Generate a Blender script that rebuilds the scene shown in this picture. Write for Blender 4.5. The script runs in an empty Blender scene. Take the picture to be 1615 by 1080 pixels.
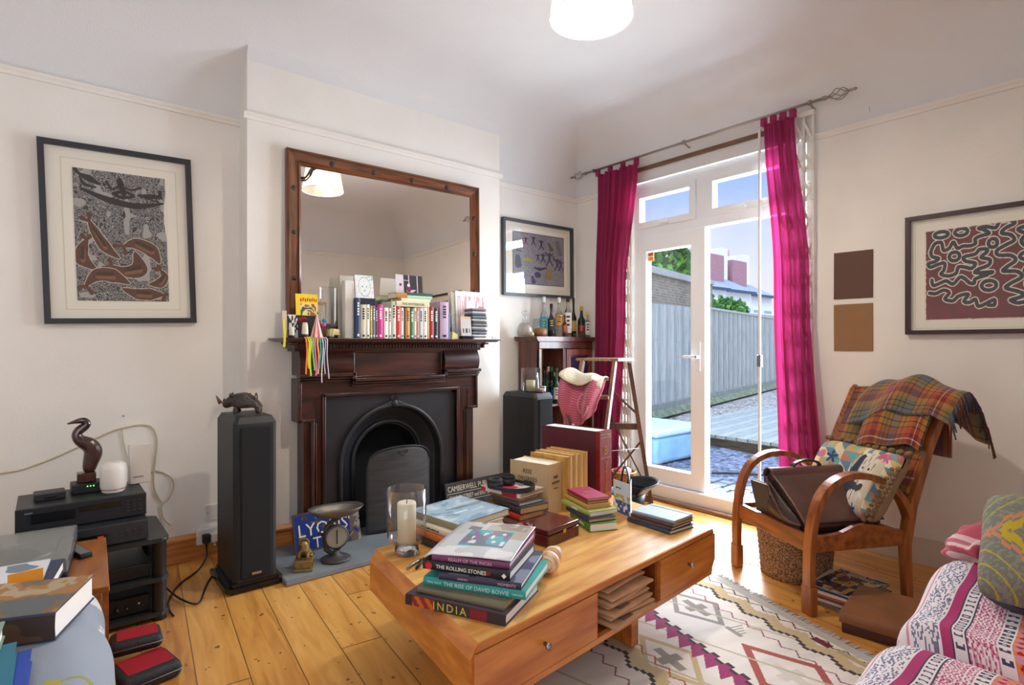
import bpy, bmesh, math, random
import numpy as np
from mathutils import Vector, Matrix, Euler
random.seed(7)
S = bpy.context.scene
COL = S.collection
R = math.radians
PI = math.pi

# ------------------------------------------------------------------ colour + materials
def lin(h):
    h = h.lstrip('#'); c = [int(h[i:i+2], 16)/255 for i in (0, 2, 4)]
    return [x/12.92 if x <= .04045 else ((x+.055)/1.055)**2.4 for x in c]
def linv(a):
    a = np.asarray(a, float)/255.
    return np.where(a <= .04045, a/12.92, ((a+.055)/1.055)**2.4)
M = {}
def nodes_of(name):
    m = bpy.data.materials.new(name); m.use_nodes = True
    nt = m.node_tree; return m, nt, nt.nodes['Principled BSDF'], nt.nodes['Material Output']
def mat(name, hexc, rough=.6, metal=0., var=0., scale=8., bump=0., bscale=None, trans=0., coat=0., spec=.5, hex2=None, stretch=None, detail=4., emit=None, estr=0., alpha=1., ior=1.45, contrast=(.35, .65)):
    if name in M: return M[name]
    m, nt, b, o = nodes_of(name)
    c = lin(hexc); b.inputs['Base Color'].default_value = (*c, 1)
    b.inputs['Roughness'].default_value = rough; b.inputs['Metallic'].default_value = metal
    b.inputs['Specular IOR Level'].default_value = spec; b.inputs['Coat Weight'].default_value = coat
    b.inputs['Coat Roughness'].default_value = .15
    b.inputs['Transmission Weight'].default_value = trans; b.inputs['IOR'].default_value = ior; b.inputs['Alpha'].default_value = alpha
    if emit: b.inputs['Emission Color'].default_value = (*lin(emit), 1); b.inputs['Emission Strength'].default_value = estr
    if var or hex2 or bump:
        tc = nt.nodes.new('ShaderNodeTexCoord'); mp = nt.nodes.new('ShaderNodeMapping')
        nt.links.new(tc.outputs['Object'], mp.inputs['Vector'])
        if stretch: mp.inputs['Scale'].default_value = stretch
        n = nt.nodes.new('ShaderNodeTexNoise'); n.inputs['Scale'].default_value = scale; n.inputs['Detail'].default_value = detail
        nt.links.new(mp.outputs['Vector'], n.inputs['Vector'])
        if var or hex2:
            r = nt.nodes.new('ShaderNodeValToRGB')
            r.color_ramp.elements[0].position, r.color_ramp.elements[1].position = contrast
            c2 = lin(hex2) if hex2 else [min(1, x*(1+var)) for x in c]
            c1 = c if hex2 else [x*(1-var) for x in c]
            r.color_ramp.elements[0].color = (*c1, 1); r.color_ramp.elements[1].color = (*c2, 1)
            nt.links.new(n.outputs['Fac'], r.inputs['Fac']); nt.links.new(r.outputs['Color'], b.inputs['Base Color'])
        if bump:
            n2 = n
            if bscale:
                n2 = nt.nodes.new('ShaderNodeTexNoise'); n2.inputs['Scale'].default_value = bscale; n2.inputs['Detail'].default_value = 3
                nt.links.new(mp.outputs['Vector'], n2.inputs['Vector'])
            bp = nt.nodes.new('ShaderNodeBump'); bp.inputs['Strength'].default_value = bump; bp.inputs['Distance'].default_value = .01
            nt.links.new(n2.outputs['Fac'], bp.inputs['Height']); nt.links.new(bp.outputs['Normal'], b.inputs['Normal'])
    M[name] = m; return m
def wood(name, a, b_, axis='x', scale=6., rough=.4, coat=.2, k=12., bump=.05):
    st = {'x': (1, k, k), 'y': (k, 1, k), 'z': (k, k, 1)}[axis]
    return mat(name, a, rough, hex2=b_, scale=scale, stretch=st, coat=coat, bump=bump, detail=6.)
def vmat(name, rough=.85, bump=0., bscale=300., spec=.3, sheen=0., coat=0., trans=0.):
    if name in M: return M[name]
    m, nt, b, o = nodes_of(name)
    at = nt.nodes.new('ShaderNodeAttribute'); at.attribute_name = 'Col'
    nt.links.new(at.outputs['Color'], b.inputs['Base Color'])
    b.inputs['Roughness'].default_value = rough; b.inputs['Specular IOR Level'].default_value = spec
    b.inputs['Sheen Weight'].default_value = sheen; b.inputs['Coat Weight'].default_value = coat
    if bump:
        tc = nt.nodes.new('ShaderNodeTexCoord'); n = nt.nodes.new('ShaderNodeTexNoise'); n.inputs['Scale'].default_value = bscale
        nt.links.new(tc.outputs['Object'], n.inputs['Vector'])
        bp = nt.nodes.new('ShaderNodeBump'); bp.inputs['Strength'].default_value = bump; bp.inputs['Distance'].default_value = .004
        nt.links.new(n.outputs['Fac'], bp.inputs['Height']); nt.links.new(bp.outputs['Normal'], b.inputs['Normal'])
    M[name] = m; return m
def glassmat(name, tint=(1, 1, 1), refl=1.0, rough=0.0, base=.04):
    """thin sheet glass: see-through with a Fresnel reflection"""
    if name in M: return M[name]
    m, nt, b, o = nodes_of(name); nt.nodes.remove(b)
    t = nt.nodes.new('ShaderNodeBsdfTransparent'); t.inputs['Color'].default_value = (*tint, 1)
    g = nt.nodes.new('ShaderNodeBsdfGlossy'); g.inputs['Roughness'].default_value = rough
    f = nt.nodes.new('ShaderNodeLayerWeight'); f.inputs['Blend'].default_value = .5
    pw = nt.nodes.new('ShaderNodeMath'); pw.operation = 'POWER'; pw.inputs[1].default_value = 4.; nt.links.new(f.outputs['Facing'], pw.inputs[0])
    mu = nt.nodes.new('ShaderNodeMath'); mu.operation = 'MULTIPLY_ADD'; mu.inputs[1].default_value = .8*refl; mu.inputs[2].default_value = base*refl
    nt.links.new(pw.outputs[0], mu.inputs[0])
    mx = nt.nodes.new('ShaderNodeMixShader'); nt.links.new(mu.outputs[0], mx.inputs['Fac'])
    nt.links.new(t.outputs[0], mx.inputs[1]); nt.links.new(g.outputs[0], mx.inputs[2]); nt.links.new(mx.outputs[0], o.inputs['Surface'])
    M[name] = m; return m
def clothmat(name, hexc, transl=.5, transp=.1, var=.1, scale=6.):
    """thin sheer cloth"""
    if name in M: return M[name]
    m, nt, b, o = nodes_of(name); nt.nodes.remove(b)
    c = lin(hexc)
    d = nt.nodes.new('ShaderNodeBsdfDiffuse'); d.inputs['Color'].default_value = (*c, 1)
    t = nt.nodes.new('ShaderNodeBsdfTranslucent'); t.inputs['Color'].default_value = (*c, 1)
    p = nt.nodes.new('ShaderNodeBsdfTransparent'); p.inputs['Color'].default_value = (*[min(1, x*1.6+.08) for x in c], 1)
    m1 = nt.nodes.new('ShaderNodeMixShader'); m1.inputs[0].default_value = transl
    m2 = nt.nodes.new('ShaderNodeMixShader'); m2.inputs[0].default_value = transp
    nt.links.new(d.outputs[0], m1.inputs[1]); nt.links.new(t.outputs[0], m1.inputs[2])
    nt.links.new(m1.outputs[0], m2.inputs[1]); nt.links.new(p.outputs[0], m2.inputs[2]); nt.links.new(m2.outputs[0], o.inputs['Surface'])
    M[name] = m; return m

# ------------------------------------------------------------------ objects
def tag(o, label=None, cat=None, group=None, kind=None):
    if label: o['label'] = label
    if cat: o['category'] = cat
    if group: o['group'] = group
    if kind: o['kind'] = kind
    return o
def thing(name, label, cat, loc=(0, 0, 0), rz=0., group=None, rot=None):
    o = bpy.data.objects.new(name, None); COL.objects.link(o)
    o.empty_display_size = .05; o.location = loc
    o.rotation_euler = rot if rot else (0, 0, R(rz))
    return tag(o, label, cat, group)
def link(name, me, parent=None):
    o = bpy.data.objects.new(name, me); COL.objects.link(o)
    if parent is not None: o.parent = parent
    return o
def copy_tree(o, parent=None):
    c = o.copy(); COL.objects.link(c)
    if parent is not None: c.parent = parent
    for ch in list(o.children): copy_tree(ch, c)
    return c
class MB:
    """collects shapes and links them as one mesh object"""
    def __init__(s): s.bm = bmesh.new(); s.mats = []; s.mi = 0
    def use(s, m):
        if m not in s.mats: s.mats.append(m)
        s.mi = s.mats.index(m); return s
    def _f(s, vs, smooth=False):
        try:
            f = s.bm.faces.new(vs); f.material_index = s.mi; f.smooth = smooth; return f
        except ValueError: return None
    def box(s, x0, y0, z0, x1, y1, z1, bev=0., seg=2, M4=None):
        r = bmesh.ops.create_cube(s.bm, size=1.)
        vs = r['verts']
        for v in vs: v.co = Vector(((x0+x1)/2+v.co.x*(x1-x0), (y0+y1)/2+v.co.y*(y1-y0), (z0+z1)/2+v.co.z*(z1-z0)))
        fs = set(f for v in vs for f in v.link_faces)
        for f in fs: f.material_index = s.mi
        if bev:
            es = list(set(e for v in vs for e in v.link_edges))
            g = bmesh.ops.bevel(s.bm, geom=es, offset=bev, segments=seg, affect='EDGES', profile=.5)
            for f in g['faces']: f.material_index = s.mi; f.smooth = True
            vs = list(set(v for f in g['faces'] for v in f.verts))
        if M4 is not None: bmesh.ops.transform(s.bm, matrix=M4, verts=vs)
        return s
    def prism(s, poly, a, b, axis='z', smooth=False):
        """poly: 2D points; extruded from a to b along axis"""
        mp = {'z': lambda p, t: (p[0], p[1], t), 'y': lambda p, t: (p[0], t, p[1]), 'x': lambda p, t: (t, p[0], p[1])}[axis]
        A = [s.bm.verts.new(mp(p, a)) for p in poly]; B = [s.bm.verts.new(mp(p, b)) for p in poly]
        n = len(poly); s._f(A); s._f(B[::-1])
        for i in range(n): s._f((A[i], A[(i+1) % n], B[(i+1) % n], B[i]), smooth)
        return s
    def lathe(s, prof, seg=24, c=(0, 0, 0), cap=True, smooth=True, sx=1., sy=1.):
        rings = []
        for r, z in prof:
            if r <= 1e-6: rings.append([s.bm.verts.new((c[0], c[1], c[2]+z))])
            else: rings.append([s.bm.verts.new((c[0]+sx*r*math.cos(2*PI*i/seg), c[1]+sy*r*math.sin(2*PI*i/seg), c[2]+z)) for i in range(seg)])
        for A, B in zip(rings, rings[1:]):
            for i in range(seg):
                j = (i+1) % seg
                if len(A) == 1 and len(B) == 1: continue
                if len(A) == 1: s._f((A[0], B[j], B[i]), smooth)
                elif len(B) == 1: s._f((A[i], A[j], B[0]), smooth)
                else: s._f((A[i], A[j], B[j], B[i]), smooth)
        if cap:
            if len(rings[0]) > 1: s._f(rings[0][::-1])
            if len(rings[-1]) > 1: s._f(rings[-1])
        return s
    def tube(s, pts, r, seg=8, cap=True, closed=False, up=None, rx=None):
        """round (or elliptical r x rx) tube through pts; r may be a list"""
        pts = [Vector(p) for p in pts]; n = len(pts); rings = []
        rs = r if isinstance(r, (list, tuple)) else [r]*n
        prev = None
        for i, p in enumerate(pts):
            t = (pts[(i+1) % n]-pts[i-1]) if closed else (pts[min(i+1, n-1)]-pts[max(i-1, 0)])
            if t.length < 1e-9: t = Vector((0, 0, 1))
            t.normalize()
            if up is not None: a = Vector(up)
            elif prev is not None: a = prev
            else: a = Vector((0, 0, 1)) if abs(t.z) < .9 else Vector((1, 0, 0))
            a = a-t*a.dot(t)
            if a.length < 1e-6: a = t.orthogonal()
            a.normalize(); bb = t.cross(a); prev = a
            q = rs[i]; q2 = q if rx is None else rx*(q/rs[0] if rs[0] else 1)
            rings.append([s.bm.verts.new(p+a*q*math.cos(2*PI*k/seg)+bb*q2*math.sin(2*PI*k/seg)) for k in range(seg)])
        m = n if closed else n-1
        for i in range(m):
            A, B = rings[i], rings[(i+1) % n]
            for k in range(seg): s._f((A[k], A[(k+1) % seg], B[(k+1) % seg], B[k]), True)
        if cap and not closed: s._f(rings[0][::-1]); s._f(rings[-1])
        return s
    def bar(s, pts, w, t, side):
        """flat rectangular strip swept through pts; w along 'side', t across; t, w scalars or lists"""
        pts = [Vector(p) for p in pts]; n = len(pts); sd = Vector(side).normalized(); rings = []
        ws = w if isinstance(w, (list, tuple)) else [w]*n; ts = t if isinstance(t, (list, tuple)) else [t]*n
        for i, p in enumerate(pts):
            tg = (pts[min(i+1, n-1)]-pts[max(i-1, 0)]).normalized(); nn = tg.cross(sd).normalized()
            a, b = ws[i]/2, ts[i]/2
            rings.append([s.bm.verts.new(p+sd*q*a+nn*u*b) for q, u in ((-1, -1), (1, -1), (1, 1), (-1, 1))])
        for A, B in zip(rings, rings[1:]):
            for k in range(4): s._f((A[k], A[(k+1) % 4], B[(k+1) % 4], B[k]))
        s._f(rings[0][::-1]); s._f(rings[-1]); return s
    def ico(s, c, r, sub=2, sc=(1, 1, 1), M4=None):
        g = bmesh.ops.create_icosphere(s.bm, subdivisions=sub, radius=1.)
        T = Matrix.Translation(c) @ (M4 if M4 is not None else Matrix()) @ Matrix.Diagonal((r*sc[0], r*sc[1], r*sc[2], 1))
        bmesh.ops.transform(s.bm, matrix=T, verts=g['verts'])
        for f in set(f for v in g['verts'] for f in v.link_faces): f.material_index = s.mi; f.smooth = True
        return s
    def quad(s, a, b, c, d, smooth=False): s._f([s.bm.verts.new(p) for p in (a, b, c, d)], smooth); return s
    def poly(s, pts): s._f([s.bm.verts.new(p) for p in pts]); return s
    def grid(s, P, nu, nv, smooth=True):
        V = [[s.bm.verts.new(P(i/(nu-1), j/(nv-1))) for j in range(nv)] for i in range(nu)]
        for i in range(nu-1):
            for j in range(nv-1): s._f((V[i][j], V[i+1][j], V[i+1][j+1], V[i][j+1]), smooth)
        return s
    def xf(s, M4): bmesh.ops.transform(s.bm, matrix=M4, verts=s.bm.verts); return s
    def build(s, name, m=None, parent=None, mods=None, recalc=True):
        me = bpy.data.meshes.new(name)
        if recalc: bmesh.ops.recalc_face_normals(s.bm, faces=s.bm.faces)
        s.bm.to_mesh(me); s.bm.free()
        for x in (s.mats if s.mats else [m]): me.materials.append(x)
        return link(name, me, parent)
def box(name, m, parent, *a, **k): return MB().box(*a, **k).build(name, m, parent)
def struct(o): o['kind'] = 'structure'; return o
def subsurf(o, lv=2):
    md = o.modifiers.new('Subdivision', 'SUBSURF'); md.levels = lv; md.render_levels = lv; return o
def solidify(o, t, off=-1.):
    md = o.modifiers.new('Solidify', 'SOLIDIFY'); md.thickness = t; md.offset = off; return o
def skin(name, m, parent, verts, edges, radii, sub=2):
    me = bpy.data.meshes.new(name); me.from_pydata(verts, edges, []); me.materials.append(m)
    o = link(name, me, parent)
    o.modifiers.new('Skin', 'SKIN')
    if not me.skin_vertices: me.skin_vertices.new() if hasattr(me.skin_vertices, 'new') else None
    for i, r in enumerate(radii): me.skin_vertices[0].data[i].radius = (r, r) if not isinstance(r, tuple) else r
    me.skin_vertices[0].data[0].use_root = True
    subsurf(o, sub); return o
def paint_grid(name, m, parent, nu, nv, P, Cf, smooth=True):
    """(nu x nv) faces; P(U,V)->(x,y,z) arrays at vertices, Cf(U,V)->sRGB 0-255 array at face centres"""
    u = np.linspace(0, 1, nu+1); v = np.linspace(0, 1, nv+1)
    U, V = np.meshgrid(u, v, indexing='ij')
    x, y, z = P(U, V); co = np.stack([x+0*U, y+0*U, z+0*U], -1).reshape(-1, 3)
    uc = (u[1:]+u[:-1])/2; vc = (v[1:]+v[:-1])/2
    UC, VC = np.meshgrid(uc, vc, indexing='ij')
    c = linv(np.clip(Cf(UC, VC), 0, 255)).reshape(-1, 3)
    i = np.arange(nu)[:, None]*(nv+1)+np.arange(nv)[None, :]
    i = i.reshape(-1); F = np.stack([i, i+nv+1, i+nv+2, i+1], -1)
    me = bpy.data.meshes.new(name)
    me.vertices.add(len(co)); me.vertices.foreach_set('co', co.reshape(-1).astype(np.float32))
    me.loops.add(F.size); me.loops.foreach_set('vertex_index', F.reshape(-1).astype(np.int32))
    me.polygons.add(len(F)); me.polygons.foreach_set('loop_start', (np.arange(len(F))*4).astype(np.int32))
    try: me.polygons.foreach_set('loop_total', np.full(len(F), 4, np.int32))
    except Exception: pass
    me.polygons.foreach_set('use_smooth', np.full(len(F), smooth))
    me.update(calc_edges=True)
    a = me.color_attributes.new('Col', 'FLOAT_COLOR', 'CORNER')
    c4 = np.concatenate([c, np.ones((len(c), 1))], -1); c4 = np.repeat(c4, 4, 0)
    a.data.foreach_set('color', c4.reshape(-1).astype(np.float32))
    me.materials.append(m)
    return link(name, me, parent)
def vnoise(U, V, seed=0):
    """smooth value noise on arrays (units of one cell)"""
    rs = np.random.RandomState(seed); T = rs.rand(64, 64)
    a = np.floor(U).astype(int); b = np.floor(V).astype(int); fu = U-a; fv = V-b
    fu = fu*fu*(3-2*fu); fv = fv*fv*(3-2*fv)
    g = lambda i, j: T[i % 64, j % 64]
    return (g(a, b)*(1-fu)+g(a+1, b)*fu)*(1-fv)+(g(a, b+1)*(1-fu)+g(a+1, b+1)*fu)*fv
def pick(base, mask, c): base[mask] = c; return base
def text(name, s, size, m, parent, loc, X, Y, ext=.0006, align='LEFT', sx=1., spacing=1.):
    """lettering as a mesh: baseline along X, up along Y (vectors in the parent's space)"""
    cu = bpy.data.curves.new(name, 'FONT'); cu.body = s; cu.size = size; cu.extrude = ext; cu.align_x = align; cu.resolution_u = 2
    cu.space_character = spacing
    t = bpy.data.objects.new(name, cu); COL.objects.link(t)
    me = bpy.data.meshes.new_from_object(t.evaluated_get(bpy.context.evaluated_depsgraph_get()))
    bpy.data.objects.remove(t); bpy.data.curves.remove(cu)
    X = Vector(X).normalized(); Y = Vector(Y).normalized(); Z = X.cross(Y)
    T = Matrix(((X.x*sx, Y.x, Z.x, loc[0]), (X.y*sx, Y.y, Z.y, loc[1]), (X.z*sx, Y.z, Z.z, loc[2]), (0, 0, 0, 1)))
    me.transform(T); me.materials.clear(); me.materials.append(m); me.name = name
    return link(name, me, parent)

# shared materials
mat('wall', '#e9e5df', .85, var=.025, scale=3., bump=.08, bscale=60.)
mat('ceil', '#dededf', .9, var=.015, scale=2., bump=.25, bscale=140.)
mat('white_gloss', '#eef0f2', .3)
mat('upvc', '#eef1f5', .35)
mat('black_metal', '#1d1f22', .5, var=.15, scale=20)
mat('steel', '#a9a9a8', .3, metal=1.)
mat('page', '#e6dcc6', .8, var=.08, scale=200., stretch=(1, 1, 8))
mat('page_tan', '#cda878', .8, var=.1, scale=200., stretch=(1, 1, 8))
mat('page_white', '#f0eee8', .8, var=.04, scale=200., stretch=(1, 1, 8))
mat('black_plastic', '#222326', .45, var=.1, scale=30)
mat('gloss_black', '#131417', .2)
mat('gold', '#c9a24a', .4, metal=.6)
mat('ink', '#1b1a1c', .7)
mat('white_ink', '#f2f0ea', .7)
glassmat('window_glass', (.97, .985, 1.), 1.0)
glassmat('picture_glass', (1, 1, 1), .8)
glassmat('clear_glass', (.965, .975, .985), 1.3)
SKY0, SKY1, E_FILL, E_LAMP, E_DOOR, EXPO, MIRZ = .95, 4.2, 16., 55., 260., .23, 1.0
# ------------------------------------------------------------------ room shell
XL, XR, YF, YA, YC, ZC = -1.6, 3.70, -.62, 3.55, 3.39, 3.0
BX0, BX1 = .88, 2.69
def floor_mat():
    m, nt, b, o = nodes_of('pine_boards'); N = nt.nodes.new; L = nt.links.new
    tc = N('ShaderNodeTexCoord'); mp = N('ShaderNodeMapping'); mp.inputs['Rotation'].default_value = (0, 0, R(6.4)); L(tc.outputs['Object'], mp.inputs['Vector'])
    sp = N('ShaderNodeSeparateXYZ'); L(mp.outputs['Vector'], sp.inputs[0])
    def mth(op, a, b_=None):
        n = N('ShaderNodeMath'); n.operation = op
        for i, q in enumerate((a, b_)):
            if q is None: continue
            if isinstance(q, (int, float)): n.inputs[i].default_value = q
            else: L(q, n.inputs[i])
        return n.outputs[0]
    u = mth('DIVIDE', sp.outputs['X'], .165); fl = mth('FLOOR', u); fr = mth('FRACT', u)
    # board ends: each board has its own joint offset
    wn = N('ShaderNodeTexWhiteNoise'); wn.noise_dimensions = '1D'; L(fl, wn.inputs['W'])
    yo = mth('ADD', mth('DIVIDE', sp.outputs['Y'], 2.3), mth('MULTIPLY', wn.outputs['Value'], 7.))
    yf = mth('FLOOR', yo); yr = mth('FRACT', yo)
    wn2 = N('ShaderNodeTexWhiteNoise'); wn2.noise_dimensions = '2D'
    cb = N('ShaderNodeCombineXYZ'); L(fl, cb.inputs[0]); L(yf, cb.inputs[1]); L(cb.outputs[0], wn2.inputs['Vector'])
    tone = wn2.outputs['Value']
    g = N('ShaderNodeTexNoise'); g.inputs['Scale'].default_value = 3.; g.inputs['Detail'].default_value = 7.; g.inputs['Distortion'].default_value = .8
    m2 = N('ShaderNodeMapping'); m2.inputs['Scale'].default_value = (9., .9, 1); L(mp.outputs['Vector'], m2.inputs['Vector'])
    ad = N('ShaderNodeVectorMath'); ad.operation = 'ADD'; L(m2.outputs[0], ad.inputs[0])
    sc = N('ShaderNodeVectorMath'); sc.operation = 'SCALE'; sc.inputs['Scale'].default_value = 30.; L(wn2.outputs['Color'], sc.inputs[0]); L(sc.outputs[0], ad.inputs[1]); L(ad.outputs[0], g.inputs['Vector'])
    rp = N('ShaderNodeValToRGB'); e = rp.color_ramp.elements
    e[0].position = .25; e[0].color = (*lin('#b37233'), 1); e[1].position = .75; e[1].color = (*lin('#e8b262'), 1)
    x = e.new(.5); x.color = (*lin('#d89a4a'), 1)
    L(mth('ADD', mth('MULTIPLY', g.outputs['Fac'], .8), mth('MULTIPLY', tone, .22)), rp.inputs['Fac'])
    # gaps, joints and nail holes
    gap = mth('MULTIPLY', mth('GREATER_THAN', fr, .012), mth('LESS_THAN', fr, .988))
    jnt = mth('GREATER_THAN', yr, .0025)
    vo = N('ShaderNodeTexVoronoi'); vo.inputs['Scale'].default_value = 7.; L(mp.outputs['Vector'], vo.inputs['Vector'])
    nail = mth('GREATER_THAN', vo.outputs['Distance'], .06)
    n3 = N('ShaderNodeTexNoise'); n3.inputs['Scale'].default_value = 26.; n3.inputs['Detail'].default_value = 2.; L(mp.outputs['Vector'], n3.inputs['Vector'])
    wear = mth('LESS_THAN', n3.outputs['Fac'], .70)
    mk = mth('MULTIPLY', mth('MULTIPLY', gap, jnt), mth('MULTIPLY', nail, wear))
    mx = N('ShaderNodeMix'); mx.data_type = 'RGBA'; mx.inputs[6].default_value = (*lin('#4a2d16'), 1); L(rp.outputs['Color'], mx.inputs[7])
    L(mth('ADD', mth('MULTIPLY', mk, .8), .2), mx.inputs[0]); L(mx.outputs[2], b.inputs['Base Color'])
    b.inputs['Roughness'].default_value = .33; b.inputs['Coat Weight'].default_value = .4; b.inputs['Coat Roughness'].default_value = .3
    bp = N('ShaderNodeBump'); bp.inputs['Strength'].default_value = .25; bp.inputs['Distance'].default_value = .004; L(mk, bp.inputs['Height']); L(bp.outputs[0], b.inputs['Normal'])
    return m
struct(box('floor', floor_mat(), None, XL-.2, YF-.2, -.12, XR-.02, YA+.2, 0))
wall = M['wall']
struct(box('wall_back', wall, None, XL-.2, YA, 0, XR+.2, YA+.2, 3.1))
mb = MB(); mb.box(BX0, YC, 0, 1.40, YA+.01, ZC+.05).box(2.08, YC, 0, BX1, YA+.01, ZC+.05).box(1.40, YC, .76, 2.08, YA+.01, ZC+.05)
struct(mb.build('wall_chimney', wall))
struct(box('wall_left', wall, None, XL-.2, YF-.2, 0, XL, YA+.2, 3.1))
# wall behind the camera with an invented window opening added for fill light
mb = MB(); WX0, WX1, WZ0, WZ1 = -1.5, -.16, .95, 2.4
mb.box(XL-.2, YF-.2, 0, WX0, YF, 3.1).box(WX1, YF-.2, 0, XR+.2, YF, 3.1).box(WX0, YF-.2, 0, WX1, YF, WZ0).box(WX0, YF-.2, WZ1, WX1, YF, 3.1)
struct(mb.build('wall_front', wall))
# window wall: opening for the garden doors
OY0, OY1, OZ = 1.55, 3.02, 2.56
mb = MB(); mb.box(XR, YF-.2, -.3, XR+.25, OY0, 3.1).box(XR, OY1, -.3, XR+.25, YA+.2, 3.1).box(XR, OY0, OZ, XR+.25, OY1, 3.1)
struct(mb.build('wall_right', wall))
# ceiling with its deep coves
mb = MB(); mb.box(XL-.2, YF-.2, ZC, XR+.25, YA+.2, ZC+.1)
def arc(r, z, n=14): return [(r-r*math.cos(t), z+r*math.sin(t)) for t in [PI/2*i/n for i in range(n+1)]]
def cove_y(y, r, z, x0, x1, sgn):   # wall at y, cove reaching to y - sgn*r
    P = arc(r, z); pts = [(y-sgn*d, h) for d, h in P]
    mb.grid(lambda u, v: (x0+(x1-x0)*v, *pts[round(u*(len(pts)-1))]), len(pts), 2)
    for x in (x0, x1): mb.poly([(x, a, b) for a, b in pts+[(y+sgn*.005, z+r)]])
def cove_x(x, r, z, y0, y1, sgn):
    P = arc(r, z); pts = [(x-sgn*d, h) for d, h in P]
    mb.grid(lambda u, v: (pts[round(u*(len(pts)-1))][0], y0+(y1-y0)*v, pts[round(u*(len(pts)-1))][1]), len(pts), 2)
    for y in (y0, y1): mb.poly([(a, y, b) for a, b in pts+[(x+sgn*.005, z+r)]])
cove_y(YA, .5, 2.5, XL, XR, 1); cove_y(YC, .2, 2.8, BX0, BX1, 1); cove_y(YF, .5, 2.5, XL, XR, -1)
cove_x(XR, .5, 2.5, YF, YA, 1); cove_x(XL, .5, 2.5, YF, YA, -1)
ce = mb.build('ceiling', M['ceil'], recalc=True); struct(ce)
# picture rails
RP = [(0, 2.468), (.012, 2.468), (.014, 2.482), (.022, 2.49), (.024, 2.503), (.008, 2.510), (0, 2.510)]
def rail_y(y, x0, x1, sgn, nm): return struct(MB().prism([(y-sgn*a, z) for a, z in RP], x0, x1, 'x').build(nm, M['wall']))
def rail_x(x, y0, y1, sgn, nm): return struct(MB().prism([(x-sgn*a, z) for a, z in RP], y0, y1, 'y').build(nm, M['wall']))
rail_y(YA, XL, BX0, 1, 'trim_1'); rail_y(YC, BX0-.02, BX1+.02, 1, 'trim_2'); rail_y(YA, BX1, XR, 1, 'trim_3')
rail_x(XR, YF, 1.50, 1, 'trim_4'); rail_x(XR, 3.12, YA, 1, 'trim_5'); rail_y(YF, XL, XR, -1, 'trim_6'); rail_x(XL, YF, YA, -1, 'trim_7')
# skirting
pine = wood('pine_skirting', '#a8662c', '#c98744', 'x', 5., .4, .3)
def skirt_y(y, x0, x1, sgn, nm, m): return struct(MB().prism([(y, 0), (y-sgn*.02, 0), (y-sgn*.02, .115), (y-sgn*.028, .12), (y-sgn*.028, .132), (y-sgn*.012, .15), (y, .15)], x0, x1, 'x').build(nm, m))
skirt_y(YA, XL, BX0, 1, 'baseboard_back', pine); skirt_y(YC, BX0, 1.13, 1, 'baseboard_chimney', pine)
skirt_y(YA, BX1, XR, 1, 'baseboard_alcove', M['white_gloss'])
skt = mat('skirt_cream', '#d8cfc2', .5)
struct(box('baseboard_right', skt, None, XR-.02, YF, 0, XR, 1.46, .15, bev=.004))
struct(box('baseboard_front', skt, None, XL, YF, 0, XR, YF+.02, .15, bev=.004))
struct(box('baseboard_left', skt, None, XL, YF, 0, XL+.02, YA, .15, bev=.004))
# frame and pane of the added, unseen window holding the fill light
mb = MB(); t = .06
mb.box(WX0, YF-.12, WZ0, WX1, YF-.05, WZ0+t).box(WX0, YF-.12, WZ1-t, WX1, YF-.05, WZ1)
for x in (WX0, (WX0+WX1)/2-t/2, WX1-t): mb.box(x, YF-.12, WZ0, x+t, YF-.05, WZ1)
w = struct(mb.build('added_window_1', M['upvc']))
box('pane', M['window_glass'], w, WX0, YF-.09, WZ0, WX1, YF-.086, WZ1)
# plaster repair line on the window wall above the rail
mb = MB(); mb.tube([(3.655, 1.215, 2.80), (3.668, 1.21, 2.74), (3.686, 1.20, 2.64), (3.698, 1.195, 2.55)], .0016, 5)
struct(mb.build('trim_8', mat('crack', '#8d857b', .9)))

# ------------------------------------------------------------------ garden doors
U = M['upvc']; X0, X1 = 3.72, 3.79
d1 = MB()
def fb(y0, z0, y1, z1, x0=X0, x1=X1, b=0, mb=None): (mb or d1).box(x0, y0, z0, x1, y1, z1)
fb(2.90, .115, 2.97, 2.50); fb(1.58, .115, 1.66, 2.50); fb(1.66, 2.43, 2.90, 2.50); fb(1.66, 2.06, 2.90, 2.13); fb(2.26, 2.13, 2.34, 2.43)
fb(1.58, .03, 2.97, .115, 3.66, 3.84)
frame = struct(d1.build('door_1', U))
def light(nm, y0, y1, z0, z1, w, parent, handle=True):
    s = MB()
    for a in ((y0, z0, y1, z0+w), (y0, z1-w, y1, z1), (y0, z0+w, y0+w, z1-w), (y1-w, z0+w, y1, z1-w)): fb(*a, x0=3.705, x1=3.775, mb=s, b=0)
    o = s.build(nm, U, parent)
    box('pane', M['window_glass'], o, 3.738, y0+w-.005, z0+w-.005, 3.742, y1-w+.005, z1-w+.005)
    return o
tl = light('transom_light', 2.345, 2.90, 2.13, 2.425, .05, frame); tr = light('transom_light', 1.66, 2.255, 2.13, 2.425, .05, frame)
for o, y in ((tl, 2.62), (tr, 2.0)): MB().box(3.685, y-.05, 2.14, 3.71, y+.05, 2.155, bev=.004).build('handle', M['white_gloss'], o)
leaf = light('door_leaf', 2.265, 2.90, .12, 2.055, .115, frame)
mb = MB(); mb.box(3.69, 2.295, 1.0, 3.706, 2.325, 1.22, bev=.004).box(3.655, 2.30, 1.10, 3.67, 2.42, 1.118, bev=.005); mb.box(3.655, 2.30, 1.095, 3.70, 2.32, 1.12, bev=.003)
mb.build('handle', M['white_gloss'], leaf)
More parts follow.
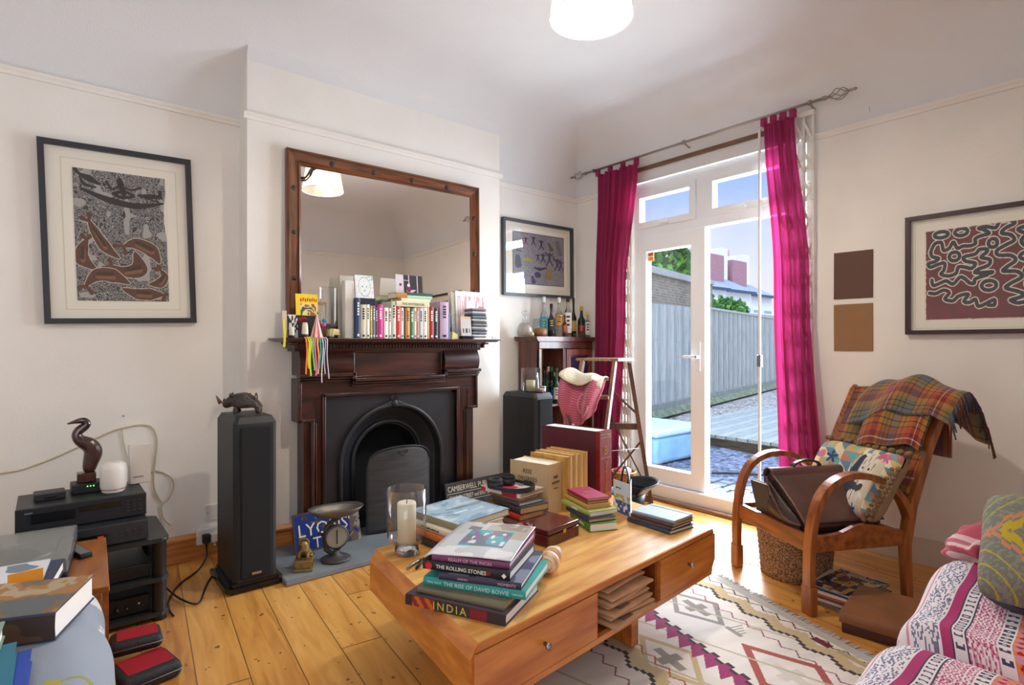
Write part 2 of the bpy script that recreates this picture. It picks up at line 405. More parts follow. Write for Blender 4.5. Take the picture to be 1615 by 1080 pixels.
# orange sticker on the glass of the closed leaf
st = MB(); st.use(mat('sticker_orange', '#e08a2a', .6)).box(3.734, 2.735, 1.865, 3.7375, 2.788, 1.935)
st.use(mat('sticker_dark', '#b3501c', .6)).box(3.7335, 2.737, 1.91, 3.734, 2.786, 1.932); st.use(M['white_ink']).box(3.7335, 2.737, 1.899, 3.734, 2.786, 1.904)
st.build('sticker', None, leaf)
# the leaf that stands open into the garden
piv = bpy.data.objects.new('door_2', None); COL.objects.link(piv); piv.location = (3.80, 1.665, 0); piv.rotation_euler = (0, 0, R(2)); struct(piv)
s = MB(); w = .115
for a in ((.0, .12, .60, .235), (.0, 1.94, .60, 2.055), (.0, .235, w, 1.94), (.60-w, .235, .60, 1.94)): s.box(a[0], -.035, a[1], a[2], .035, a[3])
o = s.build('door_leaf', mat('upvc_blue', '#d3e6ee', .35), piv); box('pane', M['window_glass'], o, w-.005, -.002, .23, .60-w+.005, .002, 1.945)
h = MB()
for z in (.35, 1.05, 1.75): h.box(-.02, .02, z, .03, .055, z+.11, bev=.004)
h.build('hinge', M['steel'], o); MB().box(.53, .036, 1.0, .56, .06, 1.2, bev=.004).box(.44, .07, 1.08, .55, .085, 1.10, bev=.004).build('handle', M['white_gloss'], o)
# threshold, reveal lining and the dark batten under the curtain pole
struct(box('trim_9', wood('threshold_wood', '#7d5a47', '#9c7a66', 'y', 6, .5, .1), None, 3.615, 1.46, 0, 3.665, 3.05, .028, bev=.006))
struct(box('trim_10', wood('batten', '#5d4233', '#7d5b48', 'y', 6, .5, .1), None, 3.672, 1.80, 2.585, 3.70, 2.92, 2.615, bev=.003))
# doorstep outside
struct(box('trim_11', mat('step', '#9a9a98', .8, var=.1), None, 3.84, 1.4, -.3, 4.05, 3.2, -.02, bev=.01))
# ------------------------------------------------------------------ garden
GZ = -.13
rnd = random.Random(3)
def slate_mat():
    m, nt, b, o = nodes_of('slate_ground'); N = nt.nodes.new; L = nt.links.new
    tc = N('ShaderNodeTexCoord'); v = N('ShaderNodeTexVoronoi'); v.inputs['Scale'].default_value = 22; L(tc.outputs['Object'], v.inputs['Vector'])
    rp = N('ShaderNodeValToRGB'); e = rp.color_ramp.elements; e[0].color = (*lin('#2f323b'), 1); e[1].color = (*lin('#8b90a2'), 1)
    sp = N('ShaderNodeSeparateColor'); L(v.outputs['Color'], sp.inputs[0]); L(sp.outputs[0], rp.inputs[0]); L(rp.outputs[0], b.inputs['Base Color']); b.inputs['Roughness'].default_value = .6
    bp = N('ShaderNodeBump'); bp.inputs['Strength'].default_value = .8; bp.inputs['Distance'].default_value = .03; L(v.outputs['Distance'], bp.inputs['Height']); L(bp.outputs[0], b.inputs['Normal'])
    return m
def gravel_mat():
    m, nt, b, o = nodes_of('gravel'); N = nt.nodes.new; L = nt.links.new
    tc = N('ShaderNodeTexCoord'); v = N('ShaderNodeTexVoronoi'); v.inputs['Scale'].default_value = 18; L(tc.outputs['Object'], v.inputs['Vector'])
    rp = N('ShaderNodeValToRGB'); e = rp.color_ramp.elements; e[0].color = (*lin('#6d6459'), 1); e[1].color = (*lin('#c9c0b3'), 1)
    sp = N('ShaderNodeSeparateColor'); L(v.outputs['Color'], sp.inputs[0]); L(sp.outputs[0], rp.inputs[0]); L(rp.outputs[0], b.inputs['Base Color']); b.inputs['Roughness'].default_value = .9
    bp = N('ShaderNodeBump'); bp.inputs['Strength'].default_value = .8; bp.inputs['Distance'].default_value = .03; L(v.outputs['Distance'], bp.inputs['Height']); L(bp.outputs[0], b.inputs['Normal'])
    return m
struct(box('garden_ground', gravel_mat(), None, 3.9, -12, -.6, 60, 40, GZ-.02))
g = MB().grid(lambda u, v: (4.97+1.72*u, 1.2+5.4*v, GZ+.012*math.sin(17*u)*math.cos(31*v)), 30, 60).build('slate_chippings', slate_mat()); tag(g, 'blue grey slate chippings spread between the paving and the deck', 'slate', kind='stuff')
# dark paving setts by the door
pv = [mat('sett_%d' % i, c, .55, var=.12, scale=15) for i, c in enumerate(('#4d525c', '#5b606b', '#6c7079'))]
i = 0; y = 1.0
while y < 3.6:
    x = 4.06; hgt = rnd.uniform(.12, .17)
    while x < 4.95:
        l = rnd.uniform(.12, .24)
        q = MB(); jx = lambda: rnd.uniform(-.012, .012)
        q.prism([(x+jx(), y+jx()), (x+l-.02+jx(), y+jx()), (x+l-.02+jx(), y+hgt-.02+jx()), (x+jx(), y+hgt-.02+jx())], GZ-.02, GZ+.03+rnd.uniform(0, .01))
        ob = q.build('paving_sett', pv[i % 3]); tag(ob, 'dark grey stone sett paving the strip outside the garden door', 'paving stone', 'stone setts outside the door'); i += 1
        x += l
    y += hgt
# raised deck
dk = thing('garden_deck', 'low weathered timber deck beyond the slate chippings', 'deck', (0, 0, 0))
DB = [wood('deck_a', '#8f8f83', '#aeaea2', 'x', 4, .7, 0), wood('deck_b', '#85867a', '#a2a398', 'x', 4, .7, 0)]
def dl(x): return 4.83+(x-6.85)*.107
for k in range(22):
    y1 = 4.83-.145*k
    MB().prism([(6.72, y1-.14), (10.4, y1-.14+.39), (10.4, y1+.39), (6.74, y1)], -.02, .02).build('deck_board', DB[k % 2], dk)
box('fascia', wood('sleeper', '#33291d', '#54452f', 'y', 5, .9, 0), dk, 6.70, 1.6, GZ-.05, 6.75, 4.82, -.02)
# hose lying on the slate
MB().tube([(5.2+.1*k, 3.1-.12*k+.04*math.sin(k), GZ+.03) for k in range(14)], .012, 6).build('hose', M['black_plastic'])
tag(bpy.data.objects['hose'], 'thin black hose lying across the slate chippings', 'hose')
# blue plastic covered crate outside the closed leaf
bc = thing('plastic_crate', 'pale blue plastic crate standing outside the closed glazed leaf', 'crate', (5.55, 4.05, GZ+.014))
pb = mat('blue_plastic', '#8fb9d6', .35, var=.12, scale=5)
MB().box(-.45, -.35, 0, .45, .35, .3, bev=.05, seg=3).build('crate_body', pb, bc)
MB().box(-.48, -.38, .3, .48, .38, .38, bev=.03, seg=3).build('crate_lid', mat('blue_plastic_light', '#c4dde8', .35, var=.08, scale=5), bc)
# fence along the garden
FD = Vector((.975, .222, 0)); FO = Vector((7.2, 5.9, 0)); FN = Vector((-FD.y, FD.x, 0))
fen = thing('garden_fence', 'tall grey close-board timber fence beyond the gravel', 'fence', FO, math.degrees(math.atan2(FD.y, FD.x)))
fm = [wood('fence_%d' % i, a, b_, 'z', 3, .85, 0) for i, (a, b_) in enumerate((('#a0a19a', '#bfbfb6'), ('#adada4', '#cac9bf'), ('#94958f', '#b3b2ab')))]
k = 0; x = 0.
while x < 15:
    wd = .13 if x < 3.9 else .125 if x < 9 else .2
    MB().box(x, -.012, .12, x+wd-.04 if x >= 3.9 else x+wd-.004, .012, 1.92+.016*x, bev=.003, seg=1).build('fence_board', fm[k % 3], fen); k += 1; x += wd
    
MB().box(3.78, -.10, -.1, 3.90, -.01, 2.0, bev=.004).build('fence_post', wood('post', '#8a8a80', '#a5a59b', 'z', 3, .85, 0), fen)
MB().box(0, -.05, -.15, 15, .02, .12, bev=.004).build('gravel_board', mat('gravel_board', '#8f9287', .85, var=.1), fen)
MB().box(0, .012, .4, 15, .06, .5).box(0, .012, 1.5, 15, .06, 1.6).build('fence_rail', fm[0], fen)
MB().box(3.9, -.03, 1.98, 15, .03, 2.03).build('capping', fm[1], fen)
# moss strip at the foot of the fence
ms = MB().grid(lambda u, v: tuple(FO+FD*(14.5*u)-FN*(.06+.12*v)+Vector((0, 0, -.1+.12*(1-v)))), 20, 3).build('moss', mat('moss', '#7c8266', .95, var=.3, scale=9)); tag(ms, 'green moss and weeds along the foot of the fence', 'moss', kind='stuff')
# neighbour's brick wall with a pale coping
def brick_mat():
    m, nt, b, o = nodes_of('stock_brick'); N = nt.nodes.new; L = nt.links.new
    tc = N('ShaderNodeTexCoord'); mp = N('ShaderNodeMapping'); mp.inputs['Rotation'].default_value = (R(90), 0, 0); L(tc.outputs['Object'], mp.inputs['Vector'])
    br = N('ShaderNodeTexBrick'); br.inputs['Scale'].default_value = 4.4; br.inputs['Color1'].default_value = (*lin('#a8977c'), 1); br.inputs['Color2'].default_value = (*lin('#8a7a66'), 1); br.inputs['Mortar'].default_value = (*lin('#b9b3a6'), 1); br.inputs['Mortar Size'].default_value = .02
    L(mp.outputs[0], br.inputs['Vector']); L(br.outputs[0], b.inputs['Base Color']); b.inputs['Roughness'].default_value = .9; return m
bw = thing('brick_wall', 'yellow brick wall with pale sloping coping behind the fence', 'wall', (8.0, 6.55, 0), 12.6)
MB().box(0, 0, GZ, 4.55, .25, 2.6).build('brickwork', brick_mat(), bw)
MB().box(4.4, -.06, GZ, 4.75, .3, 2.66).build('brick_pier', brick_mat() if False else M.get('x') or bpy.data.materials['stock_brick'], bw)
MB().box(-.05, -.08, 2.6, 4.5, .33, 2.74, bev=.01).box(4.36, -.1, 2.66, 4.8, .34, 2.76, bev=.01).build('coping', mat('coping', '#b9b7b0', .8, var=.06), bw)
# shrubs
leafm = [mat('leaf_%d' % i, c, .7, var=.2, scale=6) for i, c in enumerate(('#5f8f3a', '#7fae4e', '#4a7a3c'))]
def shrub(label, c, rx, ry, rz, n, ls, seed, group=None, cm=None):
    r = random.Random(seed); t = thing('shrub', label, 'shrub', c, 0, group); mb = MB()
    for q in (leafm if cm is None else cm): mb.use(q)
    for i in range(n):
        th, ph, q = r.uniform(0, 2*PI), math.acos(r.uniform(-.2, 1)), r.uniform(.55, 1)**.6
        p = Vector((rx*q*math.sin(ph)*math.cos(th), ry*q*math.sin(ph)*math.sin(th), rz*q*math.cos(ph)))
        e = Euler((r.uniform(0, 6), r.uniform(0, 6), r.uniform(0, 6))).to_matrix(); mb.mi = r.randrange(len(mb.mats))
        a, b = ls*r.uniform(.7, 1.3), ls*.45
        mb.poly([p+e @ Vector(v) for v in ((0, 0, 0), (a*.5, b, 0), (a, 0, .02), (a*.5, -b, 0))])
    mb.build('foliage', None, t)
    s = MB()
    for k in range(5): s.tube([(0, 0, -c[2]), (rx*.2*math.cos(k), ry*.2*math.sin(k*2), -.2), (rx*.5*math.cos(k*1.3), ry*.5*math.sin(k*1.3), rz*.5)], [.05, .03, .01], 6)
    s.build('stem', mat('bark', '#5a4a38', .9), t)
shrub('leafy green shrub rising above the brick wall', (11.1, 7.95, 3.0), 1.2, .6, .75, 1100, .17, 1)
shrub('bright green bush showing over the far end of the fence', (16.6, 9.4, 2.15), .9, .6, .5, 500, .16, 2)
shrub('pale climbing plant on a pole in front of the white houses', (17.2, 10.4, 2.0), .35, .3, 1.0, 200, .16, 3)
# white terraced houses far behind
wr = mat('render_white', '#fafafa', .85, var=.03); sl = mat('roof_slate', '#9a9fac', .8, var=.08); rt = mat('roof_tile', '#b9898c', .8, var=.12, scale=3, stretch=(1, 1, 12)); wn_ = mat('house_pane', '#9fb3bd', .2)
def house(label, x, y, w, d, h, rz, dormer=True):
    t = thing('terraced_house', label, 'house', (x, y, GZ), rz, 'white houses beyond the garden' if False else None)
    MB().box(0, 0, 0, w, d, h).build('house_wall', wr, t)
    MB().prism([(-.3, h), (d/2, h+1.9), (d+.3, h)], 0, w, 'x').build('roof', sl, t)
    MB().box(-.02, -.32, h-.12, w+.02, -.2, h+.02).build('gutter', mat('gutter', '#4c5a70', .6), t)
    for k in range(2):
        f = MB().box(w*(.18+.42*k), -.06, h-2.3, w*(.18+.42*k)+1.1, .02, h-.8).build('window', wr, t)
        MB().box(w*(.18+.42*k)+.1, -.08, h-2.2, w*(.18+.42*k)+1.0, -.05, h-.9).build('pane', wn_, f)
    if dormer: MB().box(0, .9, h+.5, w*.55, d*.6, h+2.1).build('dormer', rt, t)
    MB().box(w-.9, d*.2, h+.3, w-.1, d*.6, h+2.7).build('chimney', wr, t)
    c = MB()
    for k in range(3): c.lathe([(.12, 0), (.1, .5)], 10, (w-.75+.25*k, d*.4, h+2.7))
    c.build('chimney_pot', mat('pot', '#c79a86', .8), t)
for lb, a in (('white terraced house nearest the brick wall beyond the fence', (23.5, 16.0, 4.7, 7, 4.3, 0, False)), ('white house with a red tiled dormer in the middle of the far row', (28.3, 16.2, 3.05, 7, 4.3, 0)), ('white house with red dormer at the right end of the far row', (31.45, 16.5, 3.05, 7, 4.25, 0))):
    house(lb, *a)
MB().box(0, 0, 0, 14, .25, 2.7).build('rendered_wall', wr, None); o = bpy.data.objects['rendered_wall']; o.location = (17, 11.6, GZ); o.rotation_euler = (0, 0, R(4)); tag(o, 'long low white rendered garden wall in front of the houses', 'wall')
# ------------------------------------------------------------------ fireplace
mahog = wood('mahogany', '#20110f', '#47221a', 'x', 4., .32, .35, k=7)
mahog_z = wood('mahogany_upright', '#20110f', '#4c261a', 'z', 4., .32, .35, k=7)
mahog_l = wood('mahogany_panel', '#2b1512', '#5a2c20', 'x', 3., .35, .3, k=6)
iron = mat('cast_iron', '#24262b', .42, var=.15, scale=14, bump=.05)
slate = mat('hearth_slate', '#7b8288', .55, var=.12, scale=5, bump=.06, bscale=40)
hearth = thing('hearth', 'grey slate hearth slab in front of the black fireplace', 'hearth', (1.76, 3.12, 0))
def at(o, mb): return mb.xf(Matrix.Translation(-Vector(o.location)))
MB().box(.922, 2.855, 0, 2.60, 3.387, .03, bev=.006, seg=1).xf(Matrix.Translation((-1.76, -3.12, 0))).build('slab', slate, hearth)
fp = thing('fireplace', 'dark carved mahogany mantelpiece with arched black cast iron insert', 'fireplace', (1.755, 3.385, 0))
def fpart(nm, mb, m, par=fp): return at(fp, mb).build(nm, m, par)
yF, yB = 3.27, 3.388
for x0, x1 in ((1.158, 1.284), (2.213, 2.362)):
    mb = MB(); mb.box(x0, yF+.012, .0305, x1, yB, .90)
    a = 1.195 if x0 < 1.5 else 2.295
    mb.box(a, yF-.004, .0305, a+.022, yF+.02, .75, bev=.004); mb.box(a+.03 if x0 < 1.5 else a-.012, yF+.003, .0305, a+.038 if x0 < 1.5 else a-.004, yF+.02, .74, bev=.003)
    i = 1.262 if x0 < 1.5 else 2.213
    mb.box(i, yF-.008, .0305, i+.022, yF+.03, .907, bev=.005); mb.box(x0, yF-.006, .0305, x1, yF+.02, .13, bev=.004)
    fpart('pilaster', mb, mahog_z)
# header with ears
mb = MB(); mb.prism([(1.122, .75), (1.205, .75), (1.205, .885), (2.31, .885), (2.31, .75), (2.39, .75), (2.39, 1.0), (1.122, 1.0)], yF+.006, yB, 'y')
mb.box(1.262, yF-.008, .885, 2.235, yF+.03, .907, bev=.005)
P = [(1.132, 1.0), (1.132, .752), (1.205, .752)]
def mould(pts, w=.018, y0=yF-.012, mb=mb):
    for (a, b), (c, d) in zip(pts, pts[1:]): mb.box(min(a, c)-w/2, y0, min(b, d)-w/2, max(a, c)+w/2, y0+.03, max(b, d)+w/2, bev=.005)
mould([(1.132, .99), (1.132, .758), (1.206, .758)]); mould([(2.38, .99), (2.38, .758), (2.306, .758)])
fpart('header', mb, mahog)
# stepped ledge
mb = MB()
for w, y0, dz in ((.022, yF-.045, 0), (.014, yF-.03, -.02), (.012, yF-.02, -.036)):
    for (a, b), (c, d) in zip([(1.13, 1.02), (1.445, 1.02), (1.445, .985), (2.10, .985), (2.10, 1.02), (2.385, 1.02)], [(1.445, 1.02), (1.445, .985), (2.10, .985), (2.10, 1.02), (2.385, 1.02)]):
        if a != c or True: mb.box(min(a, c)-w/2, y0, min(b, d)+dz-w/2, max(a, c)+w/2, yF+.02, max(b, d)+dz+w/2, bev=.004)
fpart('ledge', mb, mahog)
# frieze: centre panel and two swelling end blocks
mb = MB(); mb.box(1.445, yF+.01, .98, 2.10, yB, 1.165); fpart('frieze_panel', mb, mahog_l)
mb = MB(); mould([(1.456, 1.156), (1.456, 1.0), (2.089, 1.0), (2.089, 1.156), (1.456, 1.156)], .016, yF-.006, mb); fpart('panel_moulding', mb, mahog)
for x0, x1, lft in ((1.125, 1.445, 1), (2.10, 2.388, 0)):
    n = 12; pr = [(yB, 1.02)]+[(yF-.002-.03*math.sin(PI*(.15+.85*i/n))*(1 if i < n else 1), 1.025+.14*i/n) for i in range(n+1)]+[(yB, 1.165)]
    mb = MB(); mb.prism(pr, x0, x1, 'x')
    fpart('frieze_block', mb, mahog)
# cornice, dentils and shelf
mb = MB(); cp = [(yB, 1.16), (yF-.01, 1.16), (yF-.014, 1.175), (yF-.03, 1.178), (yF-.03, 1.196), (yF-.045, 1.2), (yF-.07, 1.213), (yF-.09, 1.217), (yB, 1.217)]
mb.prism(cp, 1.10, 2.41, 'x')
for xs, sg in ((1.10, -1), (2.41, 1)):   # returns
    for (d, z0, z1) in ((.015, 1.175, 1.2), (.035, 1.2, 1.213)): mb.box(min(xs, xs+sg*d), yF-.03-d, z0, max(xs, xs+sg*d), yB, z1, bev=.003)
fpart('cornice', mb, mahog)
mb = MB()
for k in range(56):
    x = 1.23+k*.0205; mb.box(x, yF-.042, 1.179, x+.011, yF-.028, 1.197)
fpart('dentil_band', mb, mahog)
mb = MB(); mb.prism([(1.0, 1.233), (1.0, 1.226), (1.03, 1.216), (2.455, 1.216), (2.478, 1.226), (2.478, 1.233)], 3.128, yB, 'y'); mb.box(.99, 3.118, 1.226, 2.485, yB, 1.236, bev=.003)
fpart('mantel_shelf', mb, mahog)
# cast iron insert
cx, cz = 1.738, .455
mb = MB(); N = 40
def arch(r, y, zb=.0305): return [(cx-r, y, zb)]+[(cx-r*math.cos(PI*i/N), y, cz+r*math.sin(PI*i/N)) for i in range(N+1)]+[(cx+r, y, zb)]
def strip(mb, A, B):
    va = [mb.bm.verts.new(p) for p in A]; vb = [mb.bm.verts.new(p) for p in B]
    for i in range(len(A)-1): mb._f((va[i], va[i+1], vb[i+1], vb[i]), True)
def outer(y):
    o = [(1.284, y, .0305)]
    for i in range(N+1):
        a = PI*i/N; c, s_ = -math.cos(a), math.sin(a)
        t = min((.476 if c > 0 else .455)/abs(c) if abs(c) > 1e-6 else 9, (.886-cz)/s_ if s_ > 1e-6 else 9); o.append((cx+c*t, y, cz+s_*t))
    return o+[(2.213, y, .0305)]
strip(mb, outer(3.295), arch(.372, 3.295)); fpart('insert_plate', mb, iron)
mb = MB(); strip(mb, arch(.372, 3.295), arch(.34, 3.288)); strip(mb, arch(.34, 3.288), arch(.33, 3.32)); strip(mb, arch(.33, 3.32), arch(.262, 3.372)); strip(mb, arch(.262, 3.372), arch(.225, 3.375)); strip(mb, arch(.225, 3.375), arch(.222, 3.53))
fpart('arch_reveal', mb, iron)
mb = MB(); mb.tube(arch(.357, 3.285), .016, 8)
for k in range(74):   # beaded rope edge
    L_ = .425*2+PI*.357; d = L_*k/73
    if d < .425: p = (cx-.357, 3.276, .03+d); a = 0
    elif d > .425+PI*.357: p = (cx+.357, 3.276, .03+L_-d); a = PI
    else: a = (d-.425)/.357; p = (cx-.357*math.cos(a), 3.276, cz+.357*math.sin(a))
    mb.ico(p, .011, 1, (1, .7, .6), Euler((0, a+.6, 0)).to_matrix().to_4x4())
fpart('rope_moulding', mb, iron)
mb = MB(); mb.tube(arch(.245, 3.366), .013, 8); mb.tube(arch(.27, 3.37), .006, 6); fpart('inner_moulding', mb, iron)
mb = MB(); mb.ico((cx, 3.272, .822), .022, 2, (1, .6, 1.2))
for s_ in (-1, 1):
    for k in range(4): mb.ico((cx+s_*(.024+.02*k), 3.276, .828-.006*k), .017-.002*k, 2, (1.2, .5, .7))
    mb.tube([(cx+s_*.015, 3.272, .85), (cx+s_*.03, 3.272, .862), (cx+s_*.012, 3.272, .872)], .004, 6)
fpart('crown_ornament', mb, iron)
mb = MB(); mb.box(1.42, 3.53, .0305, 2.06, 3.545, .75).box(1.42, 3.39, .01, 2.06, 3.53, .0305); fpart('fireback', mb, mat('soot', '#101113', .9))
# the arched plate that closes the opening
pl = thing('fire_plate', 'arched dark grey metal plate standing in the mouth of the fireplace', 'fire screen', (1.745, 3.22, .032))
def pp(u, v):
    x = -.225+.45*u; top = .43+.10*(max(0., 1-abs(x/.225)**2.6))**.5; z = top*v
    return (x, -.035+.9*x*x, z)
o = MB().grid(pp, 25, 18).build('plate', mat('plate_iron', '#3b3c3e', .6, var=.2, scale=7, stretch=(1, 1, 6)), pl); solidify(o, .006)
MB().tube([(-.03, -.04, .50), (-.022, -.055, .478), (0, -.06, .47), (.022, -.055, .478), (.03, -.04, .50)], .005, 6).build('handle', iron, pl)
MB().tube([(x, -.035+.9*x*x-.004, .43+.10*(max(0., 1-abs(x/.225)**2.6))**.5-.004) for x in [-.225+.45*i/24 for i in range(25)]], .005, 6).build('rim', iron, pl)

# ------------------------------------------------------------------ mirror over the mantel
oak = wood('mirror_wood', '#43230f', '#7a431d', 'x', 5, .38, .3); oak_z = wood('mirror_wood_upright', '#43230f', '#7a431d', 'z', 5, .38, .3)
mi = thing('mirror', 'large rectangular mirror in a wide dark wooden frame above the mantel', 'mirror', (1.77, 3.362, 1.237), rot=(R(-.7), 0, R(-.9)))
W2_, H2, fw = .685, 1.108, .088
def side(a, b, horiz):
    pr = [(0, 0), (0, -.032), (.012, -.04), (.02, -.03), (.065, -.022), (.072, -.03), (.08, -.022), (fw, -.012), (fw, 0)]   # (distance from outer edge, depth)
    return pr
def mitre(nm, m, p0, p1, inx, inz):
    """frame member from outer corner p0 to p1 (x,z), inward normal (inx,inz)"""
    d = Vector((p1[0]-p0[0], p1[1]-p0[1])).normalized(); mb = MB(); A = []; B = []
    for t, y in side(0, 0, 0):
        A.append(mb.bm.verts.new((p0[0]+inx*t+d.x*t, y, p0[1]+inz*t+d.y*t))); B.append(mb.bm.verts.new((p1[0]+inx*t-d.x*t, y, p1[1]+inz*t-d.y*t)))
    n = len(A)
    for i in range(n): mb._f((A[i], A[(i+1) % n], B[(i+1) % n], B[i]))
    mb._f(A); mb._f(B[::-1]); return mb.build(nm, m, mi)
mitre('frame_rail', oak, (-W2_, H2), (W2_, H2), 0, -1); mitre('frame_rail', oak, (-W2_, 0), (W2_, 0), 0, 1)
mitre('frame_stile', oak_z, (-W2_, 0), (-W2_, H2), 1, 0); mitre('frame_stile', oak_z, (W2_, 0), (W2_, H2), -1, 0)
mm = mat('mirror_silver', '#fcfaf5', .0, metal=1.)
gl = MB().box(-W2_+fw-.005, -.003, fw-.005, W2_-fw+.005, 0, H2-fw+.005).build('mirror_glass', mm, mi); gl.location = (0, -.016, 0); gl.rotation_euler = (0, 0, R(-.9))
bz = mat('bronze', '#3a332b', .45, metal=.4)
for k in range(1, 5): MB().ico((-W2_+2*W2_*k/5, -.026, H2-.042), .017, 2, (1, .45, 1)).build('rosette', bz, mi)
for s_ in (-1, 1):
    for z in (.35, .62, .88): MB().ico((s_*(W2_-.042), -.026, z), .015, 2, (1, .45, 1)).build('rosette', bz, mi)
    q = W2_-fw
    mb = MB(); mb.tube([(s_*q, -.02, H2-fw-.07), (s_*(q-.025), -.022, H2-fw-.066), (s_*(q-.045), -.022, H2-fw-.04), (s_*(q-.06), -.022, H2-fw-.008), (s_*(q-.075), -.02, H2-fw)], .005, 6)
    mb.tube([(s_*q, -.02, H2-fw-.085), (s_*(q-.03), -.022, H2-fw-.08), (s_*(q-.055), -.022, H2-fw-.05), (s_*(q-.07), -.022, H2-fw-.012), (s_*(q-.09), -.02, H2-fw)], .0035, 6)
    mb.build('corner_scroll', bz, mi)
mb = MB(); q = W2_-fw
for k in range(6): mb.tube([(q-.004-.02*k, -.02, .62+.006*math.sin(k*2)-.005*k), (q-.014-.02*k, -.022, .625-.006*k), (q-.022-.02*k, -.02, .618-.005*k)], .0028, 5)
mb.build('frieze_scroll', bz, mi)

# ------------------------------------------------------------------ pendant lamp
pd = thing('pendant_lamp', 'cream drum pendant lampshade hanging from the ceiling, lit', 'lamp', (1.844, 1.680, 3.0))
shade = clothmat('shade_cloth', '#faf3e2', .85, .0)
sh = MB().lathe([(.181, -.37), (.14, -.135)], 40, cap=False).build('lamp_shade', shade, pd)
MB().tube([(.181*math.cos(a), .181*math.sin(a), -.37) for a in [2*PI*i/40 for i in range(40)]], .003, 6, closed=True).build('rim', M['white_gloss'], sh)
mb = MB(); 
for k in range(3): a = 2*PI*k/3; mb.tube([(.02*math.cos(a), .02*math.sin(a), -.16), (.14*math.cos(a), .14*math.sin(a), -.137)], .0025, 5)
mb.build('spider', M['steel'], pd)
MB().tube([(0, 0, 0), (0, 0, -.16)], .004, 6).build('cord', M['white_gloss'], pd)
MB().lathe([(.045, -.001), (.045, -.012), (.012, -.03)], 20).build('ceiling_rose', M['white_gloss'], pd)
MB().lathe([(.018, -.16), (.018, -.205), (.014, -.215)], 16).build('bulb_holder', M['white_gloss'], pd)
MB().lathe([(.013, -.215), (.02, -.23), (.03, -.255), (.028, -.28), (.015, -.296), (0, -.30)], 20).build('bulb', mat('bulb', '#fff6e0', .4, emit='#ffe2b0', estr=8.), pd)

# ------------------------------------------------------------------ curtain pole and curtains
nick = mat('nickel', '#9b9690', .32, metal=.9)
po = thing('curtain_pole', 'thin brushed metal curtain pole with twisted cage finials above the garden doors', 'curtain pole', (3.6, 2.35, 2.675))
MB().tube([(0, -.93, 0), (0, .98, 0)], .009, 10).build('rod', nick, po)
for s_, y in ((-1, -.93), (1, .98)):
    mb = MB(); mb.lathe([(.012, 0), (.014, .02), (.009, .03), (.009, .045)], 12); 
    for k in range(5):
        a0 = 2*PI*k/5
        mb.tube([((.006+.028*math.sin(PI*t))*math.cos(a0+2.2*t), (.006+.028*math.sin(PI*t))*math.sin(a0+2.2*t), .045+.10*t) for t in [i/12 for i in range(13)]], .0028, 5)
    mb.lathe([(.006, .145), (.009, .155), (.009, .165), (.006, .172), (.01, .18), (.006, .19), (0, .193)], 12)
    mb.xf(Matrix.Translation((0, y, 0)) @ Matrix.Rotation(s_*-PI/2, 4, 'X')).build('finial', nick, po)
for y in (-.86, .02, .90):
    mb = MB(); mb.tube([(0, y, 0), (.05, y, -.02), (.098, y, -.02)], .006, 8).box(.092, y-.014, -.05, .1, y+.014, .012); mb.tube([(0, y-.008, 0), (0, y+.008, 0)], .016, 12); mb.build('bracket', nick, po)
cl = clothmat('magenta_cloth', '#bd5484', .6, .3)
cl2 = clothmat('magenta_sheer', '#c5689a', .6, .38)
def curtain(label, top, mid, bot, zt, zm, zb, folds, tabs, amp, seed, xb=3.6, cl=cl):
    """each of top, mid, bot = (y0, y1)"""
    t = thing('curtain', label, 'curtain', (xb, (top[0]+top[1])/2, zt)); rs = random.Random(seed); ph = rs.uniform(0, 6)
    def P(u, v):
        s = v; 
        if s < .4: q = s/.4; q = q*q*(3-2*q); e0 = top[0]+(mid[0]-top[0])*q; e1 = top[1]+(mid[1]-top[1])*q
        else: q = (s-.4)/.6; q = q*q*(3-2*q); e0 = mid[0]+(bot[0]-mid[0])*q; e1 = mid[1]+(bot[1]-mid[1])*q
        w = u+.03*math.sin(4*v+ph)*math.sin(PI*u)
        y = e0+(e1-e0)*w; z = zt+(zb-zt)*v
        x = amp*(.35+.65*v)*math.sin(2*PI*folds*u+.8*math.sin(3*v+ph)) + .012*math.sin(2*PI*folds*2.3*u+ph)
        return (x, y-t.location.y, z-t.location.z-(.02*abs(math.sin(PI*tabs*u)) if v == 0 else 0))
    solidify(MB().grid(P, 110, 60).build('cloth', cl, t), .0015)
    for k in range(tabs+1):
        y = top[0]+(top[1]-top[0])*k/tabs-t.location.y
        MB().bar([(-.012, y, -.03), (-.011, y, .02), (0, y, .032), (.011, y, .02), (.012, y, -.03)], .035, .002, (0, 1, 0)).build('hanging_tab', cl, t)
    return t
curtain('magenta tab top curtain beside the drinks cabinet, left of the garden doors', (2.80, 3.20), (2.93, 3.22), (3.0, 3.24), 2.645, 1.9, .06, 5, 3, .035, 1)
curtain('magenta tab top curtain right of the garden doors, trailing behind the armchair', (1.59, 1.775), (1.50, 1.71), (1.40, 1.665), 2.645, 1.4, .05, 4, 3, .03, 4, cl=cl2)

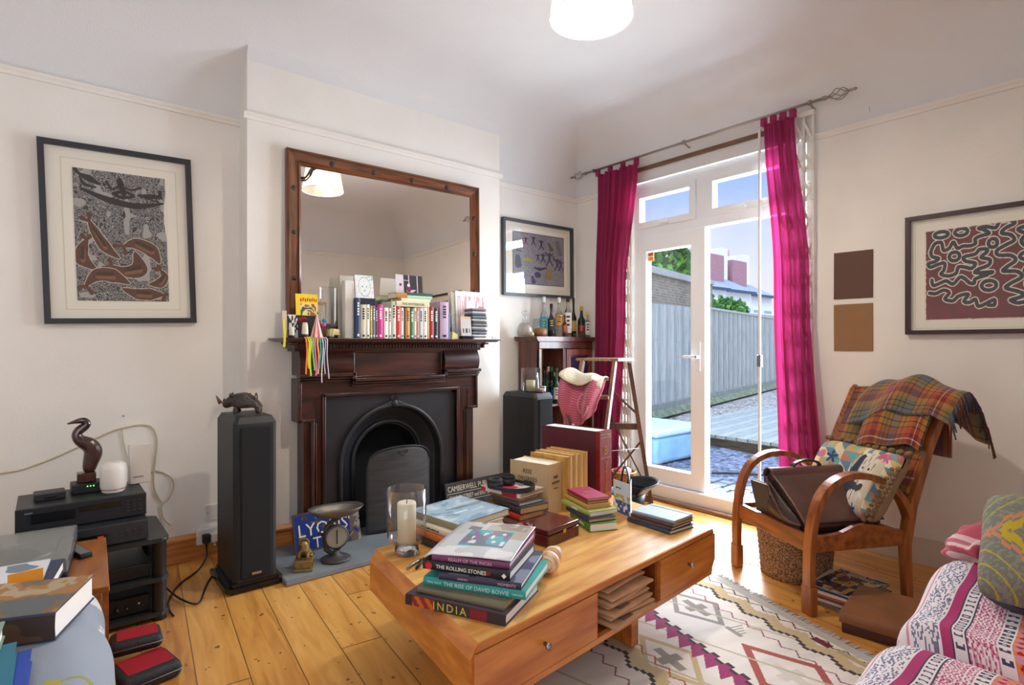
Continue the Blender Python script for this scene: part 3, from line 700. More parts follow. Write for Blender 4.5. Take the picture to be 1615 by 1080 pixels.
# ------------------------------------------------------------------ folding security gates
gm = mat('gate_white', '#e4e1da', .45)
def gate(label, ys, xg=3.665, z0=.05, z1=2.62):
    t = thing('security_gate', label, 'security gate', (xg, (ys[0]+ys[-1])/2, z0))
    oy = t.location.y
    for y in ys: MB().box(-.008, y-oy-.006, 0, .008, y-oy+.006, z1-z0).build('upright', gm, t)
    mb = MB(); n = 14
    for a, b in zip(ys, ys[1:]):
        for k in range(n):
            z = (z1-z0)*(k+.15)/n; h = (z1-z0)*.7/n
            mb.bar([(-.012, a-oy, z), (-.012, b-oy, z+h)], .004, .014, (1, 0, 0)); mb.bar([(.012, a-oy, z+h), (.012, b-oy, z)], .004, .014, (1, 0, 0))
    mb.build('lattice', gm, t)
    MB().box(-.018, ys[0]-oy-.01, z1-z0, .018, ys[-1]-oy+.01, z1-z0+.03).build('track', gm, t)
gate('white folding lattice security gate pushed back behind the left curtain', [2.905, 2.935, 2.965, 2.995, 3.03, 3.07])
gate('white folding lattice security gate half open behind the right curtain', [1.495, 1.55, 1.60, 1.65, 1.70])
ge = thing('gate_post', 'slim white upright post of the gate at the left edge of the right curtain', 'post', (3.665, 1.836, .05)); MB().box(-.008, -.007, 0, .008, .007, 2.58).build('upright', gm, ge); MB().box(-.016, -.014, 1.0, .016, .014, 1.08, bev=.003).build('lock', M['steel'], ge)
# ------------------------------------------------------------------ books
def at_(px, py, y):
    """point on the vertical plane y seen at a pixel of the photograph"""
    a = (px-807.5)/890.; rx, ry = .6388+.7694*a, .7694-.6388*a; t = y/ry
    return Vector((rx*t, y, 1.2+(543-py)/890.*t))
_cm = {}
def colm(h, rough=.5, var=.06):
    k = (h, rough)
    if k not in _cm: _cm[k] = mat('cover_'+h.strip('#')+('' if rough == .5 else '_%d' % int(rough*100)), h, rough, var=var, scale=9)
    return _cm[k]
def book_parts(t, th, d, h, cover, pages, lying, title=None, tcol='white_ink', tsize=None, tpos=.5, round_=True, tsp=1., art=None, titles=None):
    """a: thickness, b: in from the spine, c: along the spine"""
    mp = (lambda a, b, c: (b, c, a)) if lying else (lambda a, b, c: (a, b, c))
    cm = colm(cover) if isinstance(cover, str) else cover
    w = min(.0028, th*.16); mb = MB()
    n = 5; bul = min(.004, th*.18) if round_ else 0
    sp_o = [(th*i/n, -bul*math.sin(PI*i/n)) for i in range(n+1)]; sp_i = [(w+(th-2*w)*i/n, w-bul*math.sin(PI*i/n)) for i in range(n+1)]
    poly = [(0, d)]+sp_o+[(th, d), (th-w, d)]+sp_i[::-1]+[(w, d)]
    A = [mb.bm.verts.new(mp(a, b, 0)) for a, b in poly]; B = [mb.bm.verts.new(mp(a, b, h)) for a, b in poly]; m = len(poly)
    for i in range(m): mb._f((A[i], A[(i+1) % m], B[(i+1) % m], B[i]))
    mb._f(A); mb._f(B[::-1])
    c = mb.build('cover', cm, t)
    mb = MB(); e = min(.004, h*.03); p0, p1 = mp(w, w, e), mp(th-w, d-e, h-e); mb.box(*[min(a, b) for a, b in zip(p0, p1)], *[max(a, b) for a, b in zip(p0, p1)])
    mb.build('page_block', M[pages], t)
    for (tt, col, sz, ps) in ([(title, tcol, tsize, tpos)] if title else [])+(titles or []):
        sz = sz or th*.62
        if lying: text('spine_lettering', tt, sz, M[col], t, (-bul*.9-.0008, h*(1-ps), th/2-sz*.34), (0, -1, 0), (0, 0, 1), .0006, 'CENTER', 1., tsp)
        else: text('spine_lettering', tt, sz, M[col], t, (th/2-sz*.34, -bul*.9-.0008, h*(1-ps)), (0, 0, -1), (1, 0, 0), .0006, 'CENTER', 1., tsp)
    return t
def lying(label, F, ang, dR, dL, z, th, cover, pages='page', group=None, **k):
    """F: world corner, dR along ang is the width in from the spine, dL along ang+90 the spine length"""
    t = thing('book', label, 'book', (F[0], F[1], z), ang, group); return book_parts(t, th, dR, dL, cover, pages, True, **k)
def standing(label, x, y, th, d, h, z, cover, pages='page', ang=0., group=None, lean=0., **k):
    t = thing('book', label, 'book', (x, y, z), group=group, rot=(0, R(lean), R(ang))); return book_parts(t, th, d, h, cover, pages, False, **k)

# paperbacks along the mantel: (left px, right px, top py, colour, label, depth)
MZ = 1.2365; GM = 'books on the mantel'
def mx(px, y): return at_(px, 540, y).x
row = [
 (561, 568.5, 469.5, '#2b3c63', 'tall navy book at the left end of the mantel row', .15, 'page', None),
 (568.8, 577.5, 480, '#cfc4ad', 'cream faded paperback second in the mantel row', .12, 'page', None),
 (577.8, 583, 480, '#efeade', 'narrow white spined paperback beside the faded cream one on the mantel', .12, 'page', None),
 (583.4, 587.4, 482, '#a99a45', 'olive yellow paperback on the mantel left of the pink book', .12, 'page', None),
 (587.7, 592, 482, '#77767a', 'slim grey paperback next to the olive one on the mantel', .12, 'page', None),
 (592.2, 595.6, 484, '#4b3d55', 'thin dark violet paperback touching the pink book', .12, 'page', None),
 (596, 604, 480, '#cc2f8c', 'bright pink hardback in the mantel row', .13, 'page', None),
 (605.5, 612.4, 485, '#efe9e0', 'white spined paperback with a black top mark right of the pink book', .12, 'page', None),
 (612.7, 617, 486, '#dcd5cb', 'thin off white paperback before the tall pale green book', .12, 'page', None),
 (617.4, 624.5, 475, '#c9cfc0', 'tall pale green to peach hardback left of the red book', .15, 'page', None),
 (624.9, 632, 483, '#c8352a', 'thick red paperback in the middle of the mantel row', .12, 'page', None),
 (632.3, 636.6, 485, '#f1ece2', 'white spine with small black lettering right of the red book', .12, 'page', None),
 (636.9, 639.5, 485, '#2c2622', 'very thin black paperback on the mantel', .12, 'page', None),
 (639.8, 646.4, 485, '#dd8f45', 'orange and cream paperback left of the green one', .12, 'page', None),
 (646.8, 653, 486, '#3f7d57', 'green spined paperback in the middle of the mantel row', .12, 'page', None),
 (653.3, 656.6, 485, '#ece7dc', 'thin white paperback right of the green one', .12, 'page', None),
 (656.8, 660.6, 485, '#c97a5c', 'terracotta thin paperback on the mantel', .12, 'page', None),
 (661, 667, 485, '#b4c3cd', 'light blue paperback on the mantel', .12, 'page', None),
 (667.3, 674, 485, '#eee3cf', 'cream paperback with red lettering beside the light blue one', .12, 'page', None),
 (674.3, 677, 485, '#d2a77c', 'thin tan paperback left of the dark red book', .12, 'page', None),
 (677.3, 684.3, 484, '#9c2b29', 'dark red paperback towards the right of the mantel row', .12, 'page', None),
 (684.6, 691, 486, '#2f2a31', 'black paperback with a pale portrait right of the dark red one', .12, 'page', None),
 (694, 707.6, 475.5, '#b69ab4', 'mauve and white patterned tall paperback near the right of the row', .14, 'page_white', None),
 (707.9, 710, 494, '#4f86b5', 'thin blue booklet after the mauve book', .11, 'page', None)]
YS = 3.17
for a, b, t_, c, lb, d, pg, tt in row:
    x0, x1 = mx(a, YS), mx(b, YS); hh = at_(a, t_, YS).z-MZ
    bk = standing(lb, x0, YS, x1-x0-.0008, d, hh, MZ, c, pg, group=GM)
    if x1-x0 > .013:   # publisher's mark and a strip of lettering
        mk = M['ink'] if sum(lin(c)) > 1. else M['white_ink']
        mb = MB(); w_ = (x1-x0); r_ = random.Random(a)
        for k in range(5): z_ = hh*(.9-.07*k)-r_.uniform(0, .004); mb.box(w_*.3, -min(.004, w_*.18)-.0006, z_-hh*.045, w_*.66, -.001, z_)
        mb.box(w_*.3, -min(.004, w_*.18)-.0006, hh*.05, w_*.68, -.001, hh*.11)
        mb.build('spine_lettering', mk, bk)
# large books seen behind the row
def facing(label, a, b, t_, y, th, cover, z=MZ, tilt=0., pages='page', cat='book'):
    """a book standing with its front board towards the room"""
    x0, x1 = mx(a, y), mx(b, y); hh = at_(a, t_, y).z-z
    t = thing('book', label, cat, (x0, y+th, z), rot=(R(tilt), 0, R(-90)), group=GM)
    return book_parts(t, th, x1-x0, hh, cover, pages, False)
facing('tall navy hardback with its board to the room behind the cream paperbacks', 569, 592, 469, 3.322, .02, '#38405f')
facing('sea green hardback with its board to the room, behind the white spines', 603, 617, 472, 3.296, .03, '#5d7f6c')
facing('large pale grey binder standing on the mantel left of the navy book', 544.5, 558.5, 442, 3.20, .05, '#d6d3cf', pages='page_white')
facing('wide white ring binder standing behind the grey one against the mirror', 536, 557, 434, 3.27, .03, '#bdb7ab', pages='page_white')
# flat books on top of the row
zt = at_(650, 484.3, YS).z+.002
def flat(label, a, b, z, th, cover, pages='page', title=None, tcol='ink', y=3.165, d=.13, group='books lying on the mantel row', ang=0.):
    x0, x1 = mx(a, y), mx(b, y); t = thing('book', label, 'book', (x1, y, z), 90+ang, group)
    return book_parts(t, th, d, x1-x0, cover, pages, True, title=title, tcol=tcol)
mat('green_ink', '#1f4a35', .6)
tq = flat('cream book with large green lettering lying lowest on the mantel row', 625, 677, zt, .034, '#ddd3b4', title='THE NOTEBOOK', tcol='green_ink')
flat('yellow and white paperback lying on the mantel row, second up', 633, 678.5, zt+.034, .018, '#efe3c4')
flat('mint green paperback lying on the mantel row below the dark green one', 642, 681.5, zt+.052, .02, '#a9d0bd')
flat('dark green book lying topmost on the mantel row under a photograph', 643, 682, zt+.072, .018, '#35564a')
flat('brown cloth book lying behind the photograph on the mantel row', 626, 641.5, zt+.052, .034, '#b5813f', d=.12)
# cards and pictures leaning on the mantel
def paint_card(name, label, cat, p0, p1, zb, zt_, y, Cf, res=(60, 60), tilt=-6., th=.0015, group=None):
    x0, x1 = mx(p0, y), mx(p1, y); t = thing(name, label, cat, (x0, y, zb), rot=(R(tilt), 0, 0), group=group); w, h = x1-x0, zt_-zb
    o = paint_grid('card_face', vmat('print', .5), t, res[0], res[1], lambda U, V: (U*w, 0*U-.0005, h*(1-V)), Cf, False)
    MB().box(0, 0, 0, w, th, h).build('card_back', M['page_white'], t); return t
def blank(U, c): return np.zeros(U.shape+(3,))+np.array(c, float)
def c_photo(U, V):
    c = blank(U, (52, 46, 52)); n = vnoise(U*9, V*9, 3)
    pick(c, U < .28, (205, 200, 208)); pick(c, (abs(U-.48) < .02) | (abs(U-.8) < .02) | (abs(V-.3) < .02) & (U < .5), (196, 190, 200))
    pick(c, (V > .8) & (n > .45), (198, 188, 196)); pick(c, ((U-.47)**2/.008+(V-.75)**2/.04) < 1, (120, 40, 70)); pick(c, ((U-.17)**2/.003+(V-.55)**2/.006) < 1, (110, 50, 80)); pick(c, ((U-.47)**2/.003+(V-.56)**2/.008) < 1, (226, 214, 214)); return c
zz = zt+.091
paint_card('photograph', 'dark photograph print of a doorway leaning on top of the mantel books', 'photograph', 625, 667, zz, zz+.118, 3.225, c_photo, group=None)
def c_face(U, V):
    c = blank(U, (222, 228, 230)); n = vnoise(U*14, V*18, 5)+.5*vnoise(U*30, V*40, 6)
    pick(c, abs(n-.75) < .035, (150, 165, 172)); pick(c, abs(np.hypot((U-.5)*1.3, (V-.5))-.42) < .02, (160, 172, 178))
    for x, y in ((.38, .5), (.62, .5), (.5, .68)): pick(c, np.hypot(U-x, V-y) < .03, (95, 115, 125))
    pick(c, (U > .68) & (V < .22) & (n > .6), (150, 190, 180)); return c
zn = at_(565, 469.5, YS).z+.002
paint_card('drawing', 'small pale line drawing of a face standing on the navy book', 'drawing', 561.5, 590, zn, zn+.14, 3.185, c_face, tilt=-8)
def c_comic(U, V):
    c = blank(U, (238, 205, 40)); n = vnoise(U*9, V*9, 8)
    pick(c, (V > .42) & (U > .18) & (U < .95) & (V < .95), (225, 205, 150)); pick(c, (V > .45) & (n > .55) & (U > .2) & (U < .9), (150, 95, 50)); pick(c, (V > .6) & (n < .28) & (U > .2), (70, 90, 60))
    pick(c, (abs(V-.27-.03*np.sin(U*30)) < .075) & (U > .18) & (U < .95) & (np.sin(U*62) > -.55), (190, 40, 35)); return c
zc_ = at_(480, 497, 3.2).z
MB().box(mx(468, 3.235), 3.232, MZ, mx(500, 3.235), 3.247, zc_).build('card_rest', M['black_plastic']); tag(bpy.data.objects['card_rest'], 'black box standing behind the small ornaments under the yellow comic card', 'box')
paint_card('comic_card', 'yellow comic booklet with red lettering standing at the left of the mantel', 'booklet', 467, 502, zc_+.001, zc_+.125, 3.236, c_comic, tilt=-6)
def c_bw(U, V):
    n = vnoise(U*8, V*10, 9); g = np.where(n > .5, 225, 45)[..., None]*np.ones(3); return g
paint_card('postcard', 'black and white postcard at the far left of the mantel', 'card', 453.5, 470, MZ, MZ+.13, 3.20, c_bw, tilt=-5)
def c_plain(r, g, b): return lambda U, V: blank(U, (r, g, b))
paint_card('postcard', 'plain cream card overhanging the left end of the mantel', 'card', 446, 453, MZ, MZ+.15, 3.18, c_plain(205, 190, 160), tilt=-4)
def c_art(U, V):
    c = blank(U, (232, 228, 232)); n = vnoise(U*26, V*3, 11)
    pick(c, (n > .55) & (V > .1) & (V < .95) & (U > .06), (205, 160, 165)); pick(c, (U > .75) & (V > .3) & (vnoise(U*15, V*12, 12) > .5), (190, 125, 110)); return c
paint_card('drawing', 'pale red line print behind the tower of discs at the right of the mantel', 'print', 720, 766, MZ, MZ+.34, 3.28, c_art, tilt=-3)
paint_card('postcard', 'tall cream greeting card leaning on the mirror right of the mauve book', 'card', 713, 724, MZ, MZ+.33, 3.30, c_plain(220, 222, 205), tilt=-2)
def c_grey(U, V):
    c = blank(U, (186, 182, 178)); pick(c, (V > .62) & (V < .85) & (np.abs(np.sin(U*9)) > .6) & (U > .15) & (U < .85), (60, 58, 60)); pick(c, (V < .12), (200, 165, 130)); return c
paint_card('postcard', 'grey card with two dark figures in front of the tower of discs', 'card', 728, 744, MZ+.022, MZ+.155, 3.165, c_grey, tilt=-7)
MB().box(mx(728, 3.16), 3.155, MZ, mx(744, 3.16), 3.19, MZ+.022, bev=.004).build('card_stand', M['gloss_black']); tag(bpy.data.objects['card_stand'], 'black stand holding the grey card on the mantel', 'stand')
# compact discs: one tall stack of cases
rd = random.Random(5); z = MZ
cdc = ['#2b2c31', '#54565d', '#d8d6d2', '#3b4a63', '#8d8f94', '#1c1d21', '#6b7686', '#e3e0da', '#40455a', '#a09a94']
for k in range(20):
    c = cdc[k % 10]; dx = rd.uniform(-.004, .004); t = thing('disc_case', 'slim disc case in the tower of cases at the right of the mantel', 'disc case', (mx(744.5, 3.2)+dx, 3.19+rd.uniform(-.004, .004), z), rd.uniform(-3, 3), 'disc cases in the tower on the mantel')
    MB().box(0, 0, .0008, .118, .12, .0096).build('insert', colm(c), t)
    MB().box(-.001, -.001, 0, .119, .121, .0104).build('case', M['clear_glass'], t); z += .0108
# ornaments
cone = thing('striped_cone', 'pink and white striped cone ornament at the left of the mantel', 'ornament', (mx(499, 3.17), 3.165, MZ))
def c_str(U, V): c = blank(U, (236, 226, 214)); pick(c, np.sin(U*2*PI*7) > 0, (214, 92, 92)); return c
paint_grid('cone', vmat('print', .5), cone, 84, 6, lambda U, V: ((.003+.034*V)*np.cos(2*PI*U), (.003+.034*V)*np.sin(2*PI*U), .125*(1-V)), c_str)
for c, dx, dz, nm in (('#2d93b5', .045, .10, 'blue wool pompom'), ('#d24fa0', .042, .075, 'pink wool pompom')):
    o = MB().ico((0, 0, 0), .013, 2).build('pompom', mat('wool_'+c.strip('#'), c, .95, bump=.6, bscale=200)); o.location = (cone.location.x+dx, 3.17, MZ+dz); tag(o, nm+' hung beside the striped cone on the mantel', 'pompom')
ribs = [('#e8792d', 'orange'), ('#d8c92d', 'yellow'), ('#b6d83a', 'lime green'), ('#7fbf3f', 'green'), ('#d569b8', 'pink'), ('#e8a637', 'amber'), ('#3a9b9a', 'teal'), ('#e6e3ea', 'white'), ('#c9bfe0', 'pale lilac'), ('#cfd6dd', 'silver grey')]
for k, (c, nm) in enumerate(ribs):
    px = 482+3.7*k; p = at_(px, 530, 3.112); L_ = (.19, .16, .2, .17, .20, .19, .16, .24, .19, .22)[k]
    w_ = .009 if k < 7 else .005; s = rd.uniform(-.5, .5)
    b0 = (p.x*.4+(mx(498, 3.14))*.6, 3.145, MZ+.006)
    pts = [b0, (p.x, 3.125, MZ+.004), (p.x+.001, 3.107, MZ-.006)]+[(p.x+.008*s*q+.004*math.sin(5*q+k), 3.102-.004*q, MZ-.01-L_*q) for q in [i/10 for i in range(1, 11)]]
    o = MB().bar(pts, w_, .0012, (1, 0, 0)).build('ribbon', mat('ribbon_'+nm.replace(' ', '_'), c, .5)); tag(o, nm+' ribbon hanging from the cone over the edge of the mantel', 'ribbon', 'ribbons hanging off the mantel')
o = MB().bar([(mx(448, 3.14), 3.14, MZ+.10), (mx(449, 3.12), 3.115, MZ+.02), (mx(448, 3.11), 3.108, MZ-.05)], .012, .0012, (1, 0, 0)).build('ribbon', M['ribbon_yellow']); tag(o, 'single yellow ribbon at the very left end of the mantel', 'ribbon')
# small cow, mug, bits
cow = thing('cow_figurine', 'small cream coloured animal figurine on the left of the mantel', 'figurine', (mx(529, 3.17), 3.17, MZ))
cmat = mat('cream_ceramic', '#d9c48d', .35, var=.06)
skin('figure', cmat, cow, [(0, 0, .035), (-.022, 0, .038), (.024, 0, .036), (-.034, 0, .046), (-.045, 0, .042), (-.02, .01, .004), (-.02, -.01, .004), (.022, .01, .004), (.022, -.01, .004)], [(0, 1), (0, 2), (1, 3), (3, 4), (1, 5), (1, 6), (2, 7), (2, 8)], [.018, .016, .016, .009, .006, .005, .005, .005, .005])
o = MB().prism([(0, 0), (.05, 0), (.045, .03), (.006, .05)], 0, .04, 'y').build('candle_wedge', mat('wax_yellow', '#dccb84', .5)); o.location = (mx(711, 3.19), 3.175, MZ); tag(o, 'yellow wax wedge on the mantel right of the mauve book', 'wax')
for px, c, nm, h, r in ((460, '#d8d3cc', 'small white pot with a black base', .06, .014), (481, '#e5d9c4', 'small cream tea light box', .085, .017), (519, '#8b8a4f', 'tiny green and gold pot plant ornament', .05, .014)):
    t = thing('ornament', nm+' among the trinkets on the left of the mantel', 'ornament', (mx(px, 3.15), 3.15, MZ))
    MB().lathe([(r, 0), (r*1.05, h*.3), (r*.9, h*.8), (r*.7, h)], 16).build('body', mat('orn_'+c.strip('#'), c, .5, var=.1), t); MB().lathe([(r*1.08, 0), (r*1.08, h*.22), (r, h*.24)], 16).build('base', M['black_plastic'], t)
o = MB().grid(lambda u, v: (.05*(u-.5), .03*(v-.5), .008+.012*math.sin(3*u+2*v)*math.cos(4*v)), 10, 8).build('felt_scrap', mat('red_felt', '#b0202c', .95)); solidify(o, .004); o.location = (mx(478, 3.17), 3.185, MZ+.095); 
tag(o, 'red felt ornament in front of the yellow comic booklet', 'ornament')
# clear acrylic blocks
for (a, b, h, y, nm) in ((507, 530, .30, 3.24, 'clear acrylic photo stand left of the grey binder on the mantel'), (718, 729, .17, 3.20, 'clear acrylic block left of the tower of discs')):
    o = MB().box(0, 0, 0, mx(b, y)-mx(a, y), .03, h, bev=.002).build('acrylic_stand', M['clear_glass']); o.location = (mx(a, y), y, MZ); tag(o, nm, 'stand')
o = MB().box(0, 0, 0, .10, .02, .008).build('paper_pad', M['page_white']); o.location = (mx(748, 3.145), 3.14, MZ); tag(o, 'narrow white notepad lying in front of the disc tower', 'notepad')
o = MB().lathe([(.018, 0), (.022, .02), (.02, .02), (.016, .003), (0, .003)], 20).build('glass_dish', M['clear_glass']); o.location = (mx(779, 3.17), 3.17, MZ); tag(o, 'tiny glass dish at the right end of the mantel', 'dish')
# ------------------------------------------------------------------ framed pictures
def strokes(X, Y, pts, rad, close=False):
    """mask of a tapering brush stroke through pts"""
    P = [np.array(p, float) for p in pts]; n = len(P); m = np.zeros(X.shape, bool)
    rs = rad if isinstance(rad, (list, tuple)) else [rad]*n; S_ = []
    for i in range(n-1):
        p0, p1, p2, p3 = P[max(i-1, 0)], P[i], P[i+1], P[min(i+2, n-1)]
        for k in range(6):
            t = k/6; S_.append((.5*((2*p1)+(-p0+p2)*t+(2*p0-5*p1+4*p2-p3)*t*t+(-p0+3*p1-3*p2+p3)*t**3), rs[i]*(1-t)+rs[i+1]*t))
    S_.append((P[-1], rs[-1]))
    for (a, ra), (b, rb) in zip(S_, S_[1:]):
        r = max(ra, rb); lo, hi = np.minimum(a, b)-r, np.maximum(a, b)+r
        w = (X >= lo[0]) & (X <= hi[0]) & (Y >= lo[1]) & (Y <= hi[1])
        if not w.any(): continue
        x, y = X[w], Y[w]; d = b-a; L2 = d @ d+1e-12; t = np.clip(((x-a[0])*d[0]+(y-a[1])*d[1])/L2, 0, 1)
        m[w] |= np.hypot(x-a[0]-t*d[0], y-a[1]-t*d[1]) < ra+(rb-ra)*t
    return m
mat('mount_board', '#ebe6d9', .9); 
def frame(name, label, loc, rot, w, h, fw, fd, fm, art_box, res, Cf, mount=True, glass=True):
    """local: x right, z up, room towards -y; art_box = (x0,z0,x1,z1) from the lower left corner"""
    t = thing(name, label, 'picture', loc, rot=rot); x0, x1, z0, z1 = -w/2, w/2, -h/2, h/2
    mb = MB(); mb.box(x0, -fd, z0, x1, 0, z0+fw).box(x0, -fd, z1-fw, x1, 0, z1).box(x0, -fd, z0+fw, x0+fw, 0, z1-fw).box(x1-fw, -fd, z0+fw, x1, 0, z1-fw); mb.build('picture_frame', fm, t)
    MB().box(x0+fw, -.008, z0+fw, x1-fw, -.004, z1-fw).build('mount', M['mount_board'], t)
    a = art_box; aw, ah = a[2]-a[0], a[3]-a[1]
    if mount:
        mb = MB(); q = .045; A = (x0+a[0]-q, z0+a[1]-q, x0+a[2]+q, z0+a[3]+q); e = .0025
        for (p, r, s_, u) in ((A[0], A[1], A[2], A[1]+e), (A[0], A[3]-e, A[2], A[3]), (A[0], A[1], A[0]+e, A[3]), (A[2]-e, A[1], A[2], A[3])): mb.box(p, -.009, r, s_, -.007, u)
        mb.build('plate_line', mat('bevel_line', '#cfc8b6', .9), t)
    paint_grid('print', vmat('print', .5), t, res[0], res[1], lambda U, V: (x0+a[0]+U*aw, 0*U-.0095, z0+a[3]-V*ah), Cf, False)
    if glass: MB().box(x0+fw, -fd*.7, z0+fw, x1-fw, -fd*.7+.001, z1-fw).build('glazing', M['picture_glass'], t)
    return t
def swirl(X, Y, f, seed): return np.sin(2*PI*(3.2*vnoise(X*f, Y*f, seed)+1.6*vnoise(X*f*2.3, Y*f*2.3, seed+1)))
def c_whales(U, V):
    X, Y = 225+U*505, 218+V*712
    edge = U > 1.0-.02-.025*np.maximum(0, np.sin(V*9-1.2))*(V < .55)
    s = swirl(X, Y, .055, 21); s = np.where(V < .22, s+.25, s); c = np.where((s > .05)[..., None], np.array((150, 148, 146.)), np.array((47, 45, 47.)))
    top = (V > .22) & (V < .4); s2 = np.sin(Y*.9+3*vnoise(X*.03, Y*.05, 4)); pick(c, top & (s2 > .3) & (s > -.4), (140, 138, 136)); 
    pick(c, (vnoise(X*.02, Y*.02, 30) > .78), (165, 162, 158))
    dk, br, lt = (44, 38, 37), (92, 56, 42), (196, 186, 170)
    st = lambda p, r, col: pick(c, strokes(X, Y, p, r), col)
    st([(262, 325), (400, 372), (560, 392), (705, 362)], [6, 17, 17, 5], dk)
    st([(466, 262), (470, 270)], 17, dk); st([(472, 285), (488, 330)], [20, 14], dk); st([(400, 272), (425, 312), (470, 292), (530, 305), (580, 285)], 6, dk); st([(488, 320), (430, 335), (480, 352), (540, 338), (500, 318)], 8, dk)
    st([(240, 228), (262, 250), (310, 268), (360, 294)], [12, 8, 19, 5], dk); st([(262, 262), (280, 300), (340, 312)], [5, 9, 5], dk); st([(565, 330), (620, 332), (685, 325)], [4, 16, 9], dk); st([(690, 300), (690, 330)], [12, 7], dk); st([(640, 350), (680, 355)], 5, dk)
    st([(484, 430), (484, 450)], [3, 8], dk)
    wh = [[(300, 500), (322, 545), (375, 630), (448, 690)], [(285, 600), (262, 650), (258, 705), (325, 758)], [(478, 622), (545, 605), (630, 640), (672, 705)], [(408, 738), (480, 765), (556, 745), (535, 655)], [(676, 748), (698, 785), (672, 822), (610, 832)], [(270, 848), (330, 790), (410, 790), (498, 830)], [(462, 862), (540, 888), (610, 890), (690, 890)]]
    rr = [[6, 22, 31, 5], [6, 29, 37, 5], [6, 30, 38, 6], [6, 28, 46, 6], [6, 22, 28, 4], [7, 33, 38, 5], [5, 29, 33, 5]]
    tl = [[(262, 485), (300, 500), (300, 462)], [(262, 580), (285, 600), (298, 582)], [(428, 622), (478, 622), (482, 660)], [(362, 752), (408, 738), (398, 705)], [(650, 742), (676, 748), (672, 730)], [(232, 862), (270, 848), (298, 886)], [(722, 888), (690, 890), (688, 920)]]
    for p, r, t_ in zip(wh, rr, tl):
        st(p, [q+4 for q in r], lt); st(p, r, br); st([t_[0], t_[1]], [13, 6], br); st([t_[2], t_[1]], [13, 6], br)
        st([(a+3, b+9) for a, b in p[1:3]], [r[1]*.35, r[2]*.35], (128, 84, 58)); st([(a, b-8) for a, b in p[1:3]], [r[1]*.3, r[2]*.3], (62, 40, 33))
    pick(c, edge, (228, 222, 210)); return c
fblack = mat('frame_black', '#2a2c31', .45, var=.1, scale=20)
frame('framed_print', 'tall black framed print of brown whales under a canoe, left of the chimney breast', (.313, YA-.002, 1.757), (0, R(-1.9), 0), .65, .895, .026, .03, fblack, (.131, .115, .533, .775), (300, 420), c_whales)
def c_figs(U, V):
    X, Y = 200+U*590, 250+V*640; s = swirl(X, Y, .06, 41)
    c = np.where((s > .55)[..., None], np.array((92, 90, 98.)), np.array((150, 148, 156.)))
    st = lambda p, r, col: pick(c, strokes(X, Y, p, r), col); dk = (60, 52, 72)
    pick(c, (np.abs(U-.5) > .485) | (np.abs(V-.5) > .485), (86, 88, 94))
    for (x, y, k) in ((430, 310, 1.), (520, 345, 1.05), (345, 330, .8), (615, 500, 1.5), (480, 520, .8), (540, 510, 1.), (710, 560, 1.4), (752, 580, 1.2), (665, 520, .6)):
        st([(x, y-12*k), (x, y-8*k)], 11*k, dk); st([(x, y), (x, y+40*k)], [9*k, 11*k], dk); st([(x-28*k, y-18*k), (x, y+8*k), (x+28*k, y-16*k)], 5*k, dk); st([(x-22*k, y+84*k), (x-10*k, y+58*k), (x, y+38*k), (x+14*k, y+60*k), (x+24*k, y+84*k)], 5.5*k, dk)
    st([(305, 578), (360, 580), (425, 582)], [4, 26, 6], (160, 152, 70)); st([(425, 570), (440, 598)], 5, (150, 140, 60)); st([(610, 700), (605, 780)], [30, 36], (146, 122, 72)); st([(620, 660), (612, 690)], [6, 10], (146, 122, 72))
    st([(440, 670), (500, 690), (580, 660)], [7, 18, 6], dk); st([(475, 760), (478, 765)], 36, (74, 66, 108)); st([(415, 790), (430, 850)], [12, 26], (74, 66, 108)); st([(255, 560), (262, 660)], [26, 36], (76, 80, 98)); st([(250, 480), (300, 492)], [8, 4], dk)
    st([(600, 340), (640, 420)], [8, 26], (88, 84, 70)); st([(710, 330), (745, 470)], [26, 24], (104, 108, 116)); return c
frame('framed_print', 'wide dark framed print of small figures and a yellow fish above the drinks cabinet', (3.232, YA-.002, 1.915), (0, R(-.6), 0), .80, .625, .022, .035, mat('frame_grey', '#3a4047', .4), (.112, .10, .70, .53), (260, 190), c_figs)
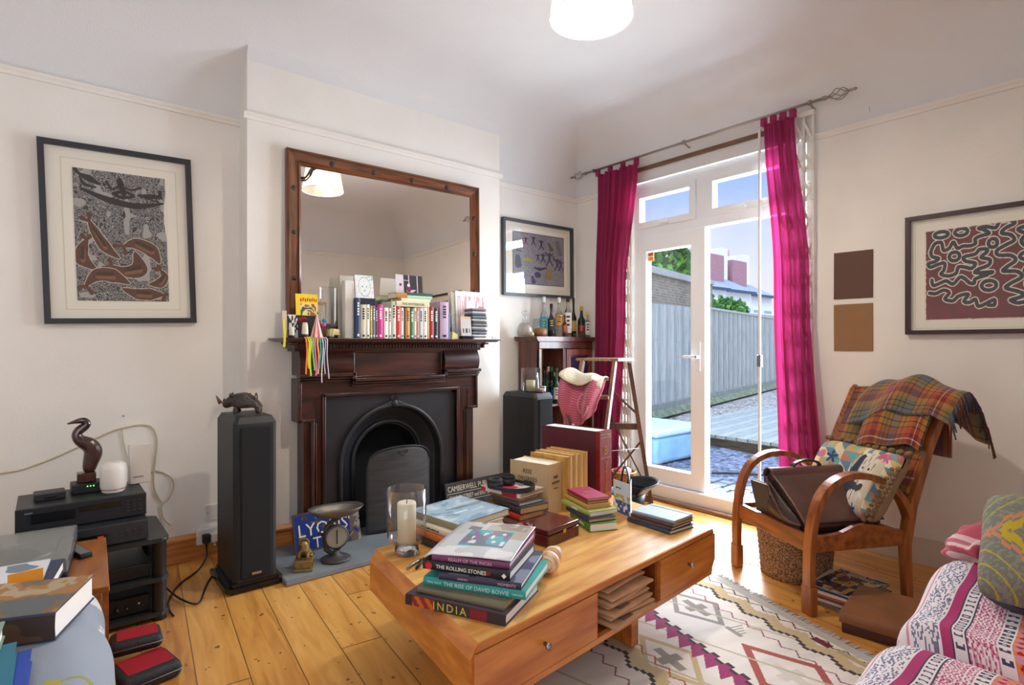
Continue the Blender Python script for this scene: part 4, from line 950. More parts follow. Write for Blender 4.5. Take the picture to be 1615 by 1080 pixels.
def c_rivers(U, V):
    # U, V measured on the visible left part: 731 x 690 px of the photo's crop
    X, Y = 185+U*1640, 245+V*680
    c = blank(U, (104, 38, 44)); c += (vnoise(X*.02, Y*.02, 2)[..., None]-.5)*np.array((18, 8, 8)); c += (V[..., None] > .8)*np.array((8, 4, 6))
    ring = lambda x, y, a, b: [(x+a*math.cos(q), y+b*math.sin(q)) for q in [2*PI*i/16 for i in range(17)]]
    S1 = [(230, 410), (262, 350), (312, 345), (330, 405), (372, 392), (402, 352), (432, 398), (475, 388), (520, 392), (562, 378), (560, 345), (600, 328), (655, 318), (622, 288), (585, 272), (640, 268), (700, 282), (732, 240), (800, 245), (825, 268), (762, 296), (742, 326), (800, 345), (822, 385), (762, 414), (708, 446), (720, 478), (800, 488), (832, 524), (780, 562), (750, 592), (840, 603), (872, 642), (800, 682), (768, 712), (850, 742), (892, 768), (830, 790), (800, 800), (850, 820), (930, 805)]
    S2 = [(232, 410), (242, 442), (292, 462), (260, 484), (212, 494), (230, 522), (290, 505), (337, 502), (332, 552), (310, 582), (370, 598), (422, 582), (440, 538), (490, 544), (532, 556), (560, 522), (490, 498), (480, 468), (560, 454), (590, 425), (640, 428), (640, 448), (602, 482), (660, 504), (652, 542), (582, 566), (562, 590), (680, 594), (600, 614)]
    S3 = [(240, 622), (252, 662), (310, 645), (350, 634), (400, 660), (450, 614), (482, 625), (520, 660), (552, 664), (562, 634), (640, 612)]
    S4 = [(222, 718), (270, 724), (330, 702), (372, 724), (340, 768), (400, 784), (440, 752), (510, 742), (480, 792), (520, 802), (560, 782), (582, 832), (640, 812), (690, 790), (692, 826), (650, 826)]
    S5 = [(960, 200), (905, 240), (960, 280), (850, 310), (900, 345), (1000, 360), (1060, 300)]
    L = [S1, S2, S3, S4, S5]+[ring(*q) for q in ((312, 286, 52, 22), (460, 284, 46, 26), (682, 388, 30, 30), (410, 458, 38, 32), (655, 687, 50, 34), (930, 395, 60, 40), (930, 500, 70, 30), (950, 600, 60, 30), (960, 690, 60, 35))]
    L += [[(a+780, 1090-b) for a, b in s_] for s_ in (S1, S2, S4)]+[[(a+790, b+60) for a, b in S3]]
    for s_ in L: pick(c, strokes(X, Y, s_, 21), (222, 212, 200))
    for s_ in L: pick(c, strokes(X, Y, s_, 13.5), (42, 46, 52))
    rag = .006*(vnoise(V*60, V*0, 3)+vnoise(U*120, U*0, 4)); pick(c, (U < .002+rag*.5) | (V < .004+rag) | (V > .996-rag), (225, 215, 200)); return c
t = frame('framed_painting', 'maroon painting of winding black and white lines, framed on the right wall', (XR-.002, .455, 1.577), (0, 0, R(-90)), 1.115, .645, .022, .035, mat('frame_plum', '#3a2228', .4), (.085, .075, 1.03, .56), (420, 230), c_rivers)
# two plain brown squares
for z, c, nm, tl in ((1.612, '#5d4237', 'dark chocolate brown square card on the wall above the tan one', .3), (1.30, '#8f6a47', 'tan brown square card on the wall below the chocolate one', -.3)):
    o = MB().box(-.105, -.004, -.14, .105, 0, .14).build('mounted_card', colm(c, .7, .03)); o.location = (XR-.001, 1.284, z); o.rotation_euler = (0, R(tl), R(-90)); tag(o, nm, 'card')
# picture on the wall behind the camera, seen in the mirror
def c_sea(U, V):
    n = vnoise(U*4, V*14, 5); c = blank(U, (226, 222, 214)); pick(c, (V > .35) & (V < .5) & (n > .4), (150, 160, 178)); pick(c, (V > .55) & (n > .35), (150, 172, 200)); pick(c, abs(V-.52) < .02, (190, 165, 110)); return c
frame('framed_watercolour', 'pale seascape watercolour in a light wood frame, seen only in the mirror', (2.25, YF+.002, 1.55), (0, 0, PI), .75, .6, .035, .03, wood('pale_wood', '#b99a68', '#cfb388', 'x', 5, .5), (.09, .09, .66, .51), (60, 50), c_sea, glass=False)

# ------------------------------------------------------------------ floor standing loudspeakers
ash = mat('speaker_black', '#27292c', .5, var=.12, scale=30, stretch=(1, 1, .1)); grl = mat('grille_cloth', '#1c1d20', .95, bump=.3, bscale=500); sgl = mat('speaker_gloss', '#15161a', .18)
def speaker(label, loc, rz, w, d, h):
    t = thing('loudspeaker', label, 'speaker', loc, rz); a, b = w/2, d
    pr = lambda e, c: [(-a+e+c, e), (a-e-c, e), (a-e, e+c), (a-e, b-e), (-a+e, b-e), (-a+e, e+c)]
    mb = MB(); A, B = pr(0, .018), pr(.016, .014)
    mb.prism(A, .05, h-.03, 'z')
    va = [mb.bm.verts.new((*p, h-.03)) for p in A]; vb = [mb.bm.verts.new((*p, h)) for p in B]
    for i in range(6): mb._f((va[i], va[(i+1) % 6], vb[(i+1) % 6], vb[i]))
    mb._f(vb); mb.build('cabinet', ash, t)
    MB().box(-a+.028, -.012, .065, a-.028, .004, h-.045, bev=.008).build('grille', grl, t)
    MB().prism([(-a-.02, -.01), (a+.02, -.01), (a+.035, .03), (a+.035, b+.01), (-a-.035, b+.01), (-a-.035, .03)], .012, .032).prism([(-a-.005, .0), (a+.005, .0), (a+.015, .02), (a+.01, b), (-a-.01, b), (-a-.015, .02)], .032, .052).build('plinth', sgl, t)
    for x in (-a-.005, a+.005):
        for y in (.02, b-.03): MB().lathe([(.008, 0), (.014, .012)], 10, (x, y, 0)).build('foot', M['black_plastic'], t)
    MB().box(-.022, -.0145, .082, .022, -.0115, .094).build('badge', M['steel'], t)
    return t
speaker('tall black floor speaker left of the fireplace with a rhino figure on top', (.80, 2.925, 0), 0, .20, .33, .845)
speaker('black floor speaker right of the fireplace, half hidden by the coffee table books', (2.821, 3.02, 0), 6.6, .206, .33, .845)
# rhino on the left speaker
rh = thing('rhino_figurine', 'dark carved rhinoceros figurine standing on the left speaker', 'figurine', (.78, 3.05, .846), 180-25); rh.scale = (1.2, 1.25, 1.28)
rm = mat('rhino_wood', '#3a302c', .35, var=.3, scale=40, bump=.4, bscale=90)
skin('body', rm, rh, [(-.055, 0, .055), (-.02, 0, .06), (.02, 0, .062), (.045, 0, .058), (.065, 0, .046), (.085, 0, .036), (-.055, .022, .004), (-.055, -.022, .004), (.03, .024, .004), (.03, -.024, .004), (-.055, .02, .03), (-.055, -.02, .03), (.03, .022, .03), (.03, -.022, .03)],
     [(0, 1), (1, 2), (2, 3), (3, 4), (4, 5), (0, 10), (10, 6), (0, 11), (11, 7), (2, 12), (12, 8), (2, 13), (13, 9)], [.032, .035, .034, .026, .02, .014, .011, .011, .011, .011, .013, .013, .013, .013])
MB().lathe([(.009, 0), (.006, .018), (.002, .034), (0, .037)], 10).xf(Matrix.Translation((.092, 0, .046)) @ Matrix.Rotation(R(28), 4, 'Y')).build('horn', mat('horn', '#6a4a3c', .35), rh)
MB().lathe([(.006, 0), (.003, .01), (0, .016)], 10, (.078, 0, .053)).build('small_horn', rm, rh)
for s_ in (-1, 1): MB().lathe([(.005, 0), (.007, .008), (0, .02)], 8, (.05, s_*.018, .07)).build('ear', rm, rh)
mb = MB(); 
for x in (-.045, -.02, .005, .03): mb.tube([(x, .0255*math.cos(q), .058+.0255*math.sin(q)) for q in [PI*i/10 for i in range(11)]], .0025, 5)
mb.build('hide_fold', rm, rh)
# ------------------------------------------------------------------ things on the hearth
brass = mat('old_brass', '#8a7547', .42, metal=.55, var=.3, scale=30, bump=.2, bscale=60)
def lion(label, loc, rz, s_=1.):
    t = thing('lion_statue', label, 'statue', loc, rz); t.scale = (s_,)*3
    MB().box(-.065, -.05, 0, .065, .05, .016, bev=.003).box(-.055, -.042, .016, .055, .042, .046, bev=.002).box(-.062, -.048, .046, .062, .048, .06, bev=.003).build('pedestal', brass, t)
    mb = MB()
    for k in range(6): mb.box(-.048+.016*k, -.0435, .022, -.038+.016*k, -.0405, .04)
    mb.build('pedestal_carving', mat('brass_dark', '#5f4f30', .5, metal=.4), t)
    skin('lion', brass, t, [(.03, 0, .078), (.005, 0, .095), (-.018, 0, .118), (-.026, 0, .145), (-.045, 0, .143), (-.03, .022, .09), (-.04, .022, .064), (-.03, -.022, .09), (-.04, -.022, .064), (.02, .03, .07), (-.006, .034, .066), (.02, -.03, .07), (-.006, -.034, .066), (.05, 0, .09), (.048, 0, .115)],
         [(0, 1), (1, 2), (2, 3), (3, 4), (2, 5), (5, 6), (2, 7), (7, 8), (0, 9), (9, 10), (0, 11), (11, 12), (0, 13), (13, 14)], [.026, .026, .024, .023, .013, .01, .009, .01, .009, .014, .01, .014, .01, .008, .006])
    mb = MB()
    for k in range(9): a = PI*(-.1+1.2*k/8); mb.ico((-.018, .024*math.cos(a), .145+.022*math.sin(a)), .008, 1)
    for y in (-.011, .011): mb.ico((-.062, y, .151), .004, 1)
    mb.ico((-.066, 0, .143), .005, 1); mb.tube([(-.064, -.01, .134), (-.067, 0, .132), (-.064, .01, .134)], .0025, 5)
    mb.build('mane', brass, t); return t
lion('small brass guardian lion on a square pedestal at the left end of the hearth', (1.05, 2.965, .0305), 62, .95)
lion('second brass guardian lion in front of the dark lettered sign by the fireplace', (2.36, 3.04, .0305), 75, .9)
sc_ = thing('kitchen_scale', 'old iron kitchen scales with an oval pan and round dial on the hearth', 'scales', (1.225, 2.975, .0305), -8)
si = mat('scale_iron', '#4a4744', .5, metal=.3, var=.2, scale=20); pan = mat('pan_metal', '#6f6a63', .4, metal=.6, var=.15, scale=9)
MB().lathe([(.078, 0), (.08, .008), (.07, .014), (.05, .018), (.02, .03), (.016, .05)], 32).build('base', si, sc_)
mb = MB(); mb.tube([(-.015, 0, .03), (-.05, .01, .06), (-.058, .01, .12), (-.045, .01, .18), (-.02, .01, .205), (0, .01, .22)], [.012, .014, .014, .015, .013, .012], 10); mb.tube([(0, .01, .04), (.03, .01, .07), (.07, .02, .10), (.095, .02, .13)], [.012, .012, .01, .006], 8); mb.tube([(-.058, .01, .13), (-.085, .01, .15), (-.08, .01, .17)], .006, 6)
mb.build('stand', si, sc_)
MB().lathe([(.062, 0), (.066, .006), (.066, .026), (.058, .03), (.0, .03)], 36).xf(Matrix.Translation((.0, .012, .125)) @ Matrix.Rotation(PI/2, 4, 'X')).build('dial_case', si, sc_)
dl_ = MB().lathe([(0, 0), (.055, .0005)], 36, cap=False).xf(Matrix.Translation((.0, -.0195, .125)) @ Matrix.Rotation(PI/2, 4, 'X')).build('dial_face', mat('dial', '#8f8d80', .6), sc_)
mb = MB(); mb.box(-.003, -.023, .09, .003, -.021, .165)
mb.build('pointer', M['ink'], dl_)
mb = MB()
for k in range(24): a = 2*PI*k/24; mb.box(-.0008, -.0212, .046, .0008, -.0202, .052, M4=Matrix.Translation((0, 0, .125)) @ Matrix.Rotation(a, 4, 'Y') )
mb.build('dial_marks', M['ink'], dl_)
MB().lathe([(.018, .215), (.03, .235), (.03, .24)], 16).build('pan_rest', si, sc_)
mb = MB()
def pan_p(u, v):
    a = 2*PI*u; r = v; e = .62+.38*abs(math.cos(a))
    cx_, cy_ = math.copysign(abs(math.cos(a))**.75, math.cos(a)), math.copysign(abs(math.sin(a))**.85, math.sin(a))
    return (.145*r*cx_, .088*r*cy_, .24+.045*max(0., r-.55)**1.6/.45**1.6)
o = mb.grid(pan_p, 49, 10).build('pan', pan, sc_); solidify(o, .003)
# enamel sign with worn cream lettering
sg = thing('enamel_sign', 'chipped blue enamel tea sign leaning against the fireplace behind the scales', 'sign', (1.075, 3.175, .031), rot=(R(-14), 0, R(3)))
sw, sh_ = .40, .215
def c_sign(U, V):
    n = vnoise(U*11, V*7, 15)+.5*vnoise(U*28, V*18, 16); c = blank(U, (38, 56, 118)); e = np.minimum(np.minimum(U, 1-U)*sw, np.minimum(V, 1-V)*sh_)
    pick(c, (n > 1.05) | (e < .006+.012*(n-.5)), (92, 74, 60)); pick(c, (U > .84)&(n > .45), (98, 86, 76)); pick(c, (U > .9) & (n > .8), (140, 134, 126)); pick(c, (n > 1.22), (60, 44, 36)); return c
paint_grid('panel', vmat('enamel', .25), sg, 100, 60, lambda U, V: (U*sw, 0*U, sh_*(1-V)), c_sign, False)
MB().box(0, .001, 0, sw, .006, sh_).build('back_plate', mat('rust', '#5c4233', .8, var=.2), sg)
mat('cream_ink', '#d9d2bd', .5)
text('lettering', "AGENT", .036, M['cream_ink'], sg, (.13, -.001, .172), (1, 0, 0), (0, 0, 1))
text('lettering', "LYONS'", .098, M['cream_ink'], sg, (.022, -.001, .085), (1, 0, 0), (0, 0, 1), sx=.98)
text('lettering', "TEA", .085, M['cream_ink'], sg, (.105, -.001, .012), (1, 0, 0), (0, 0, 1), spacing=1.5)
# dark painted sign behind the table
cs = thing('painted_sign', 'dark lettered public baths sign leaning on the wall right of the fireplace', 'sign', (2.075, 3.16, .031), rot=(R(-10), 0, R(1)))
def c_sg2(U, V):
    n = vnoise(U*40, V*10, 22); c = blank(U, (62, 61, 62)); c += (n[..., None]-.5)*24; pick(c, vnoise(U*90, V*40, 23) > .86, (92, 88, 84)); return c
paint_grid('panel', vmat('enamel2', .6), cs, 90, 50, lambda U, V: (U*.59, 0*U, .235*(1-V)), c_sg2, False)
MB().box(0, .001, 0, .59, .012, .235).build('back_board', mat('sign_board', '#3a3838', .8), cs)
text('lettering', 'CAMBERWELL PUBLIC BATHS', .052, M['cream_ink'], cs, (.014, -.001, .175), (1, 0, 0), (0, 0, 1), sx=.74)
text('lettering', 'CHURCH STREET and EAST DULWICH', .04, M['cream_ink'], cs, (.02, -.001, .118), (1, 0, 0), (0, 0, 1), sx=.66)
MB().box(.01, -.001, .16, .58, 0, .163).box(.01, -.001, .102, .58, 0, .105).build('rule', M['cream_ink'], cs)
# ------------------------------------------------------------------ drinks cabinet in the right alcove
cwood = wood('cabinet_wood', '#43221d', '#6b3a2c', 'z', 4, .35, .3, k=6)
cb = thing('drinks_cabinet', 'dark wooden cabinet with open shelf and leaded glass door in the alcove', 'cabinet', (3.0, 3.285, 0))
MB().box(0, .0, 0, .018, .245, 1.225).build('side_panel', cwood, cb); MB().box(.60, .0, 0, .618, .245, 1.225).build('side_panel', cwood, cb)
MB().box(.018, .235, .05, .60, .245, 1.225).build('back_panel', mat('cab_back', '#c9a97c', .6, var=.1), cb)
MB().prism([(-.045, 1.245), (-.03, 1.225), (.645, 1.225), (.66, 1.245), (.66, 1.262), (-.045, 1.262)], -.03, .245, 'y').build('top', cwood, cb)
MB().box(.0, -.006, 1.165, .618, .012, 1.225, bev=.004).build('front_rail', cwood, cb)
MB().box(0, -.005, .05, .03, .02, 1.165, bev=.003).box(.265, -.005, .05, .30, .235, 1.165, bev=.003).build('stile', cwood, cb)
for z in (.05, .38, .70): MB().box(.018, .005, z, .265, .235, z+.018, bev=.002).build('shelf', cwood, cb)
d = MB(); d.box(.302, -.012, .72, .34, .008, 1.16).box(.57, -.012, .72, .60, .008, 1.16).box(.34, -.012, .72, .57, .008, .765).box(.34, -.012, 1.11, .57, .008, 1.16)
d = d.build('door', wood('cabinet_door', '#5d2f26', '#8a4b3a', 'z', 4, .35, .3, k=6), cb)
MB().box(.34, -.004, .765, .57, -.001, 1.11).build('pane', mat('dark_glass', '#3a2a48', .08, var=.3, scale=4), d)
mb = MB(); mb.box(.345, -.008, .77, .352, -.003, 1.105).box(.558, -.008, .77, .565, -.003, 1.105).box(.352, -.008, 1.098, .558, -.003, 1.105).box(.352, -.008, .77, .558, -.003, .777); mb.build('leading', M['steel'], d)
d2 = MB().box(.302, -.012, .06, .60, .008, .70, bev=.003).build('door', cwood, cb); MB().ico((.325, -.02, .40), .011, 2).build('knob', M['gold'], d2)
CZ = 1.2625
# bottles -----------------------------------------------------------
def bglass(n, h, t=.9, r=.04): return mat('bottle_'+n, h, r, trans=t, ior=1.45)
GREEN, DARK, CLEAR, AMBER, BLUE = bglass('green', '#2f8a52'), mat('bottle_dark', '#16201a', .08, spec=.7), bglass('clear', '#eef2f2', .97, .02), bglass('amber', '#8a4a22', .8), mat('bottle_blue', '#1a2440', .1)
GREEN2 = mat('bottle_green_dark', '#123d28', .08, spec=.7)
def bottle(label, x, y, z, r, h, glass, cap, lab=None, group='bottles on the drinks cabinet', neck=.33, lab_h=(.12, .45), lip=True):
    t = thing('bottle', label, 'bottle', (x, y, z), group=group); rn = r*.36; hs = h*(1-neck)
    MB().lathe([(0, 0), (r*.92, 0), (r, .006), (r, hs*.82), (r*.92, hs*.9), (r*.6, hs), (rn*1.15, hs+h*.06), (rn, hs+h*.12), (rn, h*.97), (0, h*.97)], 24, cap=False).build('glass', glass, t)
    cm = mat('cap_'+cap.strip('#'), cap, .4); MB().lathe([(rn*1.12, h*.86), (rn*1.18, h*.87), (rn*1.18, h), (0, h)], 16, cap=False).build('cap', cm, t)
    if lab:
        lm = mat('label_'+lab.strip('#'), lab, .7, var=.08, scale=40)
        l_ = MB().lathe([(r+.0006, h*lab_h[0]), (r+.0006, h*lab_h[1])], 24, cap=False).build('bottle_label', lm, t)
        mb = MB(); q = r+.0012; zc = h*(lab_h[0]+lab_h[1])/2; hh = h*(lab_h[1]-lab_h[0])
        for dz, w in ((.25, .9), (.05, .6), (-.15, .8)):
            A = [(q*math.cos(a), q*math.sin(a)) for a in [R(-130)+w*(k/6-.5) for k in range(7)]]
            for p, p2 in zip(A, A[1:]): mb.quad((*p, zc+dz*hh), (*p2, zc+dz*hh), (*p2, zc+(dz+.09)*hh), (*p, zc+(dz+.09)*hh))
        mb.build('label_print', M['ink'] if sum(lin(lab)) > .9 else M['gold'], l_)
    return t
def bx(px, y): return at_(px, 530, y).x
def bh(px, py, y, z): return at_(px, py, y).z-z
dcn = thing('decanter', 'round clear glass decanter with stopper at the left end of the drinks cabinet', 'decanter', (bx(828, 3.40), 3.40, CZ))
MB().lathe([(0, 0), (.05, 0), (.066, .02), (.07, .045), (.06, .08), (.035, .11), (.022, .125), (.02, .16), (.028, .175)], 28, cap=False).build('body', M['clear_glass'], dcn)
MB().lathe([(0, .004), (.048, .004), (.062, .022), (.064, .045), (.055, .08), (.033, .108), (0, .109)], 28, cap=False).build('liquor', mat('pale_liquor', '#a39a90', .2, var=.05), dcn)
MB().lathe([(.014, .16), (.016, .178), (.03, .184), (.03, .2), (.012, .206), (0, .206)], 8, smooth=False).build('stopper', M['clear_glass'], dcn)
o = MB().lathe([(.03, 0), (.031, .15), (.028, .15), (.027, .006), (0, .006)], 24).build('glass_tumbler', M['clear_glass']); o.location = (bx(846.5, 3.43), 3.43, CZ); tag(o, 'tall clear glass tumbler behind the round brown pot on the cabinet', 'glass')
pot = thing('pot', 'squat round brown lidded pot on the drinks cabinet', 'pot', (bx(852.5, 3.335), 3.335, CZ)); pm = mat('pot_brown', '#8a5a3c', .5, var=.15, scale=30, stretch=(1, 1, 6))
MB().lathe([(0, 0), (.04, 0), (.054, .02), (.055, .04), (.05, .052)], 28, cap=False).build('body', pm, pot); MB().lathe([(.052, .052), (.05, .06), (.03, .07), (0, .072)], 28, cap=False).build('lid', pm, pot)
o = MB().lathe([(0, 0), (.014, .006), (.018, .02), (.01, .038), (0, .042)], 14, cap=False).build('pear_ornament', mat('pear', '#b9b077', .6)); o.location = (bx(839, 3.31), 3.31, CZ); tag(o, 'small pale pear shaped ornament beside the decanter', 'ornament')
for (px, top, w, y, gl, cap, lab, lb, lh, nk) in (
    (858, 468, 12, 3.46, CLEAR, '#dfe3e4', '#2f9aa8', 'clear bottle with a teal label and round stopper at the back of the cabinet', (.12, .5), .38),
    (869.5, 479, 11.5, 3.37, DARK, '#1b1c20', '#23242a', 'dark wine bottle with black capsule on the drinks cabinet', (.2, .55), .4),
    (882, 469, 12.5, 3.38, CLEAR, '#d9d6cc', '#c79a55', 'clear bottle with an amber label and red spirit in the middle of the cabinet top', (.28, .56), .38),
    (890.5, 497, 7.5, 3.33, AMBER, '#3a2320', '#8a3a30', 'small brown bottle in front of the white labelled one', (.2, .55), .35),
    (895.5, 467.5, 12.5, 3.39, CLEAR, '#23252b', '#e9e6e0', 'clear bottle with a large white label and black cap on the cabinet', (.1, .6), .33),
    (904.5, 470, 9.5, 3.44, DARK, '#2b2620', '#b69a48', 'slender dark bottle with a gold label at the back right of the cabinet', (.15, .42), .42),
    (917, 483, 12, 3.41, DARK, '#c8973c', '#7a2c30', 'dark rum bottle with a gold cap on the cabinet', (.12, .4), .36),
    (926.5, 492, 9, 3.38, CLEAR, '#d9b92e', '#ddd8cf', 'small white labelled bottle with a yellow cap at the right end of the cabinet', (.1, .6), .36)):
    x = bx(px, y); D = x*.6388+y*.7694; bottle(lb, x, y, CZ, w/2/890*D, bh(px, top, y, CZ), gl, cap, lab, lab_h=lh, neck=nk)
o = MB().lathe([(0, .048), (.028, 0.02), (.02, -.02), (0, -.02)], 12).build('x', CLEAR); bpy.data.objects.remove(o)
for k, (px, y, h, c) in enumerate(((908, 3.32, .03, '#c9c9c9'), (914, 3.318, .026, '#b9b2a8'), (921, 3.32, .03, '#d8d4cf'))):
    o = MB().lathe([(.016, 0), (.02, h), (.018, h), (.013, .004), (0, .004)], 16).build('shot_glass', M['clear_glass']); o.location = (bx(px, y), y, CZ); tag(o, ('leftmost', 'middle', 'rightmost')[k]+' tiny shot glass at the front right of the drinks cabinet', 'glass', 'shot glasses on the cabinet')
SZ = .7185
for (px, top, w, y, gl, cap, lab, lb) in (
    (862.5, 582, 7, 3.40, GREEN2, '#9c2f3a', None, 'green bottle with a dark red cap at the left of the cabinet shelf'),
    (867.5, 576, 7, 3.47, GREEN2, '#1d1d22', None, 'tall dark bottle with a black cap at the back of the cabinet shelf'),
    (874.5, 578, 11, 3.38, GREEN, '#1f6b3f', None, 'bright green bottle in the middle of the cabinet shelf'),
    (880, 580, 11, 3.325, GREEN2, '#23352a', '#d8d6cc', 'dark green bottle with a white label on the cabinet shelf'),
    (887.5, 586, 12, 3.34, BLUE, '#b59a52', '#2c4fb0', 'dark bottle with a bright blue label at the right of the cabinet shelf'),
    (891.5, 577, 10, 3.42, BLUE, '#d6d2c5', '#c4c1b6', 'slim dark bottle with a silver cap at the back right of the cabinet shelf')):
    x = bx(px, y); D = x*.6388+y*.7694; bottle(lb, max(3.045, min(x, 3.235)), y, SZ, w/2/890*D, bh(px, top, y, SZ), gl, cap, lab, 'bottles on the cabinet shelf', neck=.4)
# on the right speaker
hg = thing('candle_holder', 'clear glass cylinder with a short cream candle on the right speaker', 'candle holder', (2.805, 3.16, .846))
MB().lathe([(.07, 0), (.072, .004), (.072, .178), (.069, .178), (.069, .006), (0, .006)], 32, cap=False).build('glass_cylinder', M['clear_glass'], hg)
wax = mat('wax_cream', '#e6dba6', .5)
cd = MB().lathe([(0, .007), (.034, .007), (.035, .085), (.03, .087), (0, .084)], 24, cap=False).build('candle', wax, hg); MB().tube([(0, 0, .084), (.002, 0, .096)], .0015, 5).build('wick', M['ink'], cd)
o = MB().lathe([(.028, 0), (.032, .006), (.03, .018), (.02, .02), (0, .02)], 20).build('tin', mat('tin_brown', '#5a2e26', .4)); o.location = (2.80, 3.055, .846); tag(o, 'flat brown tin on the right speaker', 'tin')
t = thing('jar', 'small white lidded jar on the right speaker', 'jar', (2.872, 3.10, .846)); MB().lathe([(.024, 0), (.025, .03)], 20).build('body', mat('jar_white', '#cfcac4', .4), t); MB().lathe([(.026, .03), (.026, .042), (0, .043)], 20).build('lid', M['steel'], t)

# ------------------------------------------------------------------ wooden step ladder
lw = wood('ladder_wood', '#3f2b25', '#6a4a3e', 'z', 5, .6, .1, k=6); lwo = wood('ladder_wood_warm', '#5c4032', '#8a6347', 'z', 5, .6, .1, k=6)
la = thing('step_ladder', 'old dark wooden step ladder in front of the garden door, hung with knitting', 'ladder', (3.15, 2.7, 0))
V3 = Vector; LO = V3((3.15, 2.7, 0))
Lt, Mt, Lf, Mf = V3((3.05, 2.86, 1.08)), V3((3.156, 2.644, 1.08)), V3((2.52, 2.62, 0)), V3((2.63, 2.38, 0))
At, Bt, Af, Bf = V3((3.335, 2.66, 1.065)), V3((3.285, 2.75, 1.065)), V3((3.535, 2.61, 0)), V3((3.27, 2.90, 0))
wd = (Mt-Lt).normalized(); bd = (Bf-Af).normalized()
def stile(a, b, w, t_, side, m=lw, nm='stile'): MB().bar([a-LO, b-LO], w, t_, side).build(nm, m, la)
stile(Lt, Lf, .022, .055, wd, lwo); stile(Mt, Mf, .022, .055, wd, lwo)
stile(At, Af, .028, .04, bd); stile(Bt, Bf, .028, .04, bd)
for q in (.23, .46, .69, .88):
    a, b = Lt+(Lf-Lt)*q, Mt+(Mf-Mt)*q; fw_ = V3((-wd.y, wd.x, 0))
    MB().bar([a-LO, b-LO], .12, .02, fw_).build('tread', lwo, la)
def lerp(a, b, q): return a+(b-a)*q
MB().bar([lerp(At, Af, .45)-LO, lerp(Bt, Bf, .45)-LO], .045, .018, (0, 0, 1)).build('crossbar', lw, la)
MB().bar([lerp(At, Af, .97)-LO, lerp(Bt, Bf, .97)-LO], .045, .018, (0, 0, 1)).build('crossbar', lw, la)
for (a, b) in ((lerp(At, Af, .36), lerp(Bt, Bf, .2)), (lerp(At, Af, .55), lerp(Bt, Bf, .93)), (lerp(Bt, Bf, .36), lerp(At, Af, .93))): MB().bar([a-LO, b-LO], .022, .014, (0, 0, 1)).build('brace', lw, la)
MB().prism([tuple((p-LO).to_2d()) for p in (V3((3.02, 2.90, 0)), V3((3.15, 2.61, 0)), V3((3.385, 2.655, 0)), V3((3.255, 2.865, 0)))], 1.08, 1.10).build('platform', wood('ladder_top', '#6f5340', '#a38568', 'x', 5, .6), la)
mb = MB(); mb.tube([lerp(Mt, Mf, .55)-LO, lerp(At, Af, .6)-LO-V3((.02, 0, 0))], .003, 5); mb.build('stay_cord', mat('cord_grey', '#8a8078', .9), la)
# cloths over the ladder
def knit_c(U, V):
    c = blank(U, (166, 72, 98)); pick(c, np.sin((V*17+.35*np.abs(((U*9) % 1)-.5)*2)*2*PI) > .35, (196, 120, 140)); return c
kn = thing('knitted_scarf', 'dusty pink zigzag knitted scarf hanging from the ladder', 'scarf', (3.0, 2.72, .94))
KL, KM = V3((2.90, 2.875, .96)), V3((3.03, 2.60, .96)); fo = V3((-wd.y, wd.x, 0))
if fo.x > 0: fo = -fo
def kp(U, V):
    wv = .028*np.sin(U*9+1)+.018*np.sin(U*17+V*3); drop = .30*(V**1.0)*(1-.45*(U > .0)*np.clip(np.abs(U-.42)*2-.35, 0, 1))
    sq = 1-.35*V**2; u = .5+(U-.5)*sq
    x = KL.x+(KM.x-KL.x)*u+fo.x*(.10+.07*np.sin(PI*V*.8)+wv); y = KL.y+(KM.y-KL.y)*u+fo.y*(.10+.07*np.sin(PI*V*.8)+wv); z = .955-drop+.01*np.sin(U*12)
    return x-3.0, y-2.72, z-.94
solidify(paint_grid('knit', vmat('wool', .95, .5, 260, .1, .3), kn, 90, 90, kp, knit_c), .008)
mb = MB()
for k in range(2):
    mb.tube([tuple(float(q) for q in kp(np.array(.55+.12*math.cos(a)+.1*k), np.array(.55+.22*math.sin(a)+.12*k))) for a in [2*PI*i/20 for i in range(16)]], .005, 6)
mb.xf(Matrix.Translation(fo*.012)); mb.build('loose_yarn', mat('yarn', '#d0909f', .95), kn)
cr = thing('cream_cloth', 'folded cream cotton cloth lying over the top of the pink knitting', 'cloth', (3.0, 2.74, .94))
def crp(u, v):
    q = KL+(KM-KL)*(-.02+1.0*u); a = PI*1.15*v; s_ = .03+.01*math.sin(u*11)
    p = q+fo*(.06+.10*math.cos(a)+.01*math.sin(u*14+v*3)); return (p.x-3.0, p.y-2.74, .03+s_*math.sin(a)*1.2+.02*math.sin(u*5+.6)-.06*max(0, math.cos(a))*abs(math.sin(u*4.2)))
solidify(MB().grid(crp, 40, 24).build('cloth', mat('cream_cotton', '#cfc5ae', .9, var=.08, bump=.4, bscale=60), cr), .006)
